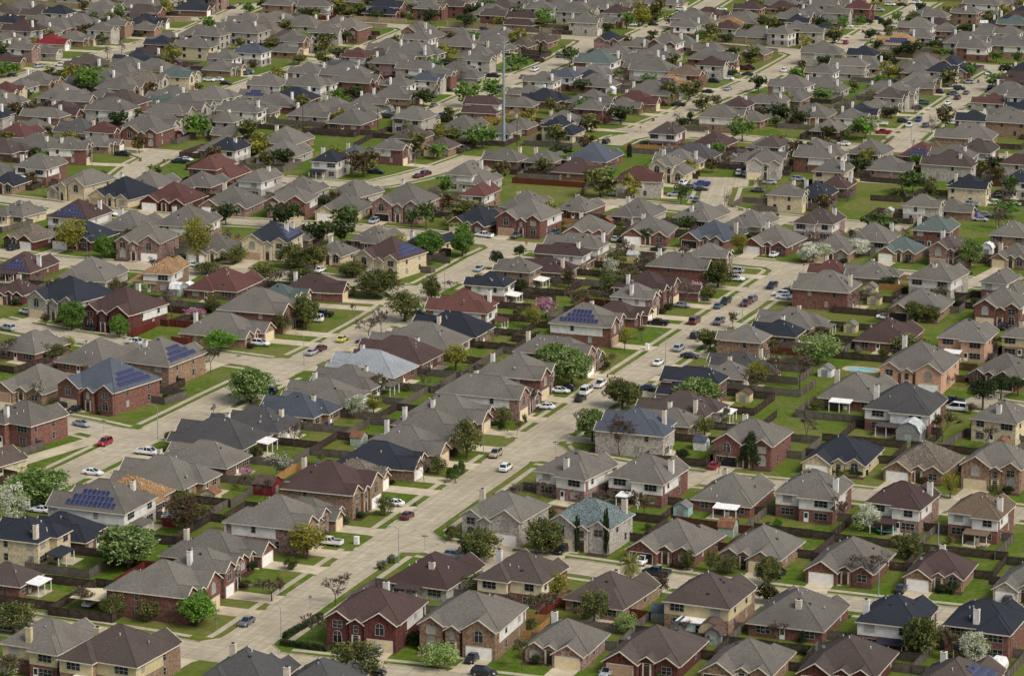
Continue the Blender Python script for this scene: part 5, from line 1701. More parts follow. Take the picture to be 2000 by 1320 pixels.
FENCES = """0 d -92.0,575.2,-98.0,562.3 -89.9,574.2,-92.0,575.2 -78.7,569.0,-78.0,568.7 -84.0,555.9,-98.0,562.4
1 g -78.7,567.3,-84.7,554.5 -78.0,567.0,-78.7,567.3 -62.5,559.7,-68.5,546.9 -64.6,560.7,-62.5,559.7 -68.5,546.9,-84.7,554.5
2 g -56.8,561.7,-61.7,548.4 -54.6,560.9,-56.8,561.7 -42.0,556.3,-41.1,555.9 -46.0,542.7,-61.7,548.4
3 g -40.5,558.3,-45.1,544.8 -39.6,558.0,-40.5,558.3 -26.4,553.5,-30.9,540.1 -28.6,554.3,-26.4,553.5 -30.9,540.1,-45.0,544.9
4 d -67.5,618.3,-80.1,623.1 -68.1,616.7,-67.5,618.3 -74.3,600.5,-86.9,605.2 -72.9,604.2,-74.3,600.5 -86.8,605.2,-80.0,623.1
5 r -58.7,629.3,-72.0,634.3 -59.7,626.7,-58.7,629.3 -62.9,618.3,-63.5,616.7 -76.7,621.8,-71.9,634.3
6 d -60.6,648.9,-72.0,653.3 -61.5,646.6,-60.6,648.9 -66.8,632.7,-78.2,637.1 -66.0,634.9,-66.8,632.7 -78.1,637.1,-72.0,653.2
7 d -49.0,663.5,-62.1,668.5 -49.6,661.9,-49.0,663.5 -54.5,649.1,-55.4,646.8 -68.4,651.8,-62.0,668.5
8 d -42.4,672.6,-55.7,677.7 -42.6,672.0,-42.4,672.6 -45.7,664.0,-46.3,662.4 -59.5,667.4,-55.6,677.6
9 g -39.8,691.5,-52.1,696.1 -41.1,688.0,-39.8,691.5 -46.1,674.8,-46.3,674.1 -58.6,678.7,-52.1,696.1
10 t -33.3,702.8,-46.8,707.9 -33.5,702.1,-33.3,702.8 -36.5,694.1,-37.8,690.7 -51.3,695.7,-46.8,707.8
11 g -30.5,716.0,-44.8,721.3 -30.8,715.3,-30.5,716.0 -35.0,704.1,-35.2,703.5 -49.4,708.8,-44.7,721.3
12 d -26.1,729.9,-39.4,734.9 -26.4,729.0,-26.1,729.9 -31.0,716.8,-31.3,716.2 -44.5,721.2,-39.3,734.9
13 g -21.4,744.0,-32.6,748.2 -21.7,743.3,-21.4,744.0 -26.4,731.0,-26.7,730.2 -37.8,734.4,-32.6,748.2
14 d -16.9,757.4,-26.9,761.3 -17.2,756.8,-16.9,757.4 -21.8,745.0,-22.0,744.3 -32.0,748.1,-26.9,761.3
15 g -7.7,773.7,-20.0,778.5 -8.4,771.9,-7.7,773.7 -14.2,757.1,-14.5,756.4 -26.7,761.2,-20.0,778.5
16 g -0.3,789.1,-12.8,794.0 -1.1,786.9,-0.3,789.1 -5.9,774.8,-6.6,773.0 -19.1,777.9,-12.8,794.0
17 d -81.5,656.4,-68.5,651.2 -81.2,657.0,-81.5,656.4 -76.2,669.8,-75.7,671.1
18 g -77.6,671.7,-64.4,666.3 -76.9,673.3,-77.6,671.7 -72.6,684.0,-72.3,684.6 -59.2,679.3,-64.5,666.4
19 d -70.9,684.0,-58.6,679.0 -70.6,684.6,-70.9,684.0 -65.3,697.7,-64.3,699.9
20 g -65.3,700.0,-52.0,694.4 -64.4,702.2,-65.3,700.0 -60.0,712.8,-59.2,714.6
21 g -62.9,716.3,-48.8,710.4 -62.1,718.1,-62.9,716.3 -56.8,730.8,-56.5,731.7
22 d -55.7,731.5,-42.6,726.1 -55.4,732.3,-55.7,731.5 -50.9,743.2,-50.3,744.7
23 g -47.4,743.4,-36.3,739.0 -46.7,745.0,-47.4,743.4 -42.4,755.6,-42.2,756.3
24 g -40.5,755.6,-30.6,751.7 -40.3,756.3,-40.5,755.6 -35.4,768.6,-34.7,770.2
25 g -37.1,770.7,-25.0,765.5 -36.4,772.3,-37.1,770.7 -31.8,783.0,-31.5,783.6
26 g -31.7,783.7,-19.4,778.3 -31.4,784.3,-31.7,783.7 -25.9,796.7,-25.5,797.6
27 g -25.5,797.4,-12.3,792.0 -25.1,798.3,-25.5,797.4 -19.8,811.0,-19.5,811.9 -6.4,806.5,-12.4,792.0
28 d -19.2,811.6,-7.1,806.9 -18.8,812.5,-19.2,811.6 -13.5,826.1,-13.3,826.8
29 d -12.5,826.6,0.8,821.6 -12.2,827.3,-12.5,826.6 -7.5,839.7,-7.2,840.6 6.0,835.7,0.7,821.6
30 d -9.8,841.7,2.5,837.6 -9.5,842.6,-9.8,841.7 -4.6,857.2,7.7,853.1 -5.3,854.9,-4.6,857.2
31 d -6.0,872.2,7.5,867.8 -5.2,874.4,-6.0,872.2 -1.9,884.8,11.6,880.4 -2.6,882.6,-1.9,884.8 11.6,880.4,7.5,867.8
32 d 0.7,891.2,14.0,886.0 1.6,893.4,0.7,891.2 4.7,901.4,5.8,904.1 19.0,899.0,13.9,886.0
33 g 11.0,902.8,24.4,898.0 11.8,905.0,11.0,902.8 15.0,914.0,15.2,914.7 28.6,910.0,24.3,898.0
34 d 16.0,914.4,28.9,909.6 16.3,915.1,16.0,914.4 20.0,925.1,20.3,926.0
35 d 20.7,925.4,33.9,920.0 21.1,926.3,20.7,925.4 27.4,941.6,40.5,936.1 25.9,937.9,27.4,941.6 40.5,936.2,33.8,920.0
36 g 9.7,814.3,-2.3,819.0 8.9,812.1,9.7,814.3 2.7,796.2,-9.4,801.0 3.5,798.4,2.7,796.2 -9.3,800.9,-2.3,819.0
37 d 18.0,843.7,6.2,848.3 17.2,841.5,18.0,843.7 11.7,827.6,-0.1,832.2 12.6,829.8,11.7,827.6 -0.0,832.2,6.2,848.3
38 g 27.0,860.5,13.8,865.7 26.5,859.2,27.0,860.5 22.4,848.8,9.2,853.9 23.3,851.0,22.4,848.8 9.3,853.9,13.8,865.7
39 r 32.5,870.4,19.3,875.6 32.1,869.3,32.5,870.4 29.0,861.3,28.5,859.9 15.3,865.1,19.4,875.5
40 d 34.7,885.5,21.5,890.7 33.8,883.3,34.7,885.5 29.7,872.8,29.3,871.7 16.1,876.8,21.5,890.7
41 g 45.9,893.8,32.6,899.0 44.3,889.9,45.9,893.8 41.2,881.9,41.0,881.3 27.8,886.4,32.7,898.9
42 d 45.5,915.1,32.7,920.0 44.6,912.9,45.5,915.1 39.0,898.4,26.2,903.4 39.8,900.6,39.0,898.4 26.3,903.4,32.8,920.0
43 d 56.1,925.9,42.9,931.1 54.7,922.3,56.1,925.9 51.6,914.3,50.9,912.4 37.7,917.6,43.0,931.1
44 t 15.6,974.6,20.5,984.7 13.2,975.7,15.6,974.6 0.7,981.8,-0.2,982.2 4.7,992.2,20.4,984.6
45 d 32.3,969.5,35.3,983.4 29.6,970.1,32.3,969.5 17.4,972.7,14.5,973.4 17.5,987.2,35.3,983.3
46 d 51.0,966.1,54.6,979.8 47.4,967.0,51.0,966.1 34.9,970.2,32.3,970.9 42.8,982.8,54.5,979.8
47 d 69.0,957.1,72.5,963.3 66.4,958.6,69.0,957.1 55.1,965.0,51.6,967.0 55.2,973.2,72.5,963.3
48 g 86.2,949.1,89.3,955.4 83.1,950.7,86.2,949.1 71.5,956.4,68.9,957.7 71.9,963.9,89.3,955.3
49 g 101.5,938.8,103.6,944.1 98.3,940.1,101.5,938.8 87.5,944.4,84.3,945.6 86.4,950.9,103.6,944.0
50 g 119.4,937.8,122.4,944.6 116.7,939.0,119.4,937.8 107.3,943.2,105.1,944.1 110.1,950.0,122.4,944.6
51 d 133.0,928.5,139.4,941.2 130.6,929.7,133.0,928.5 120.8,934.7,118.4,935.9 126.8,947.5,139.4,941.1
52 d 148.6,927.8,155.2,940.4 146.5,928.9,148.6,927.8 136.1,934.4,140.5,942.7 138.2,933.3,136.1,934.4 148.9,943.6,155.2,940.4
54 t 99.4,894.7,108.2,891.2 100.2,896.9,99.4,894.7 104.2,907.0,113.0,903.6 103.9,906.2,104.2,907.0 116.6,899.8,115.0,895.7
55 d 84.2,865.6,97.2,860.5 85.0,867.8,84.2,865.6 90.4,881.5,103.4,876.4 89.5,879.3,90.4,881.5 103.3,876.4,97.2,860.6
56 d 105.7,890.0,101.5,881.8 107.8,888.9,105.7,890.0 118.5,883.3,121.7,881.6
57 d 123.3,885.1,116.7,872.6 126.6,883.4,123.3,885.1 137.9,877.5,131.4,864.9 135.9,878.6,137.9,877.5 131.4,864.9,116.7,872.6
58 g 117.1,864.9,120.5,873.4 114.9,865.7,117.1,864.9 100.3,871.5,103.7,880.0 102.5,870.6,100.3,871.5 103.7,880.0,120.5,873.4
59 d 135.8,854.8,141.3,868.7 133.6,855.6,135.8,854.8 120.6,860.7,126.1,874.6 122.8,859.9,120.6,860.7 126.1,874.6,141.2,868.6
60 d 73.7,835.5,87.2,830.2 74.0,836.4,73.7,835.5 79.0,849.2,92.5,843.9 78.2,847.0,79.0,849.2 92.5,843.9,87.1,830.2
61 g 67.1,825.2,82.9,819.0 68.0,827.4,67.1,825.2 71.1,835.4,71.4,836.3 87.2,830.2,82.9,819.1
62 d 84.7,827.1,79.5,813.9 86.9,826.3,84.7,827.1 101.2,820.6,95.9,807.4 99.0,821.5,101.2,820.6 96.0,807.5,79.5,814.0
63 g 104.0,817.3,99.3,805.5 106.2,816.4,104.0,817.3 119.6,811.1,115.0,799.3 117.4,812.0,119.6,811.1
64 d 121.5,819.3,117.4,808.6 122.7,818.8,121.5,819.3 133.8,814.5,129.6,803.8 131.6,815.3,133.8,814.5
65 r 56.5,806.0,69.7,800.8 57.9,809.7,56.5,806.0 61.9,819.9,75.1,814.7 61.0,817.7,61.9,819.9 75.1,814.7,69.6,800.9
66 b 108.8,788.3,113.4,800.1 106.6,789.1,108.8,788.3 90.1,795.6,94.8,807.4 92.3,794.7,90.1,795.6 94.7,807.4,113.4,800.0
67 g 128.7,790.0,136.1,802.1 126.7,791.2,128.7,790.0 113.8,799.0,121.2,811.2 115.8,797.8,113.8,799.0 121.2,811.1,136.1,802.0
68 g 70.5,768.2,65.3,754.9 72.7,767.3,70.5,768.2 87.8,761.4,86.1,756.9 85.6,762.2,87.8,761.4 80.5,749.0,65.3,755.0
69 d 78.4,745.6,73.2,732.4 80.6,744.8,78.4,745.6 97.0,738.3,91.7,725.1 94.8,739.2,97.0,738.3
70 g 102.5,737.9,95.3,725.1 104.6,736.7,102.5,737.9 115.9,730.3,108.6,717.5 113.8,731.5,115.9,730.3
71 d 82.8,713.5,87.8,726.8 80.3,714.5,82.8,713.5 67.8,719.2,64.6,720.4 69.6,733.6,87.8,726.7
72 d 98.7,706.7,104.6,719.6 96.7,707.6,98.7,706.7 85.3,712.8,82.8,713.9 88.7,726.8,104.6,719.6
73 g 113.8,698.1,119.6,711.0 111.7,699.0,113.8,698.1 99.9,704.2,97.9,705.1 103.7,718.0,119.6,711.0
74 g 53.0,674.5,47.8,661.5 55.0,673.7,53.0,674.5 66.9,668.9,70.1,667.6
75 d 70.2,667.9,64.1,654.5 73.3,666.5,70.2,667.9 83.9,661.6,86.6,660.4
76 g 86.1,660.0,80.5,647.2 88.8,658.8,86.1,660.0 100.9,653.5,95.3,640.8 98.7,654.5,100.9,653.5
77 g 2.4,692.6,-4.5,680.5 5.9,690.6,2.4,692.6 16.8,684.3,18.1,683.6
78 d 19.9,686.9,14.0,674.2 21.0,686.4,19.9,686.9 32.6,681.0,35.3,679.8
79 d 29.0,715.9,42.1,710.9 30.1,718.7,29.0,715.9 34.7,730.7,36.1,734.2 49.1,729.2,42.1,710.9
80 d 35.4,734.1,48.6,729.0 36.7,737.6,35.4,734.1 39.8,745.5,40.0,746.2 53.2,741.0,48.5,729.0
81 d 42.1,745.3,55.3,740.2 42.3,746.0,42.1,745.3 46.7,757.3,47.7,759.8 60.9,754.7,55.3,740.2
82 d 42.6,761.4,55.9,756.2 43.6,763.9,42.6,761.4 48.5,776.4,61.7,771.2 47.6,774.2,48.5,776.4 61.7,771.2,55.8,756.3
83 g 51.1,780.6,68.1,774.0 52.0,782.8,51.1,780.6 55.1,790.8,55.6,791.9 72.5,785.3,68.0,774.0
84 g 55.3,791.6,68.5,786.5 55.7,792.7,55.3,791.6 59.7,802.9,72.9,797.8 58.8,800.8,59.7,802.9 72.9,797.8,68.4,786.5
85 g 63.6,717.5,69.0,730.6 60.4,718.8,63.6,717.5 46.0,724.8,51.5,737.9 48.2,723.9,46.0,724.8 51.4,737.8,69.0,730.6
86 d 35.3,679.4,30.4,666.6 38.0,678.4,35.3,679.4 50.2,673.7,52.3,672.9
87 g 8.3,658.2,14.4,670.8 6.1,659.3,8.3,658.2 -9.1,666.6,-3.0,679.2 -5.5,664.9,-9.1,666.6 -3.0,679.1,14.4,670.7
88 d 26.2,653.2,32.0,665.9 23.7,654.4,26.2,653.2 11.7,659.9,9.4,660.9 15.2,673.5,32.0,665.9
89 b 42.8,646.5,48.9,658.8 41.1,647.4,42.8,646.5 29.0,653.3,26.6,654.5 32.6,666.8,48.8,658.7
90 d 59.6,641.4,65.2,654.2 56.7,642.7,59.6,641.4 45.4,647.7,43.6,648.5 49.2,661.2,65.2,654.1
91 d 76.6,633.2,82.0,646.9 73.8,634.3,76.6,633.2 61.9,639.1,58.9,640.3 64.3,653.9,82.0,646.8
92 d 93.1,627.4,98.0,640.5 89.6,628.7,93.1,627.4 79.3,632.6,76.5,633.6 81.4,646.6,98.0,640.4
93 d 106.4,618.8,111.9,631.9 104.3,619.7,106.4,618.8 95.1,623.4,91.9,624.8 97.3,637.8,111.8,631.8
94 g -26.3,623.1,-31.2,612.2 -22.7,621.5,-26.3,623.1 -11.1,616.3,-8.4,615.1
95 d -7.9,616.1,-12.1,607.0 -5.2,614.9,-7.9,616.1 6.3,609.6,8.3,608.6
96 r 8.8,610.2,4.2,600.9 10.8,609.3,8.8,610.2 22.0,603.7,25.5,602.0
97 g 25.8,602.4,22.1,594.0 29.4,600.8,25.8,602.4 41.0,595.6,42.6,595.0
98 g 43.2,596.5,39.5,587.3 44.5,596.0,43.2,596.5 57.7,590.7,60.7,589.6
99 g 60.8,589.5,58.3,583.3 63.7,588.4,60.8,589.5 74.4,584.2,76.3,583.5
100 g 77.0,585.7,70.9,570.9 78.8,584.9,77.0,585.7 92.4,579.3,86.3,564.5 90.2,580.2,92.4,579.3 86.3,564.6,70.9,571.0
101 g -15.1,593.5,-11.4,604.6 -17.0,594.1,-15.1,593.5 -34.0,599.8,-30.2,610.9 -30.2,598.6,-34.0,599.8 -30.3,610.9,-11.4,604.5
102 t 3.8,590.0,7.2,599.3 1.5,590.8,3.8,590.0 -12.6,595.8,-14.4,596.5 -11.1,605.8,7.2,599.3
103 g 18.9,583.8,22.4,593.4 16.9,584.5,18.9,583.8 5.8,588.5,3.5,589.3 6.9,598.9,22.3,593.3
104 d 36.1,578.5,39.5,587.1 34.0,579.3,36.1,578.5 21.4,584.3,19.4,585.1 22.7,593.6,39.4,587.0
105 d 51.0,572.0,54.7,581.3 49.2,572.8,51.0,572.0 37.9,577.2,35.8,578.0 39.4,587.2,54.6,581.2
106 g 71.2,571.0,73.6,577.2 67.5,572.5,71.2,571.0 53.0,578.2,55.5,584.4 55.2,577.3,53.0,578.2 55.5,584.3,73.6,577.2
107 d 66.5,559.6,61.0,546.5 70.1,558.1,66.5,559.6 83.7,552.4,78.3,539.3 81.6,553.3,83.7,552.4 78.3,539.4,61.1,546.5
108 g -95.2,633.7,-82.0,628.5 -94.3,635.9,-95.2,633.7 -90.5,645.5,-90.3,646.2 -77.1,641.0,-82.0,628.5
109 d -88.0,645.2,-76.7,640.8 -87.8,645.9,-88.0,645.2 -83.6,656.5,-83.3,657.1
110 d -98.1,612.7,-85.8,607.9 -96.6,616.4,-98.1,612.7 -92.6,626.6,-80.3,621.8 -93.5,624.4,-92.6,626.6
111 g -118.3,736.0,-126.1,724.1 -116.3,734.7,-118.3,736.0 -104.0,726.7,-111.8,714.8 -106.0,727.9,-104.0,726.7 -111.8,714.8,-126.1,724.2
112 g -81.2,766.5,-76.6,773.6 -84.5,768.7,-81.2,766.5 -98.0,777.5,-100.3,779.0 -95.7,786.0,-76.6,773.5
113 g -101.5,776.9,-97.1,785.6 -103.9,778.2,-101.5,776.9 -118.1,785.4,-113.7,794.1 -116.0,784.4,-118.1,785.4 -113.7,794.0,-97.1,785.5
114 g -111.4,804.0,-115.9,795.4 -109.3,802.9,-111.4,804.0 -97.1,796.5,-94.9,795.3
115 d -95.5,794.0,-99.3,786.7 -93.3,792.9,-95.5,794.0 -78.3,785.1,-82.0,777.9 -80.4,786.2,-78.3,785.1
116 d -127.3,818.0,-134.7,805.9 -125.3,816.8,-127.3,818.0 -113.5,809.6,-120.9,797.5 -115.5,810.8,-113.5,809.6 -120.9,797.5,-134.7,805.9
117 d -118.5,709.7,-126.8,698.2 -116.6,708.4,-118.5,709.7 -106.4,701.1,-114.7,689.5 -109.6,703.4,-106.4,701.1 -114.6,689.6,-126.8,698.2
118 b -88.7,849.2,-81.5,861.5 -90.7,850.4,-88.7,849.2 -103.8,858.0,-106.1,859.3 -99.0,871.6,-81.6,861.4
119 g -103.7,862.5,-95.1,875.3 -105.7,863.9,-103.7,862.5 -120.6,873.9,-112.0,886.7 -118.7,872.6,-120.6,873.9 -112.0,886.7,-95.1,875.3
120 d -125.0,881.0,-120.7,892.0 -127.2,881.9,-125.0,881.0 -137.4,885.9,-132.2,899.1 -135.2,885.0,-137.4,885.9 -132.2,899.0,-126.0,896.6
121 g -143.7,912.6,-149.0,899.4 -141.5,911.7,-143.7,912.6 -128.5,906.4,-133.8,893.2 -130.6,907.3,-128.5,906.4 -133.8,893.3,-149.0,899.5
122 g -125.8,899.1,-129.1,887.7 -123.5,898.4,-125.8,899.1 -109.4,894.3,-106.3,893.4 -110.3,879.8,-124.9,884.1
123 d -105.6,896.6,-109.0,882.8 -102.7,895.8,-105.6,896.6 -90.8,892.9,-87.5,892.0 -90.9,878.3,-109.0,882.8
124 g -89.2,888.1,-94.4,874.9 -86.0,886.8,-89.2,888.1 -69.5,880.4,-74.7,867.2 -73.0,881.7,-69.5,880.4 -74.7,867.2,-94.4,874.9
125 d -66.7,861.0,-80.0,866.0 -67.5,858.8,-66.7,861.0 -72.5,845.5,-73.2,843.7 -86.4,848.7,-79.9,866.0
126 r -75.1,844.4,-88.6,849.8 -75.8,842.6,-75.1,844.4 -81.5,828.2,-86.0,830.0 -80.8,830.1,-81.5,828.2 -96.3,836.8,-91.7,848.4
127 d -61.5,882.4,-71.0,885.3 -61.8,881.2,-61.5,882.4 -65.0,870.8,-74.6,873.8 -64.3,873.1,-65.0,870.8 -74.5,873.7,-71.0,885.3
128 d -54.5,894.3,-66.5,897.7 -55.1,892.1,-54.5,894.3 -58.1,881.6,-58.3,880.9 -70.3,884.3,-66.5,897.7
129 g -22.5,915.6,-21.3,917.6 -25.4,917.4,-22.5,915.6 -39.3,925.8,-31.9,937.9 -37.2,924.6,-39.3,925.8 -31.9,937.9,-17.3,929.0
130 g -42.7,932.2,-39.2,939.9 -44.8,933.2,-42.7,932.2 -55.2,937.9,-51.8,945.6 -53.1,936.9,-55.2,937.9 -51.8,945.6,-39.2,939.9
131 d -31.7,949.7,-38.9,937.5 -28.9,948.1,-31.7,949.7 -17.4,941.2,-24.6,929.0 -20.8,943.2,-17.4,941.2 -24.6,929.1,-38.9,937.6
132 g -58.3,942.4,-56.8,947.9 -60.6,943.0,-58.3,942.4 -75.6,947.1,-74.1,952.6 -73.3,946.5,-75.6,947.1 -74.1,952.6,-56.8,947.9
133 t -75.6,941.2,-72.1,955.0 -76.2,941.4,-75.6,941.2 -88.5,944.5,-91.6,945.2 -88.1,958.9,-72.1,954.9
134 g -92.5,940.9,-89.8,949.4 -95.8,941.9,-92.5,940.9 -110.9,946.7,-108.2,955.2 -108.6,946.0,-110.9,946.7 -108.2,955.1,-89.8,949.4
135 g -113.6,956.4,-111.2,961.3 -115.7,957.4,-113.6,956.4 -128.7,963.7,-127.5,966.2 -126.6,962.7,-128.7,963.7 -122.0,966.5,-111.2,961.3
136 d -131.4,955.0,-127.2,962.1 -132.4,955.6,-131.4,955.0 -143.5,962.2,-139.3,969.2 -141.5,961.0,-143.5,962.2 -139.4,969.2,-127.2,962.0
137 g -155.4,993.3,-162.7,981.1 -153.4,992.1,-155.4,993.3 -142.3,985.5,-149.6,973.3 -144.4,986.7,-142.3,985.5 -149.6,973.3,-162.7,981.1
138 g -136.7,975.5,-139.9,968.0 -134.5,974.6,-136.7,975.5 -122.5,969.6,-121.2,969.0
139 g -120.3,971.3,-122.3,966.0 -118.9,970.8,-120.3,971.3 -107.2,966.4,-104.4,965.4
140 d -105.1,963.4,-107.7,954.8 -102.3,962.5,-105.1,963.4 -86.1,957.6,-88.7,949.1 -88.4,958.3,-86.1,957.6
141 b -91.8,1017.5,-88.9,1025.1 -94.1,1018.4,-91.8,1017.5 -107.9,1023.7,-109.3,1024.2 -106.3,1031.8,-88.9,1025.1
142 g -72.6,1010.8,-69.9,1019.1 -75.4,1011.8,-72.6,1010.8 -89.8,1016.5,-92.1,1017.3 -89.4,1025.5,-69.9,1019.0
144 g -124.2,1031.0,-120.7,1036.8 -125.1,1031.4,-124.2,1031.0 -139.7,1040.2,-130.4,1055.8 -137.7,1039.0,-139.7,1040.2 -130.4,1055.7,-117.2,1047.9
145 d -150.3,1041.5,-148.1,1047.3 -152.5,1042.4,-150.3,1041.5 -163.3,1046.6,-161.0,1052.4 -161.1,1045.8,-163.3,1046.6 -161.0,1052.3,-148.1,1047.2
147 g -105.1,1040.0,-108.1,1032.4 -103.5,1039.4,-105.1,1040.0 -93.3,1035.3,-90.5,1034.3
148 g -89.7,1036.5,-93.6,1028.2 -87.0,1035.2,-89.7,1036.5 -76.2,1030.1,-74.2,1029.2
149 g -74.3,1028.8,-78.3,1017.7 -72.2,1028.1,-74.3,1028.8 -60.8,1023.9,-58.5,1023.1 -63.4,1009.8,-74.6,1013.9
150 d -57.6,1002.3,-53.8,1016.0 -59.2,1002.7,-57.6,1002.3 -71.0,1006.0,-74.1,1006.8 -70.3,1020.5,-53.8,1015.9
151 d -57.5,1026.2,-63.3,1017.2 -55.2,1024.7,-57.5,1026.2 -43.6,1017.2,-49.4,1008.2 -45.6,1018.5,-43.6,1017.2
152 r -40.8,1001.4,-37.4,1012.1 -42.9,1002.1,-40.8,1001.4 -54.8,1005.9,-56.5,1006.4 -53.1,1017.0,-37.4,1012.0
153 g -20.6,998.6,-17.9,1005.1 -22.8,999.5,-20.6,998.6 -36.7,1005.3,-39.0,1006.3 -33.5,1019.3,-17.5,1012.6
154 g -1.3,979.6,4.6,989.4 -2.1,980.1,-1.3,979.6 -15.0,987.7,-9.1,997.6 -13.0,986.5,-15.0,987.7 -9.2,997.5,4.5,989.4
155 d -20.0,1011.8,-22.6,1005.2 -17.8,1010.9,-20.0,1011.8 -7.2,1006.7,-4.9,1005.8 -10.1,992.6,-23.0,997.7
156 g -4.8,1006.2,-9.0,995.5 -2.5,1005.3,-4.8,1006.2 8.5,1001.0,11.3,999.9
157 d -47.6,953.2,-51.3,945.6 -45.5,952.2,-47.6,953.2 -36.2,947.7,-33.3,946.3
158 d -67.7,957.1,-69.5,951.7 -65.4,956.4,-67.7,957.1 -55.1,952.8,-56.9,947.4 -57.3,953.6,-55.1,952.8
159 g 11.8,1001.4,6.7,991.5 14.4,1000.1,11.8,1001.4 23.3,995.5,27.1,993.6
160 d 26.2,992.3,22.4,983.4 30.1,990.6,26.2,992.3 41.6,985.7,44.3,984.5
161 d 45.9,988.4,41.4,980.1 48.8,986.9,45.9,988.4 59.2,981.3,62.0,979.8
162 g 60.9,977.8,57.6,971.4 63.7,976.3,60.9,977.8 75.5,970.2,72.2,963.8 73.4,971.3,75.5,970.2
163 g 37.8,1042.8,23.8,1045.4 37.4,1040.5,37.8,1042.8 35.0,1027.9,32.7,1028.4 35.3,1029.9,35.0,1027.9 21.6,1033.0,23.9,1045.4
164 g 84.4,1016.4,70.8,1021.7 83.5,1014.2,84.4,1016.4 80.0,1005.3,73.2,1008.0 80.4,1006.2,80.0,1005.3 67.3,1012.8,70.8,1021.7
165 g 85.9,1024.4,82.5,1015.6 88.1,1023.6,85.9,1024.4 99.7,1019.0,96.2,1010.2 97.5,1019.9,99.7,1019.0 96.2,1010.2,82.5,1015.6
166 g 94.3,1038.8,91.7,1032.2 96.5,1037.9,94.3,1038.8 106.9,1033.8,104.3,1027.3 104.7,1034.6,106.9,1033.8 104.3,1027.3,91.7,1032.3
167 d 93.6,1051.5,86.9,1034.6 95.8,1050.7,93.6,1051.5 107.5,1046.1,105.8,1041.8 101.6,1031.2,100.8,1029.1 105.3,1046.9,107.5,1046.1 100.8,1029.2,86.9,1034.6
168 g 81.1,967.0,78.1,960.7 83.2,966.0,81.1,967.0 93.3,961.3,96.2,960.0
169 d 94.3,954.1,92.1,948.8 96.5,953.2,94.3,954.1 108.0,948.4,110.1,947.5
170 g 113.8,956.1,111.0,949.2 116.3,955.1,113.8,956.1 128.2,950.4,125.5,943.5 126.0,951.3,128.2,950.4
171 d 123.5,998.5,110.3,1003.7 122.6,996.3,123.5,998.5 118.6,986.1,105.4,991.3 119.5,988.4,118.6,986.1 105.5,991.3,110.4,1003.7
172 g 133.1,1005.4,119.9,1010.6 132.2,1003.2,133.1,1005.4 117.2,997.4,115.0,998.2 115.1,998.2,119.9,1010.5
173 d 139.8,1030.3,126.6,1035.5 139.0,1028.1,139.8,1030.3 134.4,1016.6,121.2,1021.8 135.3,1018.7,134.4,1016.6 121.3,1021.7,126.7,1035.5
174 g 135.2,948.4,129.9,935.2 137.3,947.6,135.2,948.4 149.2,942.9,145.7,934.1 147.0,943.8,149.2,942.9 137.0,932.5,130.0,935.3
175 d 150.8,1033.1,145.6,1019.9 153.0,1032.2,150.8,1033.1 163.2,1028.2,158.0,1015.0 161.0,1029.1,163.2,1028.2 158.0,1015.0,145.6,1019.9
179 d -176.4,1452.0,-189.6,1457.2 -176.7,1451.1,-176.4,1452.0 -181.7,1438.6,-194.9,1443.8 -180.8,1440.8,-181.7,1438.6 -194.8,1443.8,-189.5,1457.2
180 d -140.6,1472.4,-148.3,1474.3 -141.6,1468.8,-140.6,1472.4 -144.7,1456.7,-152.4,1458.7 -152.3,1458.7,-148.3,1474.3
181 d -156.3,1423.5,-170.0,1427.4 -156.6,1422.4,-156.3,1423.5 -160.1,1410.2,-173.7,1414.0 -159.4,1412.5,-160.1,1410.2 -173.7,1414.0,-169.9,1427.4
185 d -178.6,1374.9,-185.8,1377.8 -179.5,1372.7,-178.6,1374.9 -183.0,1363.7,-183.6,1362.4 -190.7,1365.2,-185.7,1377.7
186 g -187.0,1363.7,-192.1,1365.7 -187.5,1362.4,-187.0,1363.7 -191.6,1351.3,-196.7,1353.2 -190.8,1353.5,-191.6,1351.3 -196.7,1353.2,-192.0,1365.6
193 g -143.0,1298.9,-126.2,1291.9 -142.6,1299.8,-143.0,1298.9 -137.3,1312.7,-120.5,1305.8 -138.2,1310.6,-137.3,1312.7 -120.5,1305.8,-126.2,1292.0
195 d -162.0,1285.8,-145.9,1280.3 -161.2,1288.0,-162.0,1285.8 -156.7,1301.2,-154.4,1300.4 -157.5,1298.9,-156.7,1301.2 -140.7,1295.7,-145.9,1280.3
202 d -113.0,1291.9,-127.9,1297.8 -113.3,1291.2,-113.0,1291.9 -117.7,1280.0,-128.3,1284.2 -116.9,1282.2,-117.7,1280.0 -130.6,1290.6,-127.8,1297.7
204 d -125.5,1257.7,-135.8,1261.4 -125.9,1256.6,-125.5,1257.7 -129.3,1247.2,-130.2,1244.4 -140.5,1248.1,-135.8,1261.4
205 g -105.8,1189.3,-97.0,1185.8 -104.9,1191.5,-105.8,1189.3 -99.5,1205.2,-90.7,1201.7 -100.4,1203.0,-99.5,1205.2
208 g -136.3,1178.1,-128.9,1175.2 -136.0,1179.0,-136.3,1178.1 -130.5,1192.8,-123.1,1189.9 -131.4,1190.6,-130.5,1192.8
209 g -173.4,1217.2,-180.1,1200.2 -171.2,1216.3,-173.4,1217.2 -157.3,1210.8,-164.0,1193.9 -158.9,1211.4,-157.3,1210.8 -164.0,1193.9,-180.1,1200.3
212 d -159.3,1151.4,-152.8,1148.8 -159.1,1152.0,-159.3,1151.4 -153.9,1165.1,-140.9,1160.0 -154.8,1162.9,-153.9,1165.1
214 d -176.9,1132.4,-182.1,1119.2 -174.7,1131.6,-176.9,1132.4 -161.7,1126.4,-166.9,1113.2 -163.9,1127.3,-161.7,1126.4 -166.9,1113.3,-182.1,1119.3
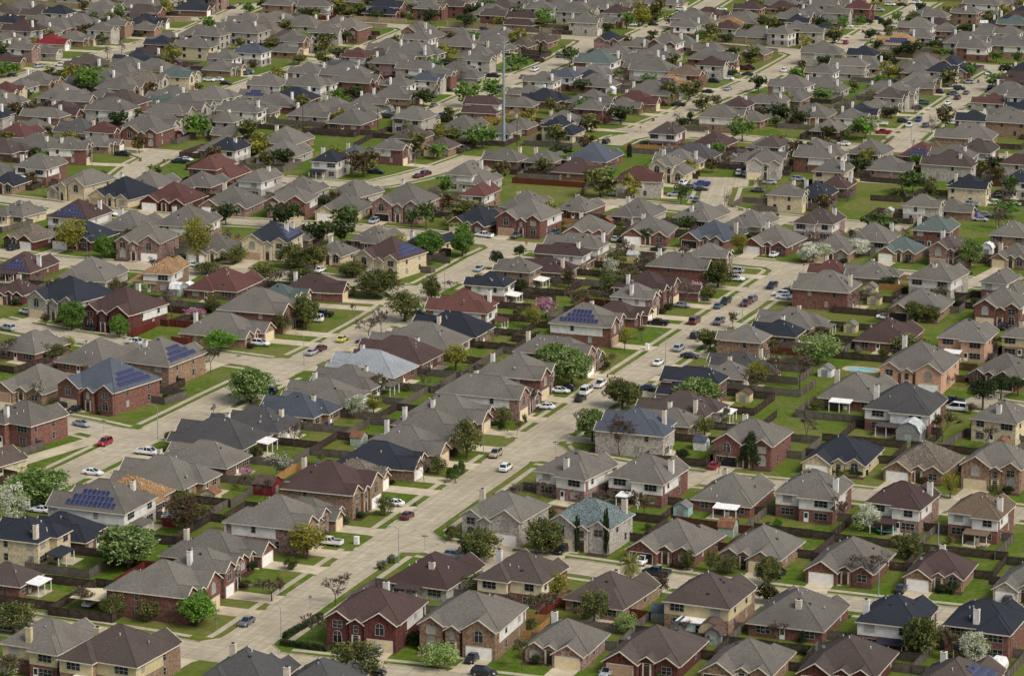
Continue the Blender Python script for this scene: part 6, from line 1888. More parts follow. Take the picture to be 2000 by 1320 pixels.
215 g -113.2,1127.9,-108.0,1141.1 -115.4,1128.8,-113.2,1127.9 -129.5,1134.3,-126.9,1140.9 -127.3,1133.5,-129.5,1134.3 -117.4,1144.7,-108.1,1141.1
216 g -136.3,1131.4,-142.5,1134.2 -137.2,1129.3,-136.3,1131.4 -140.6,1121.5,-141.0,1120.6 -157.6,1127.8,-153.9,1136.5
217 d -138.5,1119.8,-151.8,1124.7 -138.8,1118.9,-138.5,1119.8 -142.6,1108.6,-149.3,1111.1 -141.8,1110.8,-142.6,1108.6 -154.2,1118.0,-151.8,1124.7
218 d -145.7,1100.0,-154.9,1101.8 -146.1,1097.7,-145.7,1100.0 -148.4,1086.1,-157.7,1088.0 -147.9,1088.4,-148.4,1086.1 -157.6,1088.0,-154.9,1101.8
219 d -158.0,1057.5,-160.3,1051.8 -156.9,1057.1,-158.0,1057.5 -143.5,1051.8,-145.8,1046.1 -145.7,1052.7,-143.5,1051.8
220 d -100.4,1091.3,-105.6,1078.0 -98.2,1090.4,-100.4,1091.3 -86.7,1085.8,-91.9,1072.6 -88.9,1086.7,-86.7,1085.8 -91.9,1072.7,-105.6,1078.1
221 d -103.0,1056.5,-105.1,1051.4 -100.9,1055.6,-103.0,1056.5 -85.6,1049.6,-87.6,1044.5 -87.7,1050.5,-85.6,1049.6 -87.6,1044.6,-105.0,1051.4
223 g -95.7,1127.6,-83.6,1122.8 -94.8,1129.8,-95.7,1127.6 -90.8,1139.9,-78.7,1135.2 -91.7,1137.7,-90.8,1139.9 -78.8,1135.2,-83.7,1122.9
224 g -169.7,1061.0,-174.9,1047.8 -167.5,1060.1,-169.7,1061.0 -159.5,1057.0,-158.4,1056.5 -163.6,1043.4,-174.9,1047.8
225 d -97.7,1418.1,-93.1,1416.9 -97.1,1420.3,-97.7,1418.1 -94.4,1430.8,-80.7,1427.3 -80.7,1427.3,-83.3,1417.1
227 r -83.2,1444.8,-68.0,1440.9 -79.8,1458.0,-64.6,1454.1 -80.4,1455.7,-79.8,1458.0
228 d -87.9,1353.8,-102.0,1360.1 -88.9,1351.7,-87.9,1353.8 -94.3,1339.5,-108.4,1345.8 -93.3,1341.6,-94.3,1339.5 -108.4,1345.8,-102.0,1360.1
231 d -57.8,1380.6,-56.0,1385.0 -59.1,1381.1,-57.8,1380.6 -73.2,1386.7,-68.9,1397.7 -71.0,1385.8,-73.2,1386.7 -65.8,1399.0,-54.8,1394.6
232 g -21.5,1386.0,-19.0,1392.3 -42.1,1381.9,-35.4,1398.8 -40.7,1381.3,-42.1,1381.9 -35.4,1398.8,-19.0,1392.3
235 d -35.8,1296.3,-24.7,1291.3 -34.9,1298.4,-35.8,1296.3 -28.9,1311.6,-27.6,1314.5
238 b -64.0,1278.2,-47.4,1270.8 -63.1,1280.2,-64.0,1278.2 -59.3,1288.7,-58.0,1291.6 -44.4,1277.5,-47.4,1270.8
241 d -74.2,1237.7,-68.6,1235.6 -73.3,1240.2,-74.2,1237.7 -70.2,1248.7,-69.7,1250.1
248 d -4.8,1332.0,11.1,1325.7 -3.9,1334.1,-4.8,1332.0 -0.2,1343.5,15.7,1337.3 -0.5,1342.9,-0.2,1343.5 15.6,1337.3,11.1,1325.7
250 d -20.7,1289.6,-33.9,1295.0 -21.6,1287.4,-20.7,1289.6 -25.9,1277.0,-39.0,1282.3 -25.0,1279.2,-25.9,1277.0 -39.0,1282.3,-33.8,1294.9
254 g -44.4,1223.9,-56.4,1227.9 -44.7,1223.0,-44.4,1223.9 -48.1,1212.8,-48.8,1210.4 -60.8,1214.4,-56.4,1227.9
256 d -64.3,1199.2,-71.0,1201.9 -65.2,1197.0,-64.3,1199.2 -69.1,1187.2,-69.9,1185.1 -76.5,1187.8,-71.0,1201.8
257 d -65.0,1161.0,-70.2,1147.7 -62.9,1160.1,-65.0,1161.0 -48.9,1154.6,-54.1,1141.4 -51.1,1155.5,-48.9,1154.6 -54.1,1141.4,-70.2,1147.8
258 d -42.9,1153.7,-48.1,1140.5 -40.7,1152.9,-42.9,1153.7 -29.9,1148.6,-27.1,1147.5 -32.3,1134.4,-48.0,1140.6
259 t -9.6,1174.5,3.9,1170.2 -8.9,1176.8,-9.6,1174.5 -5.1,1188.7,8.5,1184.4 -5.8,1186.5,-5.1,1188.7 8.4,1184.4,3.9,1170.2
260 g -26.6,1148.5,-31.8,1135.3 -23.9,1147.4,-26.6,1148.5 -12.9,1143.1,-9.9,1141.9 -15.1,1128.8,-31.8,1135.4
261 d -10.4,1141.1,-15.6,1127.9 -7.4,1139.9,-10.4,1141.1 2.7,1135.9,-2.5,1122.7 0.5,1136.8,2.7,1135.9 -2.5,1122.8,-15.6,1127.9
262 g -41.2,1113.9,-46.4,1100.9 -39.1,1113.1,-41.2,1113.9 -28.6,1109.0,-33.8,1095.9 -29.3,1109.2,-28.6,1109.0 -33.7,1096.0,-46.4,1101.0
263 d -17.2,1109.2,-12.0,1122.4 -18.5,1109.7,-17.2,1109.2 -27.1,1113.1,-21.9,1126.3 -26.4,1112.8,-27.1,1113.1 -21.9,1126.2,-12.0,1122.3
265 g -58.5,1092.6,-64.5,1077.3 -56.3,1091.8,-58.5,1092.6 -45.7,1087.6,-51.7,1072.2 -47.9,1088.4,-45.7,1087.6 -51.7,1072.3,-64.5,1077.3
267 d -85.9,1120.6,-90.1,1110.0 -83.7,1119.7,-85.9,1120.6 -69.3,1114.0,-73.4,1103.4 -71.4,1114.9,-69.3,1114.0 -80.7,1099.0,-87.8,1101.8
268 g -84.8,1094.1,-90.0,1080.9 -82.6,1093.2,-84.8,1094.1 -68.7,1087.7,-73.9,1074.5 -70.9,1088.6,-68.7,1087.7 -73.9,1074.6,-90.0,1080.9
270 g -21.8,1045.8,-27.0,1032.6 -19.6,1045.0,-21.8,1045.8 -5.0,1039.2,-10.2,1026.0 -7.2,1040.1,-5.0,1039.2 -10.2,1026.1,-27.0,1032.7
271 g 5.3,1406.8,15.5,1402.8 10.1,1419.0,20.3,1415.0 9.2,1416.8,10.1,1419.0
273 d 29.4,1409.6,19.0,1413.1 28.6,1407.4,29.4,1409.6 25.0,1396.9,16.7,1399.7 15.4,1402.5,19.0,1413.1
281 g 33.8,1278.6,47.0,1273.4 34.4,1280.1,33.8,1278.6 39.6,1293.6,44.0,1291.9 38.7,1291.4,39.6,1293.6 51.1,1284.2,47.0,1273.4
282 g 32.6,1265.0,44.7,1260.1 33.2,1266.3,32.6,1265.0 36.9,1275.6,37.5,1277.1 49.5,1272.3,44.6,1260.2
297 g 78.5,1298.3,65.2,1303.3 77.7,1296.1,78.5,1298.3 73.9,1286.0,73.5,1284.9 60.3,1289.9,65.3,1303.2
301 g 58.6,1252.5,45.8,1258.8 58.2,1251.9,58.6,1252.5 53.2,1241.5,40.4,1247.8 54.2,1243.6,53.2,1241.5 40.5,1247.7,45.8,1258.8
302 g 48.0,1236.7,36.7,1240.5 47.2,1234.5,48.0,1236.7 42.2,1219.6,28.7,1224.1 42.9,1221.8,42.2,1219.6 28.8,1224.1,33.1,1237.0
306 g 9.1,1138.1,3.9,1124.9 11.3,1137.2,9.1,1138.1 25.4,1131.7,20.2,1118.4 21.7,1133.1,25.4,1131.7 20.2,1118.5,3.9,1124.9
308 g 18.4,1086.7,16.2,1087.6 33.7,1080.7,28.7,1068.1 31.5,1081.5,33.7,1080.7 28.7,1068.2,11.3,1075.0
309 d 4.1,1083.3,-1.1,1070.1 5.0,1083.0,4.1,1083.3 16.3,1078.5,11.1,1065.3 14.1,1079.4,16.3,1078.5 11.1,1065.4,-1.0,1070.2
310 g 43.4,1124.1,38.3,1110.8 47.1,1122.6,43.4,1124.1 55.9,1119.2,58.9,1118.0 53.8,1104.9,38.3,1110.9
311 d 58.2,1116.4,51.9,1103.4 61.1,1115.1,58.2,1116.4 71.2,1110.2,74.6,1108.6 68.3,1095.6,52.0,1103.4
312 d 76.0,1112.1,69.7,1099.4 79.3,1110.5,76.0,1112.1 87.0,1106.8,90.7,1104.9 78.2,1095.3,69.8,1099.4
313 g 72.4,1165.5,58.8,1170.8 71.6,1163.3,72.4,1165.5 67.3,1152.4,53.7,1157.7 67.6,1153.3,67.3,1152.4 53.7,1157.7,58.9,1170.8
317 d 57.6,1062.2,59.4,1061.5 44.7,1067.3,47.5,1074.3 46.9,1066.4,44.7,1067.3 47.5,1074.2,60.0,1069.3
318 d 89.0,1067.8,90.3,1074.7 86.7,1068.2,89.0,1067.8 72.2,1070.9,73.5,1077.8 76.1,1070.2,72.2,1070.9 73.5,1077.8,90.3,1074.6
329 d 194.6,1436.0,202.9,1432.7 195.4,1437.8,194.6,1436.0 200.4,1450.4,208.7,1447.1 199.5,1448.3,200.4,1450.4
331 d 168.4,1379.9,178.8,1376.4 168.6,1380.5,168.4,1379.9 171.9,1390.5,172.7,1392.7
335 g 158.3,1347.5,171.9,1343.6 158.9,1349.7,158.3,1347.5 162.6,1362.7,174.0,1359.5 162.0,1360.5,162.6,1362.7 175.0,1354.5,171.9,1343.6
337 g 128.7,1267.9,143.5,1262.5 129.5,1270.1,128.7,1267.9 133.2,1280.2,134.3,1283.2
340 d 102.9,1219.0,115.8,1213.0 103.3,1219.9,102.9,1219.0 107.9,1229.7,108.2,1230.3 121.0,1224.3,115.7,1213.0
341 g 92.9,1212.5,91.3,1208.3 87.9,1199.8,86.3,1195.6 95.1,1211.7,92.9,1212.5 107.2,1206.9,100.5,1189.9 105.0,1207.7,107.2,1206.9 100.6,1190.0,86.3,1195.6
343 d 147.7,1291.7,145.2,1286.8 149.8,1290.6,147.7,1291.7 163.2,1283.7,161.9,1281.3 162.3,1284.2,163.2,1283.7 158.5,1280.0,145.2,1286.9
346 g 176.2,1281.7,182.9,1298.6 164.4,1286.3,166.9,1292.7 168.6,1296.9,171.1,1303.2 165.3,1286.0,164.4,1286.3 171.1,1303.2,182.9,1298.5
351 g 151.8,1261.6,138.5,1266.4 151.0,1259.4,151.8,1261.6 148.0,1250.9,147.3,1248.8 134.0,1253.6,138.5,1266.4
353 g 138.8,1218.3,125.5,1223.3 138.1,1216.5,138.8,1218.3 134.4,1206.5,134.2,1205.9 120.9,1210.8,125.6,1223.2
355 g 129.2,1198.9,115.8,1203.7 128.4,1196.7,129.2,1198.9 124.6,1186.3,111.3,1191.2 125.4,1188.6,124.6,1186.3 111.3,1191.1,115.9,1203.7
358 d 101.0,1144.8,98.0,1137.2 103.2,1143.9,101.0,1144.8 114.2,1139.6,111.2,1132.0 112.0,1140.4,114.2,1139.6 111.3,1132.1,98.0,1137.3
359 g 90.1,1103.5,89.1,1101.3 93.9,1101.8,90.1,1103.5 104.1,1097.3,107.0,1096.0 94.9,1085.9,84.4,1090.5
360 g 108.4,1099.7,102.8,1086.6 111.3,1098.4,108.4,1099.7 122.1,1093.9,124.6,1092.9 119.1,1079.8,102.9,1086.6
361 d 125.4,1095.0,118.5,1078.1 127.9,1094.0,125.4,1095.0 138.4,1089.7,142.1,1088.2 135.3,1071.4,118.5,1078.2
363 d 157.2,1120.8,170.7,1116.4 157.9,1123.0,157.2,1120.8 161.8,1135.2,163.0,1138.9 176.5,1134.6,170.7,1116.5
366 g 173.8,1166.8,187.1,1161.9 174.6,1169.0,173.8,1166.8 177.5,1177.1,178.9,1181.0 192.2,1176.2,187.1,1162.0
409 g -180.1,1177.7,-173.2,1175.0 -179.3,1179.9,-180.1,1177.7 -173.8,1193.7,-166.9,1191.0 -174.7,1191.5,-173.8,1193.7
410 d -156.0,1236.2,-150.0,1233.8 -155.1,1238.4,-156.0,1236.2 -150.9,1249.2,-150.2,1250.8
421 d -159.8,1188.7,-166.7,1191.4 -160.2,1187.6,-159.8,1188.7 -165.7,1173.7,-172.6,1176.5 -164.8,1175.9,-165.7,1173.7 -172.6,1176.4,-166.7,1191.4
422 d -155.8,1203.6,-169.0,1208.8 -156.6,1201.6,-155.8,1203.6 -161.1,1190.2,-161.5,1189.1 -174.7,1194.3,-168.9,1208.8
423 g -149.7,1217.4,-154.8,1219.4 -150.2,1216.1,-149.7,1217.4 -154.4,1205.5,-155.2,1203.5 -160.2,1205.5,-154.7,1219.4
425 g -138.2,1246.8,-144.2,1249.2 -139.1,1244.7,-138.2,1246.8 -143.6,1233.3,-144.5,1231.1 -150.4,1233.4,-144.2,1249.2
433 d -166.7,1093.0,-158.2,1089.7 -165.9,1095.2,-166.7,1093.0 -161.7,1105.9,-161.3,1106.8
434 b -139.1,1163.6,-133.1,1161.2 -138.2,1165.8,-139.1,1163.6 -134.1,1176.3,-133.7,1177.2
442 d -126.8,1158.3,-139.8,1163.4 -127.4,1156.7,-126.8,1158.3 -132.9,1142.9,-145.9,1148.0 -132.0,1145.0,-132.9,1142.9 -145.8,1147.9,-139.7,1163.4
443 g -121.7,1172.4,-127.7,1174.8 -122.4,1170.6,-121.7,1172.4 -126.6,1159.9,-127.2,1158.3 -133.2,1160.7,-127.6,1174.7
444 g -115.6,1187.7,-123.0,1190.6 -116.5,1185.5,-115.6,1187.7 -120.9,1174.2,-121.7,1172.3 -129.0,1175.2,-123.0,1190.6
452 d -92.5,1161.1,-75.6,1154.4 -91.7,1163.3,-92.5,1161.1 -87.7,1173.3,-86.8,1175.6 -70.0,1168.9,-75.7,1154.4
453 g -89.1,1176.3,-82.7,1173.7 -88.2,1178.6,-89.1,1176.3 -83.9,1189.6,-83.2,1191.4
457 d -60.8,1245.7,-48.0,1240.6 -59.9,1247.8,-60.8,1245.7 -54.5,1261.5,-41.8,1256.4 -55.4,1259.3,-54.5,1261.5
465 d -96.8,1115.2,-103.8,1117.9 -97.6,1113.0,-96.8,1115.2 -102.9,1099.4,-110.0,1102.2 -102.1,1101.6,-102.9,1099.4 -110.0,1102.2,-103.8,1117.9
488 d 16.7,1169.0,3.4,1174.2 15.8,1166.8,16.7,1169.0 10.9,1154.4,-2.3,1159.6 11.8,1156.6,10.9,1154.4 -2.3,1159.6,3.5,1174.2
504 b 54.0,1070.0,60.3,1067.5 55.0,1072.5,54.0,1070.0 59.5,1084.1,59.9,1085.2 76.8,1078.5,72.6,1067.7
505 g 60.9,1084.4,67.4,1081.9 61.4,1085.5,60.9,1084.4 66.4,1098.4,72.9,1095.8 65.6,1096.2,66.4,1098.4
514 d 79.5,1093.3,73.0,1095.8 78.9,1091.9,79.5,1093.3 73.6,1078.3,67.1,1080.8 74.4,1080.5,73.6,1078.3 67.2,1080.8,73.1,1095.8
522 g 100.2,1068.3,107.4,1065.4 101.1,1070.5,100.2,1068.3 106.5,1084.2,113.7,1081.4 105.6,1082.0,106.5,1084.2
525 d 120.3,1078.1,113.1,1080.9 119.5,1075.9,120.3,1078.1 114.3,1062.7,107.1,1065.6 115.1,1064.9,114.3,1062.7 107.2,1065.5,113.2,1080.9
530 b 141.4,1053.4,154.6,1048.2 142.3,1055.6,141.4,1053.4 146.6,1066.6,146.9,1067.5 159.2,1059.9,154.6,1048.3
531 d 173.3,1137.0,186.5,1131.8 174.1,1139.2,173.3,1137.0 179.0,1151.6,192.2,1146.4 178.1,1149.4,179.0,1151.6 192.1,1146.4,186.4,1131.8
535 d -157.2,1105.1,-144.0,1099.9 -156.9,1106.0,-157.2,1105.1 -151.8,1118.7,-145.2,1116.1 -152.7,1116.5,-151.8,1118.7 -140.5,1109.0,-144.0,1099.9
536 d -147.9,1133.1,-141.6,1130.6 -147.0,1135.3,-147.9,1133.1 -141.8,1148.7,-125.0,1142.1 -142.6,1146.5,-141.8,1148.7 -125.1,1142.1,-131.2,1126.5
546 d 143.3,1068.7,151.4,1065.5 143.6,1069.6,143.3,1068.7 148.1,1080.9,156.2,1077.8 147.6,1079.6,148.1,1080.9
547 g 163.1,1071.9,155.0,1075.1 162.6,1070.5,163.1,1071.9 157.7,1058.1,149.6,1061.3 158.6,1060.3,157.7,1058.1 149.7,1061.3,155.1,1075.0
556 b -31.3,1159.9,-22.5,1156.5 -30.9,1161.0,-31.3,1159.9 -25.7,1174.2,-12.5,1169.0 -26.5,1172.0,-25.7,1174.2 -12.5,1169.0,-17.2,1157.1
560 g 97.4,1174.0,92.2,1160.8 99.6,1173.2,97.4,1174.0 113.9,1167.5,108.7,1154.3 110.2,1169.0,113.9,1167.5 108.7,1154.4,92.2,1160.9
565 d -43.8,1181.7,-37.1,1198.6 -46.0,1182.5,-43.8,1181.7 -57.0,1186.9,-52.0,1199.6 -55.9,1186.4,-57.0,1186.9 -45.9,1202.0,-37.1,1198.5
569 g 20.6,1072.9,7.4,1078.1 19.8,1070.8,20.6,1072.9 14.9,1058.3,1.7,1063.5 15.8,1060.5,14.9,1058.3 1.7,1063.5,7.5,1078.1"""
EXTRA = """lamp -42.2,589.6 6.5 -1
lamp -22.3,639.1 7 -1
lamp -79.6,735.4 7.5 -1
lamp -51.0,806.3 7.5 -1
lamp 37.8,809.5 7 -1
lamp 70.0,617.8 6.5 1
lamp -18.2,894.5 6.5 -1
lamp -120.8,941.6 5 1
lamp 8.3,973.8 5 1
lamp 59.7,854.2 7 -1
lamp 81.4,940.1 5 1
lamp -6.3,722.5 7 1
lamp 65.0,1016.5 6 1
lamp -137.0,1087.4 5.5 1
lamp -31.4,1079.8 5 -1
lamp 135.1,1129.1 6 1
sign -54.3,594.4 g
sign -17.4,648.3 g
sign -92.4,740.9 g
sign -66.9,804.6 g
sign 9.6,722.0 g
sign 4.1,947.4 s
sign 80.9,917.5 s
sign 44.2,1148.9 s
sign -38.0,608.7 w
hydrant -90.0,706.5 k
hydrant -20.3,680.1 k
hydrant 23.1,794.0 k
cabinet -31.2,652.2 w
cabinet 33.8,823.3 w
mailbox -122.0,1094.1 b
mailbox -113.8,1091.2 b
mailbox 49.7,1175.0 b
mailbox 135.2,1386.1 b
mailbox 176.0,1264.4 b
mailbox 134.1,1253.0 b
shed 89.5,734.3 gambrel grey silver 5.5 5
shed 76.1,795.6 gable white grey 3.4 3
shed -51.8,690.5 gable red brown 5 4.5
shed -63.2,684.1 gable cream rust 3.4 3
shed 27.9,602.6 gable grey slate 3.6 3
shed 31.1,594.2 gable grey slate 3.0 3
shed 36.6,591.4 gambrel cream brown 4.0 3.6
shed 37.1,588.4 gambrel grey brown 3.0 3
shed 43.8,658.8 gambrel sage rust 3.4 3.2
shed 35.4,673.6 gable mint grey 3.2 3.2
shed 96.6,890.0 gable cream grey 3.6 2.8
shed 96.3,876.5 gable cream brown 3.4 2.8
shed 86.8,843.5 gable cream grey 3.2 2.8
shed 135.3,942.3 gambrel white white 3.4 3
shed -89.9,887.9 gambrel sage white 3.6 3
shed -87.2,888.8 gambrel white white 3.2 2.6
shed -166.9,1114.6 gable white grey 4 3.4
shed 11.4,1143.3 gable cream tan 3.2 3
shed 36.6,1237.6 gable white white 3.2 3
shed 90.6,1383.0 gable grey grey 3 3
shed 199.4,1420.5 gable cream white 3.4 3
shed 173.5,1363.8 gable white grey 3.6 3.2
trampoline 76.0,659.9
pergola 0.0,617.8
pool 85.3,802.0 7 4
pool 117.1,1056.7 14 4
carport -79.0,610.0
camper 85.9,570.9
tower -2.8,1130.1 36 1
tower -236.8,1228.3 36 0
tower 216.9,1060.3 36 0
pole -138.2,1180.6 9
pole -72.5,1158.6 9
pole -46.1,1147.9 9
pole -40.3,1141.5 9
pole 1.7,1123.9 9.5
pole 53.7,1116.8 9.5
pole 107.9,1097.0 9.5
pole 146.5,1081.7 9.5
pole 85.4,650.8 5
hedge -42.2,587.5 -33.4,583.9
hedge -41.7,591.1 -35.6,603.7
hedge 73.4,708.7 76.7,704.4
hedge 81.0,620.1 84.4,618.4
bin -42.3,746.5 b
bin -41.0,745.1 b
bin -16.2,872.7 b
ring -14.2,652.2
ring 34.4,634.2
ring -112.8,845.3
ring -99.9,836.5
fence 2.0,1073.2 31.0,1062.1 d
fence 0.0,1054.9 24.1,1045.9 r
fence 0.8,1088.4 19.9,1077.9 g
fence 19.9,1077.9 22.1,1066.7 d
fence -89.9,1172.8 -54.1,1157.5 g
fence -72.4,1151.1 -46.5,1144.7 d
fence -46.5,1144.7 -53.3,1119.9 d
fence 60.1,1117.9 75.1,1111.8 d
fence 92.2,1101.9 124.2,1092.2 g
fence 124.2,1092.2 163.9,1077.0 d
fence 147.6,1066.7 162.6,1062.1 d
fence 110.6,1057.6 131.4,1047.7 d
fence 94.0,1092.2 113.3,1084.5 g
fence 114.6,1080.7 139.8,1069.5 g
fence -81.8,1159.7 -79.2,1142.6 t
fence 37.8,1117.9 56.4,1113.8 t
fence 121.9,1042.4 121.2,1021.6 g
fence 110.5,1025.0 119.6,1021.6 d
shed -45.9,548.9 gable grey brown 3.1 2.7
shed 9.0,667.6 gable cream rust 3.2 3.0
shed -69.8,666.0 gable red silver 2.9 2.7
shed -42.2,704.6 gable red slate 2.6 2.6
shed -34.2,730.8 gable sage rust 3.6 2.7
shed 42.1,726.7 gable white slate 3.2 2.8
shed 108.7,724.3 gambrel sage rust 2.8 3.2
shed 54.6,770.5 gable cream brown 3.4 2.7
shed 62.9,790.7 gable cream brown 2.9 2.9
shed 77.2,824.6 gambrel cream grey 3.0 2.9
shed -113.1,886.1 gable sage rust 3.5 2.9
shed 34.3,933.3 gable cream silver 3.0 3.0
shed 76.0,963.1 gable white rust 3.6 2.4
shed 113.4,999.2 gable cream silver 2.7 2.5
shed 28.0,983.1 gable red rust 3.5 2.5
shed -67.7,1014.1 gambrel grey slate 3.4 3.2
shed -4.8,996.7 gable grey brown 3.3 2.9
shed 27.7,1075.1 gable grey brown 3.0 2.9
shed 72.3,1092.5 gable cream grey 3.5 2.5
shed -153.8,1101.7 gable red grey 3.2 3.0
shed 76.3,1102.6 gable sage brown 2.8 3.1
shed -75.5,1107.6 gable white grey 2.9 3.0
shed 51.8,1110.8 gable cream brown 3.2 2.8
shed -112.9,1138.2 gambrel red silver 2.9 2.5
shed -177.0,1123.1 gable white silver 3.2 2.4
shed 185.2,1173.5 gambrel cream brown 2.6 2.9
shed -44.0,1189.8 gambrel grey grey 3.4 2.9
shed 0.8,1183.5 gambrel cream brown 3.0 3.1
shed -164.8,1203.7 gable cream rust 2.9 3.0
shed -47.4,1255.0 gable red brown 3.5 2.8
shed 40.2,1264.4 gambrel cream brown 2.7 2.8
shed 137.3,1268.2 gambrel cream brown 3.5 2.5
shed -33.1,1283.3 gable red brown 2.9 2.9
shed -130.3,1306.2 gable red slate 3.3 2.9"""
rnd = random.Random(11)

# ---------------------------------------------------------------- helpers
def lin(c):
    return tuple((v / 255 / 12.92) if v / 255 <= 0.04045 else ((v / 255 + 0.055) / 1.055) ** 2.4 for v in c)

def mat(name, c1, c2=None, scale=2.0, detail=4, rough=0.9, spec=0.25, var=0.0, c3=None, scale3=0.15, f3=0.5, bump=0.0, lo=0.38, hi=0.62, metal=0.0):
    """plain procedural surface: two colours mixed by noise, a third by broad noise, a little per-object variation"""
    m = bpy.data.materials.new(name); m.use_nodes = True
    t = m.node_tree; b = t.nodes['Principled BSDF']
    b.inputs['Roughness'].default_value = rough; b.inputs['Specular IOR Level'].default_value = spec; b.inputs['Metallic'].default_value = metal
    c1 = lin(c1) + (1,)
    if c2 is None:
        b.inputs['Base Color'].default_value = c1
        last = None
    co = t.nodes.new('ShaderNodeTexCoord')
    last = None
    if c2 is not None:
        n = t.nodes.new('ShaderNodeTexNoise'); n.inputs['Scale'].default_value = scale; n.inputs['Detail'].default_value = detail
        t.links.new(co.outputs['Object'], n.inputs['Vector'])
        r = t.nodes.new('ShaderNodeValToRGB'); r.color_ramp.elements[0].position = lo; r.color_ramp.elements[1].position = hi
        r.color_ramp.elements[0].color = c1; r.color_ramp.elements[1].color = lin(c2) + (1,)
        t.links.new(n.outputs['Fac'], r.inputs['Fac']); last = r.outputs['Color']
        if bump:
            bn = t.nodes.new('ShaderNodeBump'); bn.inputs['Strength'].default_value = bump; bn.inputs['Distance'].default_value = 0.05
            t.links.new(n.outputs['Fac'], bn.inputs['Height']); t.links.new(bn.outputs[0], b.inputs['Normal'])
        if c3 is not None:
            n3 = t.nodes.new('ShaderNodeTexNoise'); n3.inputs['Scale'].default_value = scale3; n3.inputs['Detail'].default_value = 3
            t.links.new(co.outputs['Object'], n3.inputs['Vector'])
            r3 = t.nodes.new('ShaderNodeMapRange'); r3.inputs['From Min'].default_value = 0.45; r3.inputs['From Max'].default_value = 0.7; r3.inputs['To Max'].default_value = f3
            t.links.new(n3.outputs['Fac'], r3.inputs['Value'])
            mx = t.nodes.new('ShaderNodeMix'); mx.data_type = 'RGBA'
            t.links.new(r3.outputs[0], mx.inputs['Factor']); t.links.new(last, mx.inputs['A']); mx.inputs['B'].default_value = lin(c3) + (1,)
            last = mx.outputs['Result']
    if var:
        oi = t.nodes.new('ShaderNodeObjectInfo'); h = t.nodes.new('ShaderNodeHueSaturation')
        mr = t.nodes.new('ShaderNodeMapRange'); mr.inputs['To Min'].default_value = 1 - var; mr.inputs['To Max'].default_value = 1 + var
        t.links.new(oi.outputs['Random'], mr.inputs['Value']); t.links.new(mr.outputs[0], h.inputs['Value'])
        if last is not None: t.links.new(last, h.inputs['Color'])
        else: h.inputs['Color'].default_value = c1
        last = h.outputs['Color']
    if last is not None: t.links.new(last, b.inputs['Base Color'])
    return m

class MB:
    """collects faces, then links them as one mesh"""
    def __init__(s): s.v = []; s.f = []; s.m = []; s.uv = {}
    def face(s, pts, mi=0):
        k = len(s.v); s.v += [tuple(p) for p in pts]; s.f.append(tuple(range(k, k + len(pts)))); s.m.append(mi)
    def box(s, x0, x1, y0, y1, z0, z1, mi=0, top=True, bot=True):
        k = len(s.v)
        s.v += [(x0, y0, z0), (x1, y0, z0), (x1, y1, z0), (x0, y1, z0), (x0, y0, z1), (x1, y0, z1), (x1, y1, z1), (x0, y1, z1)]
        fs = [(0, 1, 5, 4), (1, 2, 6, 5), (2, 3, 7, 6), (3, 0, 4, 7)]
        if top: fs.append((4, 5, 6, 7))
        if bot: fs.append((3, 2, 1, 0))
        for f in fs: s.f.append(tuple(k + i for i in f)); s.m.append(mi)
    def bar(s, a, b, r, mi=0, n=4, r2=None):
        a = Vector(a); b = Vector(b); d = (b - a)
        if d.length < 1e-6: return
        q = d.normalized(); u = q.orthogonal().normalized(); v = q.cross(u); r2 = r if r2 is None else r2
        k = len(s.v)
        for p, rr in ((a, r), (b, r2)):
            for i in range(n):
                an = 2 * math.pi * (i + .5) / n; s.v.append(tuple(p + u * (math.cos(an) * rr) + v * (math.sin(an) * rr)))
        for i in range(n):
            j = (i + 1) % n; s.f.append((k + i, k + j, k + n + j, k + n + i)); s.m.append(mi)
        if n > 3:
            s.f.append(tuple(k + i for i in range(n - 1, -1, -1))); s.m.append(mi)
            s.f.append(tuple(k + n + i for i in range(n))); s.m.append(mi)
    def loft(s, rings, mi=0, cap=True):
        n = len(rings[0]); k = len(s.v)
        for r in rings: s.v += [tuple(p) for p in r]
        for a in range(len(rings) - 1):
            for i in range(n):
                j = (i + 1) % n; s.f.append((k + a * n + i, k + a * n + j, k + (a + 1) * n + j, k + (a + 1) * n + i)); s.m.append(mi)
        if cap:
            s.f.append(tuple(k + i for i in range(n - 1, -1, -1))); s.m.append(mi)
            e = k + (len(rings) - 1) * n; s.f.append(tuple(e + i for i in range(n))); s.m.append(mi)
    def mesh(s, name, mats, smooth=False):
        me = bpy.data.meshes.new(name); me.from_pydata(s.v, [], s.f)
        for m in (mats if isinstance(mats, (list, tuple)) else [mats]): me.materials.append(m)
        if any(s.m): me.polygons.foreach_set('material_index', s.m)
        if smooth: me.polygons.foreach_set('use_smooth', [True] * len(s.f))
        return me
    def build(s, name, mats, parent=None, smooth=False):
        return put(name, s.mesh(name, mats, smooth), parent)

def put(name, me, parent=None, loc=None, rz=0.0):
    o = bpy.data.objects.new(name, me); col.objects.link(o)
    if parent is not None: o.parent = parent
    if loc is not None: o.location = loc
    if rz: o.rotation_euler = (0, 0, rz)
    return o

def tag(o, label=None, cat=None, group=None, kind=None):
    if label: o['label'] = label
    if cat: o['category'] = cat
    if group: o['group'] = group
    if kind: o['kind'] = kind
    return o

ORD = ['zeroth', 'first', 'second', 'third', 'fourth', 'fifth', 'sixth', 'seventh', 'eighth', 'ninth', 'tenth', 'eleventh', 'twelfth', 'thirteenth', 'fourteenth', 'fifteenth',
       'sixteenth', 'seventeenth', 'eighteenth', 'nineteenth', 'twentieth', 'twenty-first', 'twenty-second', 'twenty-third', 'twenty-fourth', 'twenty-fifth'] + ['distant'] * 60
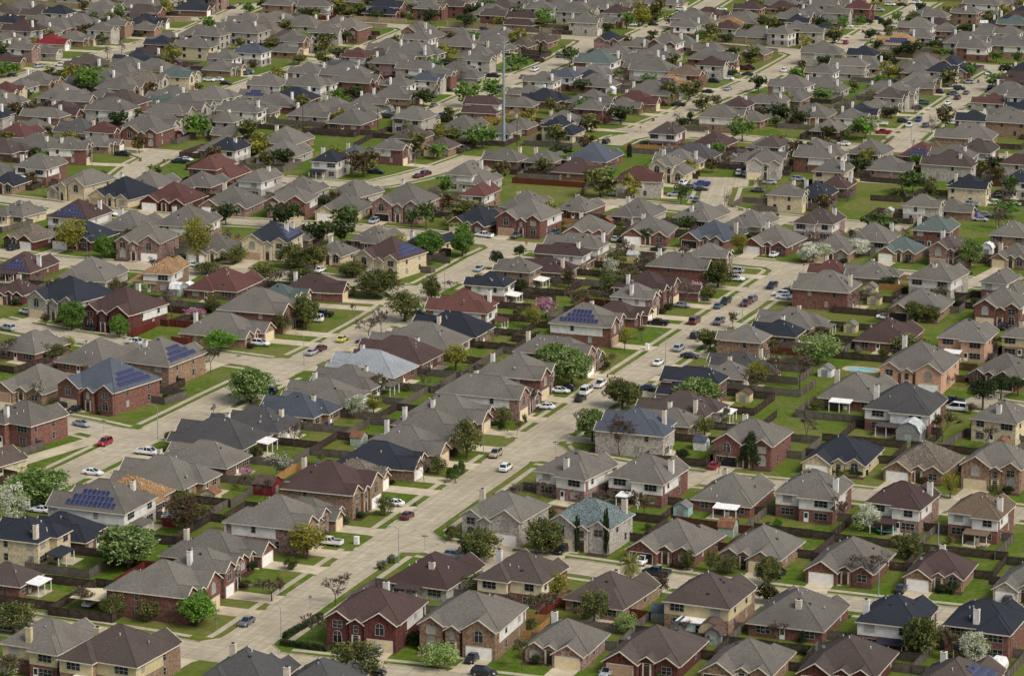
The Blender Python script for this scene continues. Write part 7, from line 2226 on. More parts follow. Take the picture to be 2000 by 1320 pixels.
# street: (what it is called in labels, word for the side on its left / right as it runs, how its houses are counted)
STREET = {
 'main': ('central street', 'left', 'right', 'up'), 'left': ('lower-left diagonal street', 'left', 'right', 'up'),
 'cfive': ('bottom-edge street', 'far', 'near', 'along'), 'csix': ('lower-right cross street', 'far', 'near', 'along'),
 'cseven': ('mid-right cross street', 'far', 'near', 'along'), 'cone': ('middle cross street', 'far', 'near', 'along'),
 'ctwo': ('second left-edge street', 'far', 'near', 'along'), 'cthree': ('third left-edge street', 'far', 'near', 'along'),
 'cfour': ('lowest left-edge street', 'far', 'near', 'along'), 'ceight': ('right-edge street', 'far', 'near', 'along'),
 'cnine': ('upper-left cul-de-sac', 'left', 'right', 'up'), 'celeven': ('bent upper-middle street', 'far', 'near', 'along'),
 'ctwelve': ('upper-right cross street', 'far', 'near', 'along'), 'cbulb': ('upper-right cul-de-sac', 'left', 'right', 'up'),
 'cthirteen': ('power-line street', 'far', 'near', 'along'), 'arterial': ('walled top road', 'far', 'near', 'along'),
 'rfour': ('far-right diagonal street', 'left', 'right', 'up'), 'rfive': ('top-right diagonal street', 'left', 'right', 'up'),
 'rsix': ('upper-right diagonal street', 'left', 'right', 'up'), 'rseven': ('top-middle diagonal street', 'left', 'right', 'up'),
 'reight': ('top-edge diagonal street', 'left', 'right', 'up'), 'rnine': ('upper-middle diagonal street', 'left', 'right', 'up'),
 'rten': ('top-left diagonal street', 'left', 'right', 'up')}

# ---------------------------------------------------------------- materials
RC = dict(g=(93, 89, 82), d=(70, 69, 68), n=(39, 42, 49), b=(66, 52, 49), r=(80, 53, 48), q=(73, 64, 59), t=(124, 98, 70), t2=(100, 85, 69), m=(90, 82, 72),
          e=(78, 88, 84), e2=(78, 87, 86), d2=(68, 73, 80), l=(140, 144, 146), x=(108, 34, 36))
ROOF_NAME = dict(g='grey', d='dark-grey', n='navy', b='dark-brown', r='red-brown', q='brown', t='tan', t2='light-brown', m='mottled brown', e='green-grey', e2='mottled teal', d2='slate-blue', l='pale blue', x='bright red')
ROOF = {}
for k, c in RC.items():
    sp = 0.09 if k not in ('e2', 'm', 't') else 0.34
    a = tuple(v * (1 - sp) for v in c); b_ = tuple(min(255, v * (1 + sp)) for v in c)
    ROOF[k] = mat('roof_' + ROOF_NAME[k].replace(' ', '_'), a, b_, 3.4, 8, 0.92, 0.2, 0.15, tuple(v * 0.86 for v in c), 0.2, 0.65, 0.25)
WC = dict(rb=((112, 78, 68), (86, 57, 50), (132, 98, 86), 'red brick'), db=((88, 48, 42), (64, 36, 34), (104, 64, 56), 'dark brick'), bb=((136, 112, 90), (100, 78, 64), (158, 136, 112), 'tan brick'),
          pb=((138, 110, 100), (96, 70, 66), (172, 154, 144), 'mottled pink brick'), gb=((168, 160, 148), (122, 116, 108), (190, 184, 172), 'pale stone'),
          yb=((192, 178, 146), (158, 142, 112), (206, 194, 166), 'cream brick'), pe=((186, 148, 122), (160, 122, 100), (196, 164, 140), 'peach brick'))
WALL = {k: mat('brick_' + v[3].replace(' ', '_'), v[1], v[0], 2.6, 9, 0.9, 0.2, 0.08, v[2], 1.7, 0.55, 0.2, 0.4, 0.6) for k, v in WC.items()}
SIDE = dict(w=mat('siding_white', (204, 201, 192), (186, 183, 174), 0.8, 3, 0.7, 0.3, 0.04), c=mat('siding_cream', (206, 194, 160), (192, 178, 146), 0.8, 3, 0.7, 0.3, 0.04), y=mat('siding_yellow', (182, 168, 130), (168, 154, 118), 0.8, 3, 0.7, 0.3, 0.05))
TRIM = mat('trim_cream', (196, 186, 168), (178, 168, 150), 1.5, 3, 0.7, 0.3, 0.06)
WHITE = mat('white_paint', (222, 220, 214), (204, 202, 196), 1.2, 3, 0.6, 0.35, 0.05)
GDOOR = dict(c=mat('garage_cream', (204, 188, 152), (190, 172, 138), 0.9, 3, 0.6, 0.3, 0.06), w=mat('garage_white', (226, 224, 218), (212, 210, 204), 0.9, 3, 0.6, 0.3, 0.03), t=mat('garage_tan', (166, 138, 112), (150, 124, 100), 0.9, 3, 0.6, 0.3, 0.05), o=mat('garage_open_shade', (26, 24, 26), (40, 36, 36), 0.8, 3, 0.8, 0.2))  # 'o' is an open garage: the shade inside painted as a dark colour
DOOR = mat('door_dark', (48, 32, 28), (62, 42, 36), 2, 3, 0.5, 0.4, 0.3)
GLASS = mat('window_glass', (24, 28, 34), (44, 50, 58), 0.35, 2, 0.12, 0.6, 0.3)
BLIND = mat('window_blind', (150, 148, 140), (120, 120, 116), 0.5, 2, 0.35, 0.5, 0.2)
FRAME = mat('window_frame', (158, 154, 146), (140, 136, 128), 2, 2, .6, .3, .2)
CAPM = mat('cap_dark', (42, 38, 36), (60, 54, 50), 3, 2, 0.7, 0.3)
METAL = mat('grey_metal', (128, 130, 130), (106, 108, 110), 0.8, 3, 0.5, 0.5, 0.05)
SOLAR = mat('solar_cell', (36, 38, 62), (46, 48, 76), 0.6, 2, 0.3, 0.5, 0.12)
FENCE = dict(d=mat('fence_dark', (64, 54, 48), (46, 39, 36), 4, 6, 0.95, 0.1, 0.15, (98, 84, 72), 0.9, 0.5), g=mat('fence_grey', (98, 91, 82), (76, 70, 64), 4, 6, 0.95, 0.1, 0.15, (116, 108, 96), 0.9, 0.5), b=mat('fence_brown', (84, 54, 40), (64, 42, 33), 4, 6, 0.95, 0.1, 0.12), t=mat('fence_new', (158, 122, 76), (136, 100, 60), 4, 6, 0.95, 0.1, 0.1), r=mat('fence_red', (98, 44, 36), (76, 34, 30), 4, 6, 0.95, 0.1, 0.1))
BARK = mat('bark', (86, 76, 66), (58, 50, 44), 5, 4, 0.95, 0.1, 0.1)
TWIG = mat('twig', (104, 92, 82), (84, 74, 66), 5, 4, 0.95, 0.1, 0.1)
CONC = mat('concrete', (184, 172, 146), (168, 156, 132), 0.5, 6, 0.9, 0.2, 0.05, (126, 116, 98), 0.11, 0.5)

def surface(name, c1, c2, c3, joints, tracks=False):
    """paving: noise-mottled concrete with thin joint lines laid out in metres by the mesh's own UV"""
    m = mat(name, c1, c2, 0.45, 7, 0.9, 0.2, 0, c3, 0.06, 0.6)
    t = m.node_tree; b = t.nodes['Principled BSDF']; src = b.inputs['Base Color'].links[0].from_socket
    uv = t.nodes.new('ShaderNodeUVMap'); sx = t.nodes.new('ShaderNodeSeparateXYZ'); t.links.new(uv.outputs[0], sx.inputs[0])
    outs = []
    for ax, (step, wd) in zip('XY', joints):
        a = t.nodes.new('ShaderNodeMath'); a.operation = 'DIVIDE'; a.inputs[1].default_value = step; t.links.new(sx.outputs[ax], a.inputs[0])
        f = t.nodes.new('ShaderNodeMath'); f.operation = 'FRACT'; t.links.new(a.outputs[0], f.inputs[0])
        l = t.nodes.new('ShaderNodeMath'); l.operation = 'LESS_THAN'; l.inputs[1].default_value = wd / step; t.links.new(f.outputs[0], l.inputs[0]); outs.append(l)
    mx = t.nodes.new('ShaderNodeMath'); mx.operation = 'MAXIMUM'; t.links.new(outs[0].outputs[0], mx.inputs[0]); t.links.new(outs[1].outputs[0], mx.inputs[1])
    sc_ = t.nodes.new('ShaderNodeMath'); sc_.operation = 'MULTIPLY'; sc_.inputs[1].default_value = 0.7; t.links.new(mx.outputs[0], sc_.inputs[0])
    mm = t.nodes.new('ShaderNodeMix'); mm.data_type = 'RGBA'; t.links.new(sc_.outputs[0], mm.inputs['Factor']); t.links.new(src, mm.inputs['A']); mm.inputs['B'].default_value = lin((92, 84, 72)) + (1,)
    last = mm.outputs['Result']
    if tracks:
        co = t.nodes.new('ShaderNodeTexCoord'); ns = t.nodes.new('ShaderNodeTexNoise'); ns.inputs['Scale'].default_value = 0.35; ns.inputs['Detail'].default_value = 6; t.links.new(co.outputs['Object'], ns.inputs['Vector'])
        ab = t.nodes.new('ShaderNodeMath'); ab.operation = 'ABSOLUTE'; t.links.new(sx.outputs['Y'], ab.inputs[0])
        pp = t.nodes.new('ShaderNodeMath'); pp.operation = 'PINGPONG'; pp.inputs[1].default_value = 0.85; t.links.new(ab.outputs[0], pp.inputs[0])
        mr = t.nodes.new('ShaderNodeMapRange'); mr.inputs['From Min'].default_value = 0.35; mr.inputs['From Max'].default_value = 0.85; mr.inputs['To Max'].default_value = 0.5; t.links.new(pp.outputs[0], mr.inputs['Value'])
        ml = t.nodes.new('ShaderNodeMath'); ml.operation = 'MULTIPLY'; t.links.new(mr.outputs[0], ml.inputs[0]); t.links.new(ns.outputs['Fac'], ml.inputs[1])
        m2 = t.nodes.new('ShaderNodeMix'); m2.data_type = 'RGBA'; t.links.new(ml.outputs[0], m2.inputs['Factor']); t.links.new(last, m2.inputs['A']); m2.inputs['B'].default_value = lin((112, 104, 90)) + (1,); last = m2.outputs['Result']
    t.links.new(last, b.inputs['Base Color'])
    return m
ROADM = surface('road_concrete', (172, 161, 137), (158, 147, 125), (136, 126, 106), ((4.6, 0.13), (4.75, 0.13)), True)
WALKM = surface('walk_concrete', (172, 162, 138), (158, 148, 126), (138, 128, 108), ((1.5, 0.06), (9.0, 0.01)))
MULCH = mat('mulch', (72, 56, 44), (54, 42, 34), 3, 5, .95, .1)
KERBM = mat('kerb_concrete', (170, 160, 140), (150, 142, 124), 1.2, 4, 0.9, 0.2)

def grass_material():
    m = bpy.data.materials.new('lawn_grass'); m.use_nodes = True; t = m.node_tree; b = t.nodes['Principled BSDF']
    b.inputs['Roughness'].default_value = 0.95; b.inputs['Specular IOR Level'].default_value = 0.1
    co = t.nodes.new('ShaderNodeTexCoord')
    def noise(s, d=4):
        n = t.nodes.new('ShaderNodeTexNoise'); n.inputs['Scale'].default_value = s; n.inputs['Detail'].default_value = d
        t.links.new(co.outputs['Object'], n.inputs['Vector']); return n.outputs['Fac']
    def mix(f, a, c):
        x = t.nodes.new('ShaderNodeMix'); x.data_type = 'RGBA'
        t.links.new(f, x.inputs['Factor'])
        for s, v in (('A', a), ('B', c)):
            if isinstance(v, tuple): x.inputs[s].default_value = lin(v) + (1,)
            else: t.links.new(v, x.inputs[s])
        return x.outputs['Result']
    def ramp(f, a, c, to=1.0):
        r = t.nodes.new('ShaderNodeMapRange'); r.inputs['From Min'].default_value = a; r.inputs['From Max'].default_value = c; r.inputs['To Max'].default_value = to
        t.links.new(f, r.inputs['Value']); return r.outputs[0]
    vo = t.nodes.new('ShaderNodeTexVoronoi'); vo.inputs['Scale'].default_value = 0.052
    mp = t.nodes.new('ShaderNodeMapping'); mp.inputs['Rotation'].default_value = (0, 0, R(21.5)); t.links.new(co.outputs['Object'], mp.inputs['Vector']); t.links.new(mp.outputs[0], vo.inputs['Vector'])
    sp = t.nodes.new('ShaderNodeSeparateColor'); t.links.new(vo.outputs['Color'], sp.inputs[0])
    green = mix(ramp(noise(0.9, 6), 0.35, 0.65), (60, 84, 18), (86, 106, 29))
    olive = mix(ramp(noise(0.7, 6), 0.35, 0.65), (88, 94, 40), (108, 108, 54))
    c = mix(ramp(sp.outputs[0], 0.35, 0.95), green, olive)
    c = mix(ramp(noise(0.12, 5), 0.5, 0.72, 0.75), c, olive)
    c = mix(ramp(noise(0.3, 6), 0.56, 0.74, 0.75), c, (122, 110, 78))
    c = mix(ramp(noise(0.07, 4), 0.55, 0.7, 0.5), c, (112, 106, 66))
    c = mix(ramp(noise(4.0, 3), 0.3, 0.75, 0.35), c, (50, 62, 20))
    t.links.new(c, b.inputs['Base Color'])
    return m
GRASS = grass_material()

def leaf(name, c1, c2, tr=0.25):
    m = mat(name, c1, c2, 1.3, 3, 0.8, 0.15, 0.16, None, 1, 1, 0, 0.35, 0.65)
    t = m.node_tree; b = t.nodes['Principled BSDF']; out = t.nodes['Material Output']
    tl = t.nodes.new('ShaderNodeBsdfTranslucent'); mx = t.nodes.new('ShaderNodeMixShader'); mx.inputs[0].default_value = tr
    t.links.new(b.inputs['Base Color'].links[0].from_socket, tl.inputs['Color'])
    t.links.new(b.outputs[0], mx.inputs[1]); t.links.new(tl.outputs[0], mx.inputs[2]); t.links.new(mx.outputs[0], out.inputs['Surface'])
    return m
LG = leaf('leaf_green', (74, 98, 44), (98, 122, 60)); LB = leaf('leaf_bright', (80, 118, 38), (104, 140, 50)); LO = leaf('leaf_oak', (52, 64, 34), (74, 84, 46))
LY = leaf('leaf_yellow', (124, 122, 40), (146, 140, 52)); LV = leaf('leaf_olive', (98, 100, 52), (122, 120, 66)); LW = leaf('blossom_white', (208, 206, 192), (184, 186, 164)); LK = leaf('blossom_pink', (158, 96, 122), (180, 126, 144))
LD = leaf('leaf_dark', (38, 50, 30), (54, 66, 38)); LP = leaf('leaf_plum', (70, 52, 42), (88, 64, 50)); LS = leaf('leaf_sage', (110, 112, 92), (130, 130, 108)); LR = leaf('leaf_redtip', (92, 58, 40), (70, 70, 36)); LPALE = leaf('leaf_pale', (126, 140, 84), (146, 158, 104))

# ---------------------------------------------------------------- ground, streets, pavements
g = MB(); g.face([(-1600, 250, 0), (1600, 250, 0), (1900, 4200, 0), (-1900, 4200, 0)]); g.build('ground', GRASS)['kind'] = 'structure'
RD = {}
for l in ROADS.split('\n'):
    t = l.split(); RD[t[0]] = (float(t[1]), [Vector(tuple(map(float, q.split(',')))) for q in t[2:]])
def resample(p, step):
    out = [p[0]]; acc = 0.0
    for a, b in zip(p, p[1:]):
        L = (b - a).length; k = max(1, round(L / step))
        out += [a.lerp(b, (i + 1) / k) for i in range(k)]
    return out
RP = {n: resample(p, 3.0) for n, (wd, p) in RD.items()}
GRID = {}
for n, p in RP.items():
    for i, q in enumerate(p): GRID.setdefault((int(q.x // 15), int(q.y // 15)), []).append((n, i))
def others(n, q, rad=15):
    """smallest distance from q to the centre line of every other street close by"""
    best = {}
    for dx in (-1, 0, 1):
        for dy in (-1, 0, 1):
            for m, i in GRID.get((int(q.x // 15) + dx, int(q.y // 15) + dy), ()):
                if m == n: continue
                d = (RP[m][i] - q).length
                if d < best.get(m, 1e9): best[m] = d
    return best
HW = {}
for n, p in RP.items():
    w0 = RD[n][0] / 2; hw = []
    for i, q in enumerate(p):
        e = 0.0; from_end = min(i, len(p) - 1 - i) * 3.0
        if from_end < 16:
            for m, d in others(n, q).items():
                k = d - RD[m][0] / 2
                if k < 5: e = max(e, 4.2 * (1 - max(0, k) / 5) ** 2)
        if n in ('cnine', 'cbulb') and i > len(p) - 7: e = max(e, 4.5)
        hw.append(w0 + e)
    HW[n] = hw
def on_road(q, skip=None, grow=0.0):
    for dx in (-1, 0, 1):
        for dy in (-1, 0, 1):
            for m, i in GRID.get((int(q.x // 15) + dx, int(q.y // 15) + dy), ()):
                if m != skip and (RP[m][i] - q).length < HW[m][i] + grow: return True
    return False
def normals(p):
    out = []
    for i in range(len(p)):
        d = (p[min(i + 1, len(p) - 1)] - p[max(i - 1, 0)]).normalized(); out.append(Vector((-d.y, d.x)))
    return out
def strip(name, mtl, rows, z, th=None):
    """rows: (left point, right point, metres along) ; None breaks the strip"""
    mb = MB(); uv = []
    for a, b in zip(rows, rows[1:]):
        if a is None or b is None: continue
        mb.face([(a[1].x, a[1].y, z), (b[1].x, b[1].y, z), (b[0].x, b[0].y, z), (a[0].x, a[0].y, z)])
        wa = (a[0] - a[1]).length / 2; wb = (b[0] - b[1]).length / 2
        uv += [(a[2], -wa), (b[2], -wb), (b[2], wb), (a[2], wa)]
    if not mb.f: return None
    me = mb.mesh(name, mtl); lay = me.uv_layers.new(name='UVMap'); lay.data.foreach_set('uv', [c for q in uv for c in q])
    o = put(name, me); o['kind'] = 'structure'; return o
for ri, (n, p) in enumerate(RP.items()):
    nn = normals(p); s = 0; rows = []
    for i, q in enumerate(p):
        if i: s += (q - p[i - 1]).length
        rows.append((q + nn[i] * HW[n][i], q - nn[i] * HW[n][i], s))
    strip('road', ROADM, rows, 0.034 + 0.004 * ri)
    for sd in (1, -1):
        wk = []; s = 0
        for i, q in enumerate(p):
            if i: s += (q - p[i - 1]).length
            h = HW[n][i]; c = q + nn[i] * sd * (h + 2.45)
            if on_road(c, n, 0.9): wk.append(None); continue
            a, b = q + nn[i] * sd * (h + 1.85), q + nn[i] * sd * (h + 3.15)
            wk.append((a, b, s) if sd > 0 else (b, a, s))
        if n != 'arterial': strip('sidewalk', WALKM, wk, 0.006 + 0.004 * ((ri * 2 + (sd > 0)) % 4))
DRIVES = []
H = []
for l in HOUSES.split('\n'):
    t = l.split()
    H.append(dict(X=float(t[0]), Y=float(t[1]), phi=R(float(t[2])), w=float(t[3]), d=float(t[4]), pj=float(t[5]), code=t[6], st=int(t[7]), roof=t[8], wall=t[9], ch=None if t[10] == '-' else tuple(map(float, t[10].split(','))),
                  sol=t[11], gs=int(t[12]), gd=t[13], pat=t[14], drv=float(t[15]), road=list(RD)[int(t[16])], side=int(t[17]), ord=int(t[18]), far=int(t[19])))
for l in FILL.split('\n'):
    t = l.split()
    H.append(dict(X=float(t[0]), Y=float(t[1]), phi=R(68.5 if t[2] == 'R' else -111.5), w=11.5, d=14.5, pj=1.0, code=t[2], st=int(t[3]), roof=t[4], wall=t[5], ch=None if t[6] == '-' else tuple(map(float, t[6].split(','))), sol='-', gs=1, gd='c', pat='-', drv=0, road='arterial', side=1, ord=0, far=1))
def glo(h, a, b):
    c, s = math.cos(h['phi']), math.sin(h['phi']); return Vector((h['X'] + c * a - s * b, h['Y'] + s * a + c * b))
for h in H:
    if h['drv'] > 2:
        gx = h['gs'] * (h['w'] / 2 - 3.15); y0 = -h['d'] / 2 - h['pj'] + 0.1; y1 = -h['d'] / 2 - h['drv'] - 0.6
        if y0 - y1 < 1: continue
        pts = [glo(h, gx - 2.5, y0), glo(h, gx + 2.5, y0), glo(h, gx + 2.5, y1 + 2), glo(h, gx + 3.2, y1), glo(h, gx - 3.2, y1), glo(h, gx - 2.5, y1 + 2)]
        DRIVES.append((glo(h, gx, y1), 3.3))
        mb = MB(); z = 0.026
        mb.face([(q.x, q.y, z) for q in reversed(pts)])
        # walk from the drive to the front door
        dx = -h['gs'] * 0.6
        a = [glo(h, gx - h['gs'] * 2.45, -h['d'] / 2 - 2.4), glo(h, dx, -h['d'] / 2 - 2.4), glo(h, dx, -h['d'] / 2 - 1.4), glo(h, gx - h['gs'] * 2.45, -h['d'] / 2 - 1.4)]
        if h['gs'] < 0: a = a[::-1]
        mb.face([(q.x, q.y, z - 0.003) for q in reversed(a)])
        o = mb.build('driveway', CONC); o['kind'] = 'structure'
for ri, (n, p) in enumerate(RP.items()):
    nn = normals(p); mb = MB(); z = 0.034 + 0.004 * ri
    for sd in (1, -1):
        for i in range(len(p) - 1):
            for k in range(2):
                u0, u1 = k / 2, (k + 1) / 2
                a = p[i].lerp(p[i + 1], u0) + nn[i].lerp(nn[i + 1], u0) * sd * (HW[n][i] * (1 - u0) + HW[n][i + 1] * u0)
                b = p[i].lerp(p[i + 1], u1) + nn[i].lerp(nn[i + 1], u1) * sd * (HW[n][i] * (1 - u1) + HW[n][i + 1] * u1)
                m_ = (a + b) / 2
                if on_road(m_, n, 0.1) or any((m_ - c).length < r for c, r in DRIVES if abs(c.x - m_.x) < 4): continue
                o_ = nn[i] * sd * 0.2
                top = z + 0.13
                mb.face([(a.x, a.y, z - .03), (b.x, b.y, z - .03), (b.x, b.y, top), (a.x, a.y, top)])
                mb.face([(a.x, a.y, top), (b.x, b.y, top), (b.x + o_.x, b.y + o_.y, top - .01), (a.x + o_.x, a.y + o_.y, top - .01)])
                mb.face([(a.x + o_.x, a.y + o_.y, top - .01), (b.x + o_.x, b.y + o_.y, top - .01), (b.x + o_.x, b.y + o_.y, 0), (a.x + o_.x, a.y + o_.y, 0)])
    if mb.f: mb.build('kerb', KERBM)['kind'] = 'structure'

# ---------------------------------------------------------------- shared small meshes
def win_mesh(w, h, arch=False, glass=GLASS, n=1):
    """window facing -Y, origin at the middle of its sill: frame bars proud of the wall, pane behind them"""
    mb = MB(); hw = w / 2; f = 0.055
    if not arch:
        mb.face([(-hw, -.02, 0), (hw, -.02, 0), (hw, -.02, h), (-hw, -.02, h)], 1)
        for x in [-hw, hw - f] + [-hw + w * i / n - f / 2 for i in range(1, n)]: mb.box(x, x + f, -.07, -.01, 0, h)
        for z in (0, h / 2 - .03, h - f): mb.box(-hw, hw, -.065, -.012, z, z + (f if z != h / 2 - .03 else .04))
    else:
        k = 9; pts = [(-hw, 0), (hw, 0)] + [(hw * math.cos(math.pi * i / k), h - hw + hw * math.sin(math.pi * i / k)) for i in range(k + 1)]
        mb.face([(x, -.02, z) for x, z in pts], 1)
        for (xa, za), (xb, zb) in zip(pts, pts[1:] + pts[:1]): mb.bar((xa, -.04, za), (xb, -.04, zb), .045)
        mb.box(-.04, .04, -.065, -.012, 0, h - .02); mb.box(-hw, hw, -.06, -.013, h - hw - .03, h - hw + .03)
    return mb.mesh('window', [FRAME, glass])
WM = {k: win_mesh(*a) for k, a in dict(one=(1.0, 1.5), two=(1.9, 1.5, False, GLASS, 2), three=(2.8, 1.5, False, GLASS, 3), arch=(1.7, 2.3, True), oneb=(1.0, 1.5, False, BLIND), twob=(1.9, 1.5, False, BLIND, 2), archb=(1.7, 2.3, True, BLIND), patio=(2.2, 2.1, False, GLASS, 2)).items()}
def garage_mesh(m, open_):
    mb = MB(); w, h = 4.8, 2.15
    mb.box(-w / 2 - .14, -w / 2, -.05, .02, 0, h + .14, 1); mb.box(w / 2, w / 2 + .14, -.05, .02, 0, h + .14, 1); mb.box(-w / 2 - .14, w / 2 + .14, -.052, .02, h, h + .14, 1)
    for i in range(4): mb.box(-w / 2, w / 2, -.035, .02, h * i / 4, h * (i + 1) / 4 - .035)
    mb.face([(-w / 2, -.012, 0), (w / 2, -.012, 0), (w / 2, -.012, h), (-w / 2, -.012, h)], 2 if not open_ else 0)
    return mb.mesh('garage_door', [m, TRIM, TRIM])
GM = {k: garage_mesh(m, k == 'o') for k, m in GDOOR.items()}  # open garages get dark panels in place of a shaded interior
mb = MB(); mb.box(-.85, .85, -.03, .02, 0, 2.5, 0); mb.box(-.5, .5, -.07, -.03, 0, 2.05, 1); mb.box(-.5, .5, -.06, -.03, 2.12, 2.45, 2); DOORM = mb.mesh('front_door', [TRIM, DOOR, GLASS])
mb = MB(); mb.box(-.5, .5, -.05, .02, 0, 2.1, 0); mb.box(-.36, .36, -.08, -.05, .9, 1.95, 1); BDOOR = mb.mesh('back_door', [WHITE, GLASS])
mb = MB(); mb.bar((0, 0, -.3), (0, 0, .35), .06, n=6); mb.box(-.1, .1, -.1, .1, .33, .4); PIPE = mb.mesh('roof_vent', [WHITE])
mb = MB(); mb.bar((0, 0, -.3), (0, 0, .2), .14, n=6); mb.bar((0, 0, .18), (0, 0, .42), .2, n=8, r2=.08); TURB = mb.mesh('roof_vent', [METAL])
mb = MB(); mb.box(-.28, .28, -.2, .2, -.25, .16); BOXV = mb.mesh('roof_vent', [CAPM])
mb = MB(); mb.bar((0, 0, -.2), (0, 0, .3), .03)
mb.loft([[(.05 + .0 * a, 0, .3) for a in range(8)], [(-.12, .36 * math.cos(a * .785), .42 + .36 * math.sin(a * .785)) for a in range(8)]]); DISH = mb.mesh('satellite_dish', [METAL])
mb = MB(); mb.box(-.5, .5, -.83, .83, .05, .1, 0); mb.box(-.47, .47, -.8, .8, .095, .112, 1); SPAN = mb.mesh('solar_panel', [mat('solar_frame', (120, 124, 142), (108, 112, 130), 1, 2, .4, .5), SOLAR])
def panel_mesh(m, h=1.85):
    """fence panel one unit long: boards of uneven height with gaps, two rails, a post"""
    mb = MB(); r = random.Random(3)
    n = 12
    for i in range(n): z = h * (1 + r.uniform(-.02, .015)); mb.box(i / n + .004, (i + 1) / n - .004, -.012 + r.uniform(-.006, .006), .012, .03, z, bot=False)
    mb.box(0, 1, .014, .05, .4, .49); mb.box(0, 1, .014, .05, 1.4, 1.49); mb.box(-.02, .02, .013, .11, 0, h + .06)
    return mb.mesh('panel', [m])
PM = {k: panel_mesh(m) for k, m in FENCE.items()}

# ---------------------------------------------------------------- houses
PITCH, OV = 0.66, 0.45
EAVE = {1: 2.8, 2: 5.5}
def hip(rf, fa, x0, x1, y0, y1, ze):
    """hipped roof over the wall rectangle, eaves overhanging by OV; returns height of ridge"""
    x0 -= OV; x1 += OV; y0 -= OV; y1 += OV; zb = ze - PITCH * OV + .06; hx, hy = (x1 - x0) / 2, (y1 - y0) / 2; xm, ym = (x0 + x1) / 2, (y0 + y1) / 2
    if hx >= hy: A, B = (xm - hx + hy, ym, zb + PITCH * hy), (xm + hx - hy, ym, zb + PITCH * hy)
    else: A, B = (xm, ym - hy + hx, zb + PITCH * hx), (xm, ym + hy - hx, zb + PITCH * hx)
    a, b, c, d = (x0, y0, zb), (x1, y0, zb), (x1, y1, zb), (x0, y1, zb)
    if hx >= hy: fs = [[a, b, B, A], [c, d, A, B], [b, c, B], [d, a, A]]
    else: fs = [[b, c, B, A], [d, a, A, B], [a, b, A], [c, d, B]]
    for f in fs: rf.face(f if len(f) < 4 or Vector(f[2]) != Vector(f[3]) else f[:3])
    fa.box(x0 - .02, x1 + .02, y0 - .02, y1 + .02, zb - .24, zb - .012)
    # ridge and hip caps
    rf.bar(A, B, .11)
    ends = ((a, A), (b, B), (c, B), (d, A)) if hx >= hy else ((a, A), (b, A), (c, B), (d, B))
    for p, q in ends: rf.bar(p, q, .075)
    return A, B
def gable(rf, fa, wl, x0, x1, y0, y1, ze, z0=0.0, flip=1):
    """front-facing gabled bay: walls from z0, gable wall, roof running back to y1, rake boards"""
    xm = (x0 + x1) / 2; hw = (x1 - x0) / 2; zt = ze + PITCH * hw
    wl.box(x0, x1, y0, y1, z0, ze, top=False, bot=False); wl.face([(x0, y0, ze), (x1, y0, ze), (xm, y0, zt)])
    X0, X1, Y0 = x0 - OV * .8, x1 + OV * .8, y0 - .4; zb = ze - PITCH * OV * .8 + .06; ZT = zt + .06
    rf.face([(X0, Y0, zb), (xm, Y0, ZT), (xm, y1, ZT), (X0, y1, zb)][::-1]); rf.face([(X1, Y0, zb), (xm, Y0, ZT), (xm, y1, ZT), (X1, y1, zb)])
    rf.bar((xm, Y0, ZT), (xm, y1, ZT), .09)
    for xa in (X0, X1):
        s = 1 if xa < xm else -1
        fa.loft([[(xa, Y0 - .06, zb - .2), (xa, Y0 - .06, zb + .015), (xa, Y0 + .06, zb + .015), (xa, Y0 + .06, zb - .2)], [(xm, Y0 - .06, ZT - .22), (xm, Y0 - .06, ZT + .015), (xm, Y0 + .06, ZT + .015), (xm, Y0 + .06, ZT - .22)]])
        fa.box(min(xa, xa + s * .08), max(xa, xa + s * .08), Y0, y1 if y1 < y0 + 3 else y0 + 3, zb - .2, zb - .01)
    return zt
VIS = dict(F=(0, 1), R=(0, 3), B=(2, 3), L=(2, 1))     # sides that face the photographer: 0 front, 1 right, 2 back, 3 left (in the house's own frame)

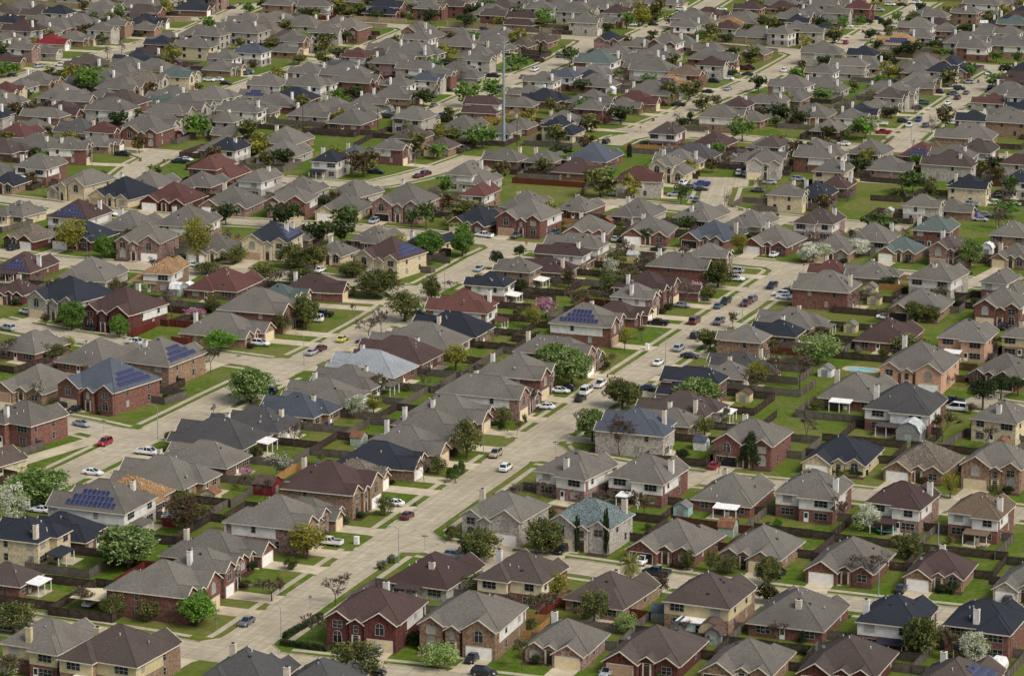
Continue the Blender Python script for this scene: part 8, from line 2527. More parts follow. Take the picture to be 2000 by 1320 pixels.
def make_house(h, rank, sink=None):
    rr = random.Random(int(h['X'] * 7 + h['Y'] * 13)); w, d, st = h['w'], h['d'], h['st']; hw, hd = w / 2, d / 2; ze = EAVE[st]; gs = h['gs']; pj = h['pj']
    wl, rf, fa, sd = MB(), MB(), MB(), MB()
    low, _, upr = h['wall'].partition('/')
    ell = rr.random() < .6 and d > 11 and h['sol'] == '-'
    yr = hd - (1.6 if ell else 0)
    wing = st == 2 and rank > 60 and rr.random() < .26 and h['sol'] == '-' and w > 10
    ux0, ux1 = (-hw, hw) if not wing else ((-hw + w * .34, hw) if gs > 0 else (-hw, hw - w * .34))
    if wing:
        ell = False; yr = hd
        wl.box(-hw, hw, -hd, yr, 0, EAVE[1], top=False, bot=False)
        lx0, lx1 = (-hw, ux0 + 3.2) if gs > 0 else (ux1 - 3.2, hw)
        hip(rf, fa, lx0, lx1, -hd + .06, yr - .06, EAVE[1] + .1)
        wl.box(ux0, ux1, -hd + .03, yr - .03, EAVE[1] - .1, ze, top=False, bot=False)
    else: wl.box(-hw, hw, -hd, yr, 0, ze, top=False, bot=False)
    A, B = hip(rf, fa, ux0, ux1, -hd, yr, ze)
    es = rr.choice((-1, 1)); ew = w * rr.uniform(.45, .6)
    if ell:
        ex0, ex1 = (hw - ew, hw - .06) if es > 0 else (-hw + .06, -hw + ew)
        wl.box(ex0, ex1, yr - .2, hd, 0, ze, top=False, bot=False)
        hip(rf, fa, ex0, ex1, min(yr - ew, 0), hd, ze - .02)
    # garage bay
    gw = min(6.2, w * .48); gx0, gx1 = (hw - gw - .07, hw - .07) if gs > 0 else (-hw + .07, -hw + gw + .07); gx = (gx0 + gx1) / 2; gy = -hd - pj
    gable(rf, fa, wl, gx0, gx1, gy, -hd + gw / 2 + .1, ze - .03)
    # second bay and entry
    bw = min(4.4, w * .31); b0, b1 = (-hw + .09, -hw + .09 + bw) if gs > 0 else (hw - bw - .09, hw - .09); bx = (b0 + b1) / 2; by = -hd - .7
    zw = EAVE[1] + .1 if wing else ze
    gable(rf, fa, wl, b0, b1, by, -hd + bw / 2 + .1, zw - .06)
    e_w = max(1.9, min(2.7, w - gw - bw - .5)); ex = (gx0 + b1) / 2 if gs > 0 else (gx1 + b0) / 2; ey = -hd - (1.1 if w - gw - bw > 2.2 else 1.25)
    eze = ze + .35 if st == 1 else ze - .55
    gable(rf, fa, wl, ex - e_w / 2, ex + e_w / 2, ey, -hd + e_w / 2 + .9, eze)
    if upr and st == 2:
        zs = 2.75
        sd.box(ux0 - .035, ux1 + .035, yr - .3, yr + .035, zs + (.45 if wing else 0), ze - .1)
        for s, xs in ((-1, ux0), (1, ux1)): sd.box(xs - .03, xs + .03, -hd + d * (.3 if rr.random() < .6 else .05), yr - .25, zs, ze - .1)
        if ell: sd.box(ex0 - .03, ex1 + .03, hd - .4, hd + .035, zs, ze - .11)
    M = Matrix.Translation((h['X'], h['Y'], 0)) @ Matrix.Rotation(h['phi'], 4, 'Z')
    if sink is not None:
        for mbx, mt in ((wl, WALL[low]), (rf, ROOF[h['roof']]), (fa, TRIM), (sd, SIDE.get(upr))):
            sink(mbx, mt, M)
        if h['ch']:
            c = MB(); a, b = h['ch']; c.box(a - .42, a + .42, min(b, yr - .7) - .35, min(b, yr - .7) + .35, 0, max(A[2], B[2]) - .2); sink(c, WHITE, M)
        for sdn in VIS[h['code']]:
            for z in ([1.0] if st == 1 else [0.9, 3.5]):
                c = MB(); L = (w if sdn in (0, 2) else d); 
                for u in (-.25, .22):
                    q = Matrix.Rotation(R((0, 90, 180, 270)[sdn]), 4, 'Z') @ Matrix.Translation((u * L, -((hd if sdn == 0 else hd) if sdn in (0, 2) else hw) - (.75 if sdn == 0 else .04), z))
                    k = MB(); k.box(-.6, .6, -.04, .04, 0, 1.4); c.v += [tuple(q @ Vector(v)) for v in k.v]; n0 = len(c.v) - 8; c.f += [tuple(i + n0 for i in f) for f in k.f]; c.m += k.m
                sink(c, GLASS, M)
        return None
    root = bpy.data.objects.new('house', None); col.objects.link(root); root.empty_display_size = 1
    root.location = (h['X'], h['Y'], 0); root.rotation_euler = (0, 0, h['phi'])
    wl.build('wall', WALL[low], root); ro = rf.build('roof', ROOF[h['roof']], root); fa.build('fascia', TRIM, ro)
    if sd.f: sd.build('siding', SIDE[upr], root)
    put('garage_door', GM[h['gd']], root, (gx, gy - .03, .03)).scale = (min(1, (gw - .9) / 4.9), 1, 1)
    put('front_door', DOORM, root, (ex, ey - .025, .12))
    if st == 2 and rr.random() < .9: put('window', WM['oneb' if rr.random() < .5 else 'one'], root, (ex, ey - .02, 3.0))
    # chimney
    zt = max(A[2], B[2])
    if h['ch']:
        a, b = h['ch']; a = max(ux0 + .8, min(ux1 - .8, a)); b = min(b, yr - .75); c = MB(); top = min(zt + .55, max(ze + 3.0, zt - .8))
        c.box(a - .55, a + .55, b - .4, b + .4, 0.05, top)
        m = SIDE['w'] if rr.random() < .5 else (SIDE.get(upr) or TRIM)
        co_ = c.build('chimney', m, root); c = MB(); c.box(a - .6, a + .6, b - .45, b + .45, top, top + .08, 1); c.box(a - .22, a + .22, b - .18, b + .18, top + .08, top + .26); c.box(a - .3, a + .3, b - .25, b + .25, top + .26, top + .31)
        c.build('cap', [CAPM, TRIM], co_)
    # windows
    def wn(side, u, z, kind, y=None):
        base = {0: hd, 2: hd, 1: hw, 3: hw}[side]
        if y is not None: base = y
        a = R((0, 90, 180, 270)[side]); p = Matrix.Rotation(a, 3, 'Z') @ Vector((u, -base - .012, z))
        put('window', WM[kind], root, p, a)
    bl = lambda k: k + ('b' if k in ('one', 'two', 'arch') and rr.random() < .35 else '')
    vis = VIS[h['code']]
    if 0 in vis or rank < 130:
        if st == 2:
            wn(0, gx, 3.1, bl('arch'), -gy); wn(0, bx, 0.75, bl('arch'), -by); 
            if not wing: wn(0, bx, 3.5, bl('two'), -by)
        else: wn(0, bx, 0.75, bl('arch' if rr.random() < .45 else 'two'), -by)
    if 2 in vis or rank < 130:
        off = .05 if (upr and st == 2) else 0
        def rear(u, z, k):
            inell = ell and (ex0 + 1 < u < ex1 - 1)
            y = (hd if inell else yr)
            if ell and not inell and (abs(u - ex0) < 1.7 or abs(u - ex1) < 1.7) and abs(abs(u) - hw) > 1.5: u += .0
            wn(2, -u, z, k, y + (off if z > 2.5 else 0))
        for z in ([0.8] if st == 1 else [0.75, 3.5]):
            if not (wing and z > 2 and gs > 0): rear(-w * .3, z, bl('three' if rr.random() < .6 else 'two'))
            if not (wing and z > 2 and gs < 0): rear(w * .3, z, bl('three' if rr.random() < .4 else 'two'))
        p = Matrix.Rotation(math.pi, 3, 'Z') @ Vector((-(w * .04 if not ell else (ex0 + ex1) / 2 - es * ew * .28), -(hd if ell else yr) - .012, .1)); put('back_door', BDOOR, root, p, math.pi)
    for s in (1, 3):
        if s in vis:
            sg = 1 if s == 1 else -1
            for z in ([1.0] if st == 1 or (wing and sg == -gs) else [0.9, 3.6]):
                for u in ((-.22, .25) if rr.random() < .6 else (.1,)): wn(s, u * d * sg, z, bl('one'), hw + (.045 if upr and z > 2 else 0))
    # vents, dish
    def on_roof(u, v):
        zb = ze - PITCH * OV + .06; return zb + PITCH * max(0, min(u - ux0 + OV, ux1 + OV - u, v + hd + OV, yr + OV - v))
    if rank < 230:
        for k in range(rr.randint(2, 5) if rank < 150 else 2):
            u = (ux0 + ux1) / 2 + rr.uniform(-.3, .3) * (ux1 - ux0); v = rr.uniform(-.2, .75) * hd; put('roof_vent', rr.choice((PIPE, TURB, BOXV)), root, (u, v, on_roof(u, v) + .05))
        if rr.random() < .35: u = (ux0 + ux1) / 2 + rr.choice((-1, 1)) * (ux1 - ux0) * .37; put('satellite_dish', DISH, root, (u, rr.uniform(-.3, .4) * hd, on_roof(u, 0) + .05), rr.uniform(0, 6))
    # solar panels laid on the slope that faces the photographer
    if h['sol'] != '-':
        side = vis[0] if (h['sol'] == 'n') == (h['code'] in 'FB') else vis[1]
        half = hw if side in (1, 3) else hd; span = (d if side in (1, 3) else w); run = min(hw, hd) + OV
        a = R((0, 90, 180, 270)[side]); sl = math.atan(PITCH); rows = 3 if rank < 200 else 2
        cnt = 0
        for r_ in range(rows):
            dist = .9 + r_ * 1.5; ncol = int(max(2, (span - 2 * dist - 1.6) / 1.04)); ncol = min(ncol, 11)
            for c_ in range(ncol):
                u = (c_ - (ncol - 1) / 2) * 1.03 + (.0 if rank % 2 else .5)
                base = (yr if side == 2 else half)
                p = Matrix.Rotation(a, 3, 'Z') @ Vector((u, -(base + OV) + dist * math.cos(sl) + .8 * math.cos(sl), ze - PITCH * OV + .1 + (dist + .8) * math.sin(sl)))
                if ell and side == 2 and ex0 - 1.2 < p.x < ex1 + 1.2: continue
                o = put('solar_panel', SPAN, root, p); o.rotation_euler = (sl, 0, a); o.scale = (1, .88, 1); cnt += 1
    if rank < 190:
        c = MB(); xa, xb = (-hw - .3, ex - 1.2) if gs > 0 else (ex + 1.2, hw + .3)
        if xb - xa > 1.5: c.face([(xa, -hd - 2.7, .016), (xb, -hd - 2.5, .016), (xb, -hd - .3, .016), (xa, -hd - .3, .016)]); c.build('planting_bed', MULCH, root)
        if rr.random() < .7: c = MB(); pxx = rr.uniform(-.2, .2) * w; c.box(pxx - 2.4, pxx + 2.4, hd - .2, hd + rr.uniform(2.4, 3.8), 0, .07); c.build('patio_slab', CONC, root)
        if h['pat'] == '-' and 2 in vis and rr.random() < .28: h['pat'] = rr.choice('ppw')
    # patio covers behind the house
    if h['pat'] in 'pwPa' and h['pat'] != '-':
        c = MB(); px = rr.uniform(-.15, .2) * w; pw = 5.2 if h['pat'] != 'P' else 6.5; pd = 3.2; y0 = hd - .1; z1, z0 = (2.62, 2.3) if h['pat'] != 'P' else (3.1, 2.6)
        if h['pat'] == 'a':
            c.box(px - 2.7, px + 2.7, y0, y0 + 3, 0, 2.6); a_ = c.build('extension', mat('siding_mint', (180, 200, 192), (166, 188, 180), 1, 3, .7, .3), root)
            c = MB(); c.box(px - 2.95, px + 2.95, y0 + .1, y0 + 3.3, 2.61, 2.78); c.build('roof', WHITE, a_)
            for u in (-1.4, 1.2): put('window', WM['one'], root, (px + u, y0 + 3.012, .8), math.pi)
        else:
            c.loft([[(px - pw / 2, y0, z1), (px + pw / 2, y0, z1), (px + pw / 2, y0, z1 + .16), (px - pw / 2, y0, z1 + .16)], [(px - pw / 2, y0 + pd, z0), (px + pw / 2, y0 + pd, z0), (px + pw / 2, y0 + pd, z0 + .16), (px - pw / 2, y0 + pd, z0 + .16)]])
            a_ = c.build('patio_cover', WHITE if h['pat'] == 'w' else ROOF[h['roof']], root)
            for u in (-pw / 2 + .15, 0, pw / 2 - .15): c = MB(); c.box(px + u - .07, px + u + .07, y0 + pd - .3, y0 + pd - .16, 0, z0 + .03); c.build('post', WHITE, a_)
    return root

def where(h):
    n, l, r, how = STREET[h['road']]; sidew = l if h['side'] else r
    return n, sidew, how
def house_label(h):
    n, sidew, how = where(h); low, _, upr = h['wall'].partition('/')
    a = '%s-roofed %s %s house' % (ROOF_NAME[h['roof']].replace(' ', '-'), 'two-storey' if h['st'] == 2 else 'single-storey', WC[low][3].replace(' ', '-'))
    return '%s, %s %s %s side of %s' % (a, ORD[h['ord']], 'up' if how == 'up' else 'along', sidew, n)
order = sorted(range(len(H)), key=lambda i: H[i]['Y'])
rank = {i: k for k, i in enumerate(order)}
far_v, far_f, far_m, far_mats = [], [], [], []
def sink(mb, mt, M):
    if not mb.f or mt is None: return
    if mt not in far_mats: far_mats.append(mt)
    k = len(far_v); mi = far_mats.index(mt)
    far_v.extend(tuple(M @ Vector(v)) for v in mb.v); far_f.extend(tuple(i + k for i in f) for f in mb.f); far_m.extend([mi] * len(mb.f))
for i, h in enumerate(H):
    if h['far']: make_house(h, rank[i], sink)
    else: tag(make_house(h, rank[i]), house_label(h), 'house', 'houses of the estate')
me = bpy.data.meshes.new('distant_houses'); me.from_pydata(far_v, [], far_f)
for m in far_mats: me.materials.append(m)
me.polygons.foreach_set('material_index', far_m)
tag(put('distant_houses', me), 'mass of small distant houses along the top of the estate', 'houses', kind='stuff')

def near_house(x, y):
    best = min((h for h in H if not h['far']), key=lambda h: (h['X'] - x) ** 2 + (h['Y'] - y) ** 2); return best
def near_phrase(x, y):
    h = near_house(x, y); n, sidew, how = where(h)
    return '%s house %s %s side of %s' % (ORD[h['ord']], 'up' if how == 'up' else 'along', sidew, n)
labels = {}
def settle(o, base, x, y, cat, group, rel='beside'):
    """label a small thing by its look and the house it stands next to; look-alikes by one house share label and group"""
    lab = '%s %s %s' % (base, rel, near_phrase(x, y))
    labels.setdefault(lab, []).append(o)
    tag(o, lab, cat, group)

# ---------------------------------------------------------------- fences
far_fence = []
for l in FENCES.split('\n'):
    t = l.split(); i = int(t[0]); h = H[i]; segs = [tuple(map(float, q.split(','))) for q in t[2:]]
    if rank[i] < 150 and not h['far']:
        root = bpy.data.objects.new('wood_fence', None); col.objects.link(root); root.location = (segs[0][0], segs[0][1], 0); base = Vector((segs[0][0], segs[0][1]))
        for x0, y0, x1, y1 in segs:
            L = math.hypot(x1 - x0, y1 - y0); n = max(1, round(L / 2.4)); a = math.atan2(y1 - y0, x1 - x0)
            for k in range(n):
                o = put('panel', PM[t[1]], root, (x0 + (x1 - x0) * k / n - base.x, y0 + (y1 - y0) * k / n - base.y, 0), a); o.scale = (L / n, 1, 1 + .02 * math.sin(k * 1.7 + i))
        n_, sidew, how = where(h)
        tag(root, '%s board fence round %s house %s %s side of %s' % (dict(d='dark', g='weathered', b='brown', t='new', r='red')[t[1]], ORD[h['ord']], 'up' if how == 'up' else 'along', sidew, n_), 'fence', 'yard fences')
    else:
        root = None
        if not h['far']: root = bpy.data.objects.new('wood_fence', None); col.objects.link(root)
        mb = MB()
        for x0, y0, x1, y1 in segs:
            if root: mb = MB()
            dx, dy = x1 - x0, y1 - y0; L = math.hypot(dx, dy) or 1; nx, ny = -dy / L * .03, dx / L * .03
            mb.loft([[(x0 + nx, y0 + ny, 0), (x0 - nx, y0 - ny, 0), (x0 - nx, y0 - ny, 1.85), (x0 + nx, y0 + ny, 1.85)], [(x1 + nx, y1 + ny, 0), (x1 - nx, y1 - ny, 0), (x1 - nx, y1 - ny, 1.85), (x1 + nx, y1 + ny, 1.85)]])
            if root: mb.build('panel', FENCE[t[1]], root)
        if h['far']: far_fence.append((mb, t[1])); continue
        n_, sidew, how = where(h)
        tag(root, '%s board fence round %s house %s %s side of %s' % (dict(d='dark', g='weathered', b='brown', t='new', r='red')[t[1]], ORD[h['ord']], 'up' if how == 'up' else 'along', sidew, n_), 'fence', 'yard fences')
if far_fence:
    ks = list(FENCE); big = MB()
    for mb, k in far_fence:
        n0 = len(big.v); big.v += mb.v; big.f += [tuple(i + n0 for i in f) for f in mb.f]; big.m += [ks.index(k)] * len(mb.f)
    tag(big.build('distant_fences', [FENCE[k] for k in ks]), 'dark board fences between the distant houses', 'fences', kind='stuff')

# ---------------------------------------------------------------- trees
def rv(r): 
    while True:
        v = Vector((r.uniform(-1, 1), r.uniform(-1, 1), r.uniform(-1, 1)))
        if .01 < v.length < 1: return v
def card(mb, c, s, r, mi):
    u = rv(r).normalized(); v = u.orthogonal().normalized(); v = Matrix.Rotation(r.uniform(0, 6.3), 3, u) @ v; q = u.cross(v)
    a = s * r.uniform(.6, 1.25); b = s * r.uniform(.35, .8)
    mb.face([c - v * a, c + q * b * .9 - v * a * .15, c + v * a, c - q * b], mi)
def branches(mb, r, depth, spread, up, r0, trunk_h, lean=.04, kids=3, shrink=.68):
    tips = []
    def go(p, d, L, rad, k):
        q = p + d * L; mb.bar(p, q, max(rad, .0034), 0, 5 if k >= depth - 1 else 3, max(rad * .62, .0034))
        tips.append((q, k))
        if k == 0: return
        n = kids if k < depth else kids + 1
        for i in range(n):
            e = (d + rv(r) * spread + Vector((0, 0, up))).normalized()
            go(p + d * L * r.uniform(.6, 1) if k < depth else q, e, L * shrink * r.uniform(.75, 1.2), rad * .6, k - 1)
    go(Vector((0, 0, -.01)), Vector((r.uniform(-lean, lean), r.uniform(-lean, lean), 1)).normalized(), trunk_h, r0, depth)
    return tips
def fit(mb, top=1.0, wide=1.0):
    zs = max(v[2] for v in mb.v); xs = sorted(max(abs(v[0]), abs(v[1])) for v in mb.v)[int(len(mb.v) * .985)] * 2
    mb.v = [(v[0] * wide / xs, v[1] * wide / xs, v[2] * top / zs) for v in mb.v]
def crown_mesh(seed, mats, shape, n_clump, per, ls, z0, z1, loose=.5, dens=1.0, clump=.13, mix=.0):
    """leaf clumps through an uneven crown volume one unit high and one wide"""
    r = random.Random(seed); mb = MB(); lob = [(rv(r).normalized(), r.uniform(.75, 1.12)) for _ in range(11)]
    def radius(dv):
        k = max(range(11), key=lambda i: lob[i][0].dot(dv)); return lob[k][1]
    H_ = z1 - z0
    for c in range(n_clump):
        dv = rv(r).normalized(); t = r.uniform(.0, 1) ** (.33 if r.random() < .75 else 1); rad = t * radius(dv) if t > .4 else t
        z = dv.z * rad
        if shape == 'round': sx = .5 - clump * .6
        elif shape == 'oval': sx = (.5 - clump * .6) * (1 - .25 * max(0, z))
        elif shape == 'vase': sx = (.5 - clump * .6) * (.82 + .22 * z)
        elif shape == 'cone': sx = (.5 - clump * .3) * max(.06, (1 - (z + 1) / 2) * 1.15) * 1.1
        elif shape == 'column': sx = (.5 - clump * .3) * (1 - .8 * max(0, z) ** 3) * 1.25
        elif shape == 'dome': sx = .5 - clump * .6; z = abs(z) * 1.0 if r.random() < .7 else z * .5
        fl = 1.0 if shape not in ('cone', 'column') else 1.0 / max(.25, math.sqrt(1 - min(.94, dv.z ** 2)))
        p = Vector((dv.x * rad * sx * fl * .98, dv.y * rad * sx * fl * .98, z0 + H_ * (z * .5 + .5))) if shape in ('cone', 'column') else Vector((dv.x * rad * sx, dv.y * rad * sx, z0 + H_ * (z * .46 + .5)))
        mi = 1 if (len(mats) > 1 and r.random() < mix) else 0
        for k in range(per):
            o = rv(r); q = p + Vector((o.x * clump, o.y * clump, o.z * clump * .8))
            card(mb, q, ls, r, mi if r.random() < .8 else (0 if len(mats) == 1 else r.randint(0, 1)))
    return mb.mesh('crown', mats)
def trunk_mesh(seed, h, r0, m=BARK, limbs=5, reach=.28, top=.62):
    r = random.Random(seed); mb = MB(); mb.bar((0, 0, -.02), (0, 0, h), r0, 0, 7, r0 * .72)
    for i in range(limbs):
        a = i * 2.4 + r.uniform(-.4, .4); e = Vector((math.cos(a) * reach * r.uniform(.6, 1.1), math.sin(a) * reach * r.uniform(.6, 1.1), h + (top - h) * r.uniform(.6, 1.2)))
        mb.bar((0, 0, h * r.uniform(.75, 1)), e, r0 * .5, 0, 5, r0 * .2)
        for j in range(2): mb.bar(e * .7 + Vector((0, 0, h * .25)), e + rv(r) * .14 + Vector((0, 0, .1)), r0 * .2, 0, 3, r0 * .07)
    return mb.mesh('trunk', [m])
def bare_mesh(seed, depth=5, spread=.75, up=.18, leaves=None, n=0, mix=None, ls=.025, kids=3):
    r = random.Random(seed); mb = MB(); tips = branches(mb, r, depth, spread, up, .0115, .26, .08, kids)
    fit(mb)
    k = len(mb.v); cr = None
    if leaves:
        cr = MB(); big = [v for v in mb.v if v[2] > .35]
        for i in range(n): card(cr, Vector(r.choice(big)) + rv(r) * .04, ls, r, 0 if r.random() > .3 else len(leaves) - 1)
        cr = cr.mesh('crown', leaves)
    # split thick wood (trunk) from the fine crown of twigs
    fz = len(mb.f); lim = None
    tr, tw = MB(), MB()
    for fi, f in enumerate(mb.f):
        pts = [mb.v[i] for i in f]; e = max((Vector(pts[i]) - Vector(pts[(i + 1) % len(pts)])).length for i in range(len(pts))); zc = sum(p[2] for p in pts) / len(pts); rad = math.hypot(sum(p[0] for p in pts), sum(p[1] for p in pts)) / len(pts)
        (tr if fi < 7 else tw).face(pts)
    return tr.mesh('trunk', [BARK]), tw.mesh('crown' if not leaves else 'branches', [TWIG]), cr
KIND = dict(gp=('leafy green pear tree', 'green pear trees'), gr=('dense round green tree', 'round green trees'), bg=('bright green leafy tree', 'bright green trees'), yg=('light yellow-green tree', 'light green trees'), ye=('yellow-green budding tree', 'yellow-green trees'),
            oy=('olive-green budding tree', 'olive trees'), ol=('dark green live oak', 'live oaks'), ev=('dark conical evergreen', 'evergreens'), pi=('dark green pine', 'pines'), cy=('slim dark column cypress', 'cypresses'), pa=('palm tree', 'palms'), wp=('white-green pear tree', 'blossoming trees'),
            wb=('thin white-blossom tree', 'blossoming trees'), wf=('full white-blossom tree', 'blossoming trees'), pk=('pink flowering redbud', 'redbuds'), dk=('dark plum-brown tree', 'dark trees'), ba=('bare leafless tree', 'bare trees'), br=('half-bare budding tree', 'budding trees'),
            sh=('round dark green shrub', 'shrubs'), sr=('red-tipped shrub', 'shrubs'), sg=('grey-green ball shrub', 'shrubs'), sc=('clipped cone shrub', 'shrubs'))
PROTO = {}
def protos(k, lst): PROTO[k] = lst
two = (1, 2)
T = lambda s, h=.3, r=.03, **q: trunk_mesh(s, h, r, **q)
protos('gp', [(T(s), None, crown_mesh(s + 10, [LG, LPALE], 'oval', 190, 34, .030, .12, 1, clump=.11, mix=.4)) for s in (1, 2, 3)])
protos('gr', [(T(s + 3, .28), None, crown_mesh(s + 20, [LG, LB], 'round', 200, 36, .032, .12, 1, clump=.10, mix=.3)) for s in two])
protos('bg', [(T(s + 5, .22), None, crown_mesh(s + 30, [LB, LG], 'round', 110, 30, .034, .16, 1, clump=.13, mix=.15)) for s in two])
protos('yg', [(T(s + 7, .25), None, crown_mesh(s + 40, [LPALE, LB], 'round', 95, 26, .032, .15, 1, clump=.14, mix=.3)) for s in two])
protos('ye', [(T(s + 9, .28), None, crown_mesh(s + 50, [LY, LV], 'vase', 95, 26, .028, .18, 1, clump=.13, mix=.35)) for s in two])
protos('oy', [(T(s + 11, .25), None, crown_mesh(s + 60, [LV, LO], 'round', 95, 26, .030, .12, 1, clump=.13, mix=.45)) for s in (1, 2, 3)])
protos('ol', [(T(s + 14, .26), None, crown_mesh(s + 70, [LO, LV], 'round', 150, 34, .032, .1, 1, clump=.12, mix=.5)) for s in (1, 2, 3)])
protos('dk', [(T(s + 17, .26), None, crown_mesh(s + 80, [LP, LO], 'round', 85, 24, .030, .14, 1, clump=.14, mix=.25)) for s in two])
protos('wp', [(T(s + 19, .26), None, crown_mesh(s + 90, [LPALE, LW], 'oval', 110, 28, .026, .15, 1, clump=.12, mix=.55)) for s in two])
protos('wf', [(T(s + 21, .26), None, crown_mesh(s + 100, [LW, LPALE], 'round', 120, 30, .028, .15, 1, clump=.12, mix=.12)) for s in two])
protos('pk', [(T(s + 23, .22), None, crown_mesh(s + 110, [LK, LW], 'round', 70, 26, .034, .15, 1, clump=.13, mix=.2)) for s in two])
protos('ev', [(T(s + 25, .1, limbs=0), None, crown_mesh(s + 120, [LD, LO], 'cone', 120, 30, .034, .04, 1, clump=.11, mix=.3)) for s in two])
protos('sc', [(T(27, .08, limbs=0), None, crown_mesh(131, [LO, LG], 'cone', 130, 30, .036, .02, 1, clump=.12, mix=.4))])
protos('cy', [(T(28, .06, limbs=0), None, crown_mesh(132, [LD, LO], 'column', 130, 16, .12, .02, 1, clump=.08, mix=.2))])
protos('pi', [(T(s + 29, .5, .035, reach=.35, top=.9), None, crown_mesh(s + 140, [LD, LO], 'dome', 60, 40, .036, .2, 1, clump=.14, mix=.4)) for s in two])
protos('sh', [(T(s + 31, .1, limbs=0), None, crown_mesh(s + 150, [LO, LD], 'dome', 90, 30, .045, -.05, 1, clump=.13, mix=.4)) for s in two])
protos('sr', [(T(33, .1, limbs=0), None, crown_mesh(153, [LR, LO], 'dome', 100, 30, .045, -.05, 1, clump=.13, mix=.45))])
protos('sg', [(T(34, .1, limbs=0), None, crown_mesh(154, [LS], 'round', 100, 30, .04, .02, 1, clump=.12))])
protos('ba', [bare_mesh(200 + s, 6, .78, .1) for s in (1, 2, 3)])
protos('br', [bare_mesh(210 + s, 6, .76, .12, [LV, LP], 1300) for s in (1, 2, 3)])
protos('wb', [bare_mesh(220 + s, 6, .66, .16, [LW, LS], 2600, ls=.018) for s in two])
def palm_mesh(seed):
    r = random.Random(seed); t = MB(); t.bar((0, 0, -.02), (.01, 0, .62), .05, 0, 8, .035); cr = MB()
    for i in range(64):
        a = i * 2.4; el = r.uniform(-.7, 1.2); d = Vector((math.cos(a) * math.cos(el), math.sin(a) * math.cos(el), math.sin(el) * .7)); p = Vector((.01, 0, .66)); q = p
        for s in range(5):
            p2 = q + d * .105; d = (d + Vector((0, 0, -.17))).normalized(); side = d.cross(Vector((0, 0, 1))).normalized() if abs(d.z) < .97 else Vector((1, 0, 0))
            for sg in (-1, 1):
                for u in (.2, .7):
                    b = q.lerp(p2, u); e = b + side * sg * (.17 - .02 * s) + d * .07 - Vector((0, 0, .04)); cr.face([b, b + d * .045, e])
            q = p2
    return t.mesh('trunk', [BARK]), None, cr.mesh('crown', [LV])
protos('pa', [palm_mesh(1)])
FARP = {}
def far_proto(k):
    if k not in FARP:
        ms = dict(gr=[LG, LB], ol=[LO, LD], oy=[LV, LO], ye=[LY, LV], gp=[LG, LPALE], ba=[TWIG], br=[LP, LV]).get(k, [LO, LG])
        me = crown_mesh(sum(map(ord, k)) + 300, ms, 'round', 44, 11, .07 if k != 'ba' else .03, .16, 1, clump=.13, mix=.35); vs = [v.co.copy() for v in me.vertices]; fs = [tuple(p.vertices) for p in me.polygons]; mi = [p.material_index for p in me.polygons]
        FARP[k] = (vs, fs, mi, ms)
    return FARP[k]
ftv, ftf, ftm, ftmats = [], [], [], []
TL = sorted((l.split() for l in TREES.split('\n')), key=lambda t: float(t[1]))
tcut = float([t for t in TL if t[4][0] != 's'][296][1])
for t in TL:
    x, y, wd, ht, k = float(t[0]), float(t[1]), float(t[2]), float(t[3]), t[4]
    if k not in ('cy', 'ba', 'pa', 'wb', 'br'): wd *= 1.3; ht *= 1.06
    if y > tcut and k != 'cy':
        vs, fs, mi, ms = far_proto(k); n0 = len(ftv); ca, sa = math.cos(x), math.sin(x)
        ftv += [(x + (v.x * ca - v.y * sa) * wd, y + (v.x * sa + v.y * ca) * wd, v.z * ht) for v in vs]; ftf += [tuple(i + n0 for i in f) for f in fs]
        for m in ms:
            if m not in ftmats: ftmats.append(m)
        ftm += [ftmats.index(ms[i]) for i in mi]
        n0 = len(ftv); r_ = .03 * wd; ftv += [(x + r_, y, 0), (x - r_, y, 0), (x, y + r_, 0), (x, y, ht * .4)]; ftf += [(n0, n0 + 1, n0 + 3), (n0 + 1, n0 + 2, n0 + 3), (n0 + 2, n0, n0 + 3)]
        if BARK not in ftmats: ftmats.append(BARK)
        ftm += [ftmats.index(BARK)] * 3
        continue
    tr, bra, cr = PROTO[k][int(abs(x * 3 + y)) % len(PROTO[k])]
    shrub = k in ('sh', 'sr', 'sg', 'sc')
    root = bpy.data.objects.new('shrub' if shrub else ('palm_tree' if k == 'pa' else 'tree'), None); col.objects.link(root); root.location = (x, y, 0); root.rotation_euler = (0, 0, (x * 1.7 + y) % 6.28); root.scale = (wd, wd, ht)
    put('trunk', tr, root)
    if bra: put('crown' if cr is None else 'branches', bra, root)
    if cr: put('crown', cr, root)
    size = 'tall ' if ht > 9 else ('small ' if ht < 4 and not shrub else '')
    settle(root, size + KIND[k][0], x, y, 'shrub' if shrub else 'tree', KIND[k][1], 'by')

me = bpy.data.meshes.new('distant_trees'); me.from_pydata(ftv, [], ftf)
for m in ftmats: me.materials.append(m)
me.polygons.foreach_set('material_index', ftm)
tag(put('distant_trees', me), 'small distant trees among the houses at the top of the estate', 'trees', kind='stuff')

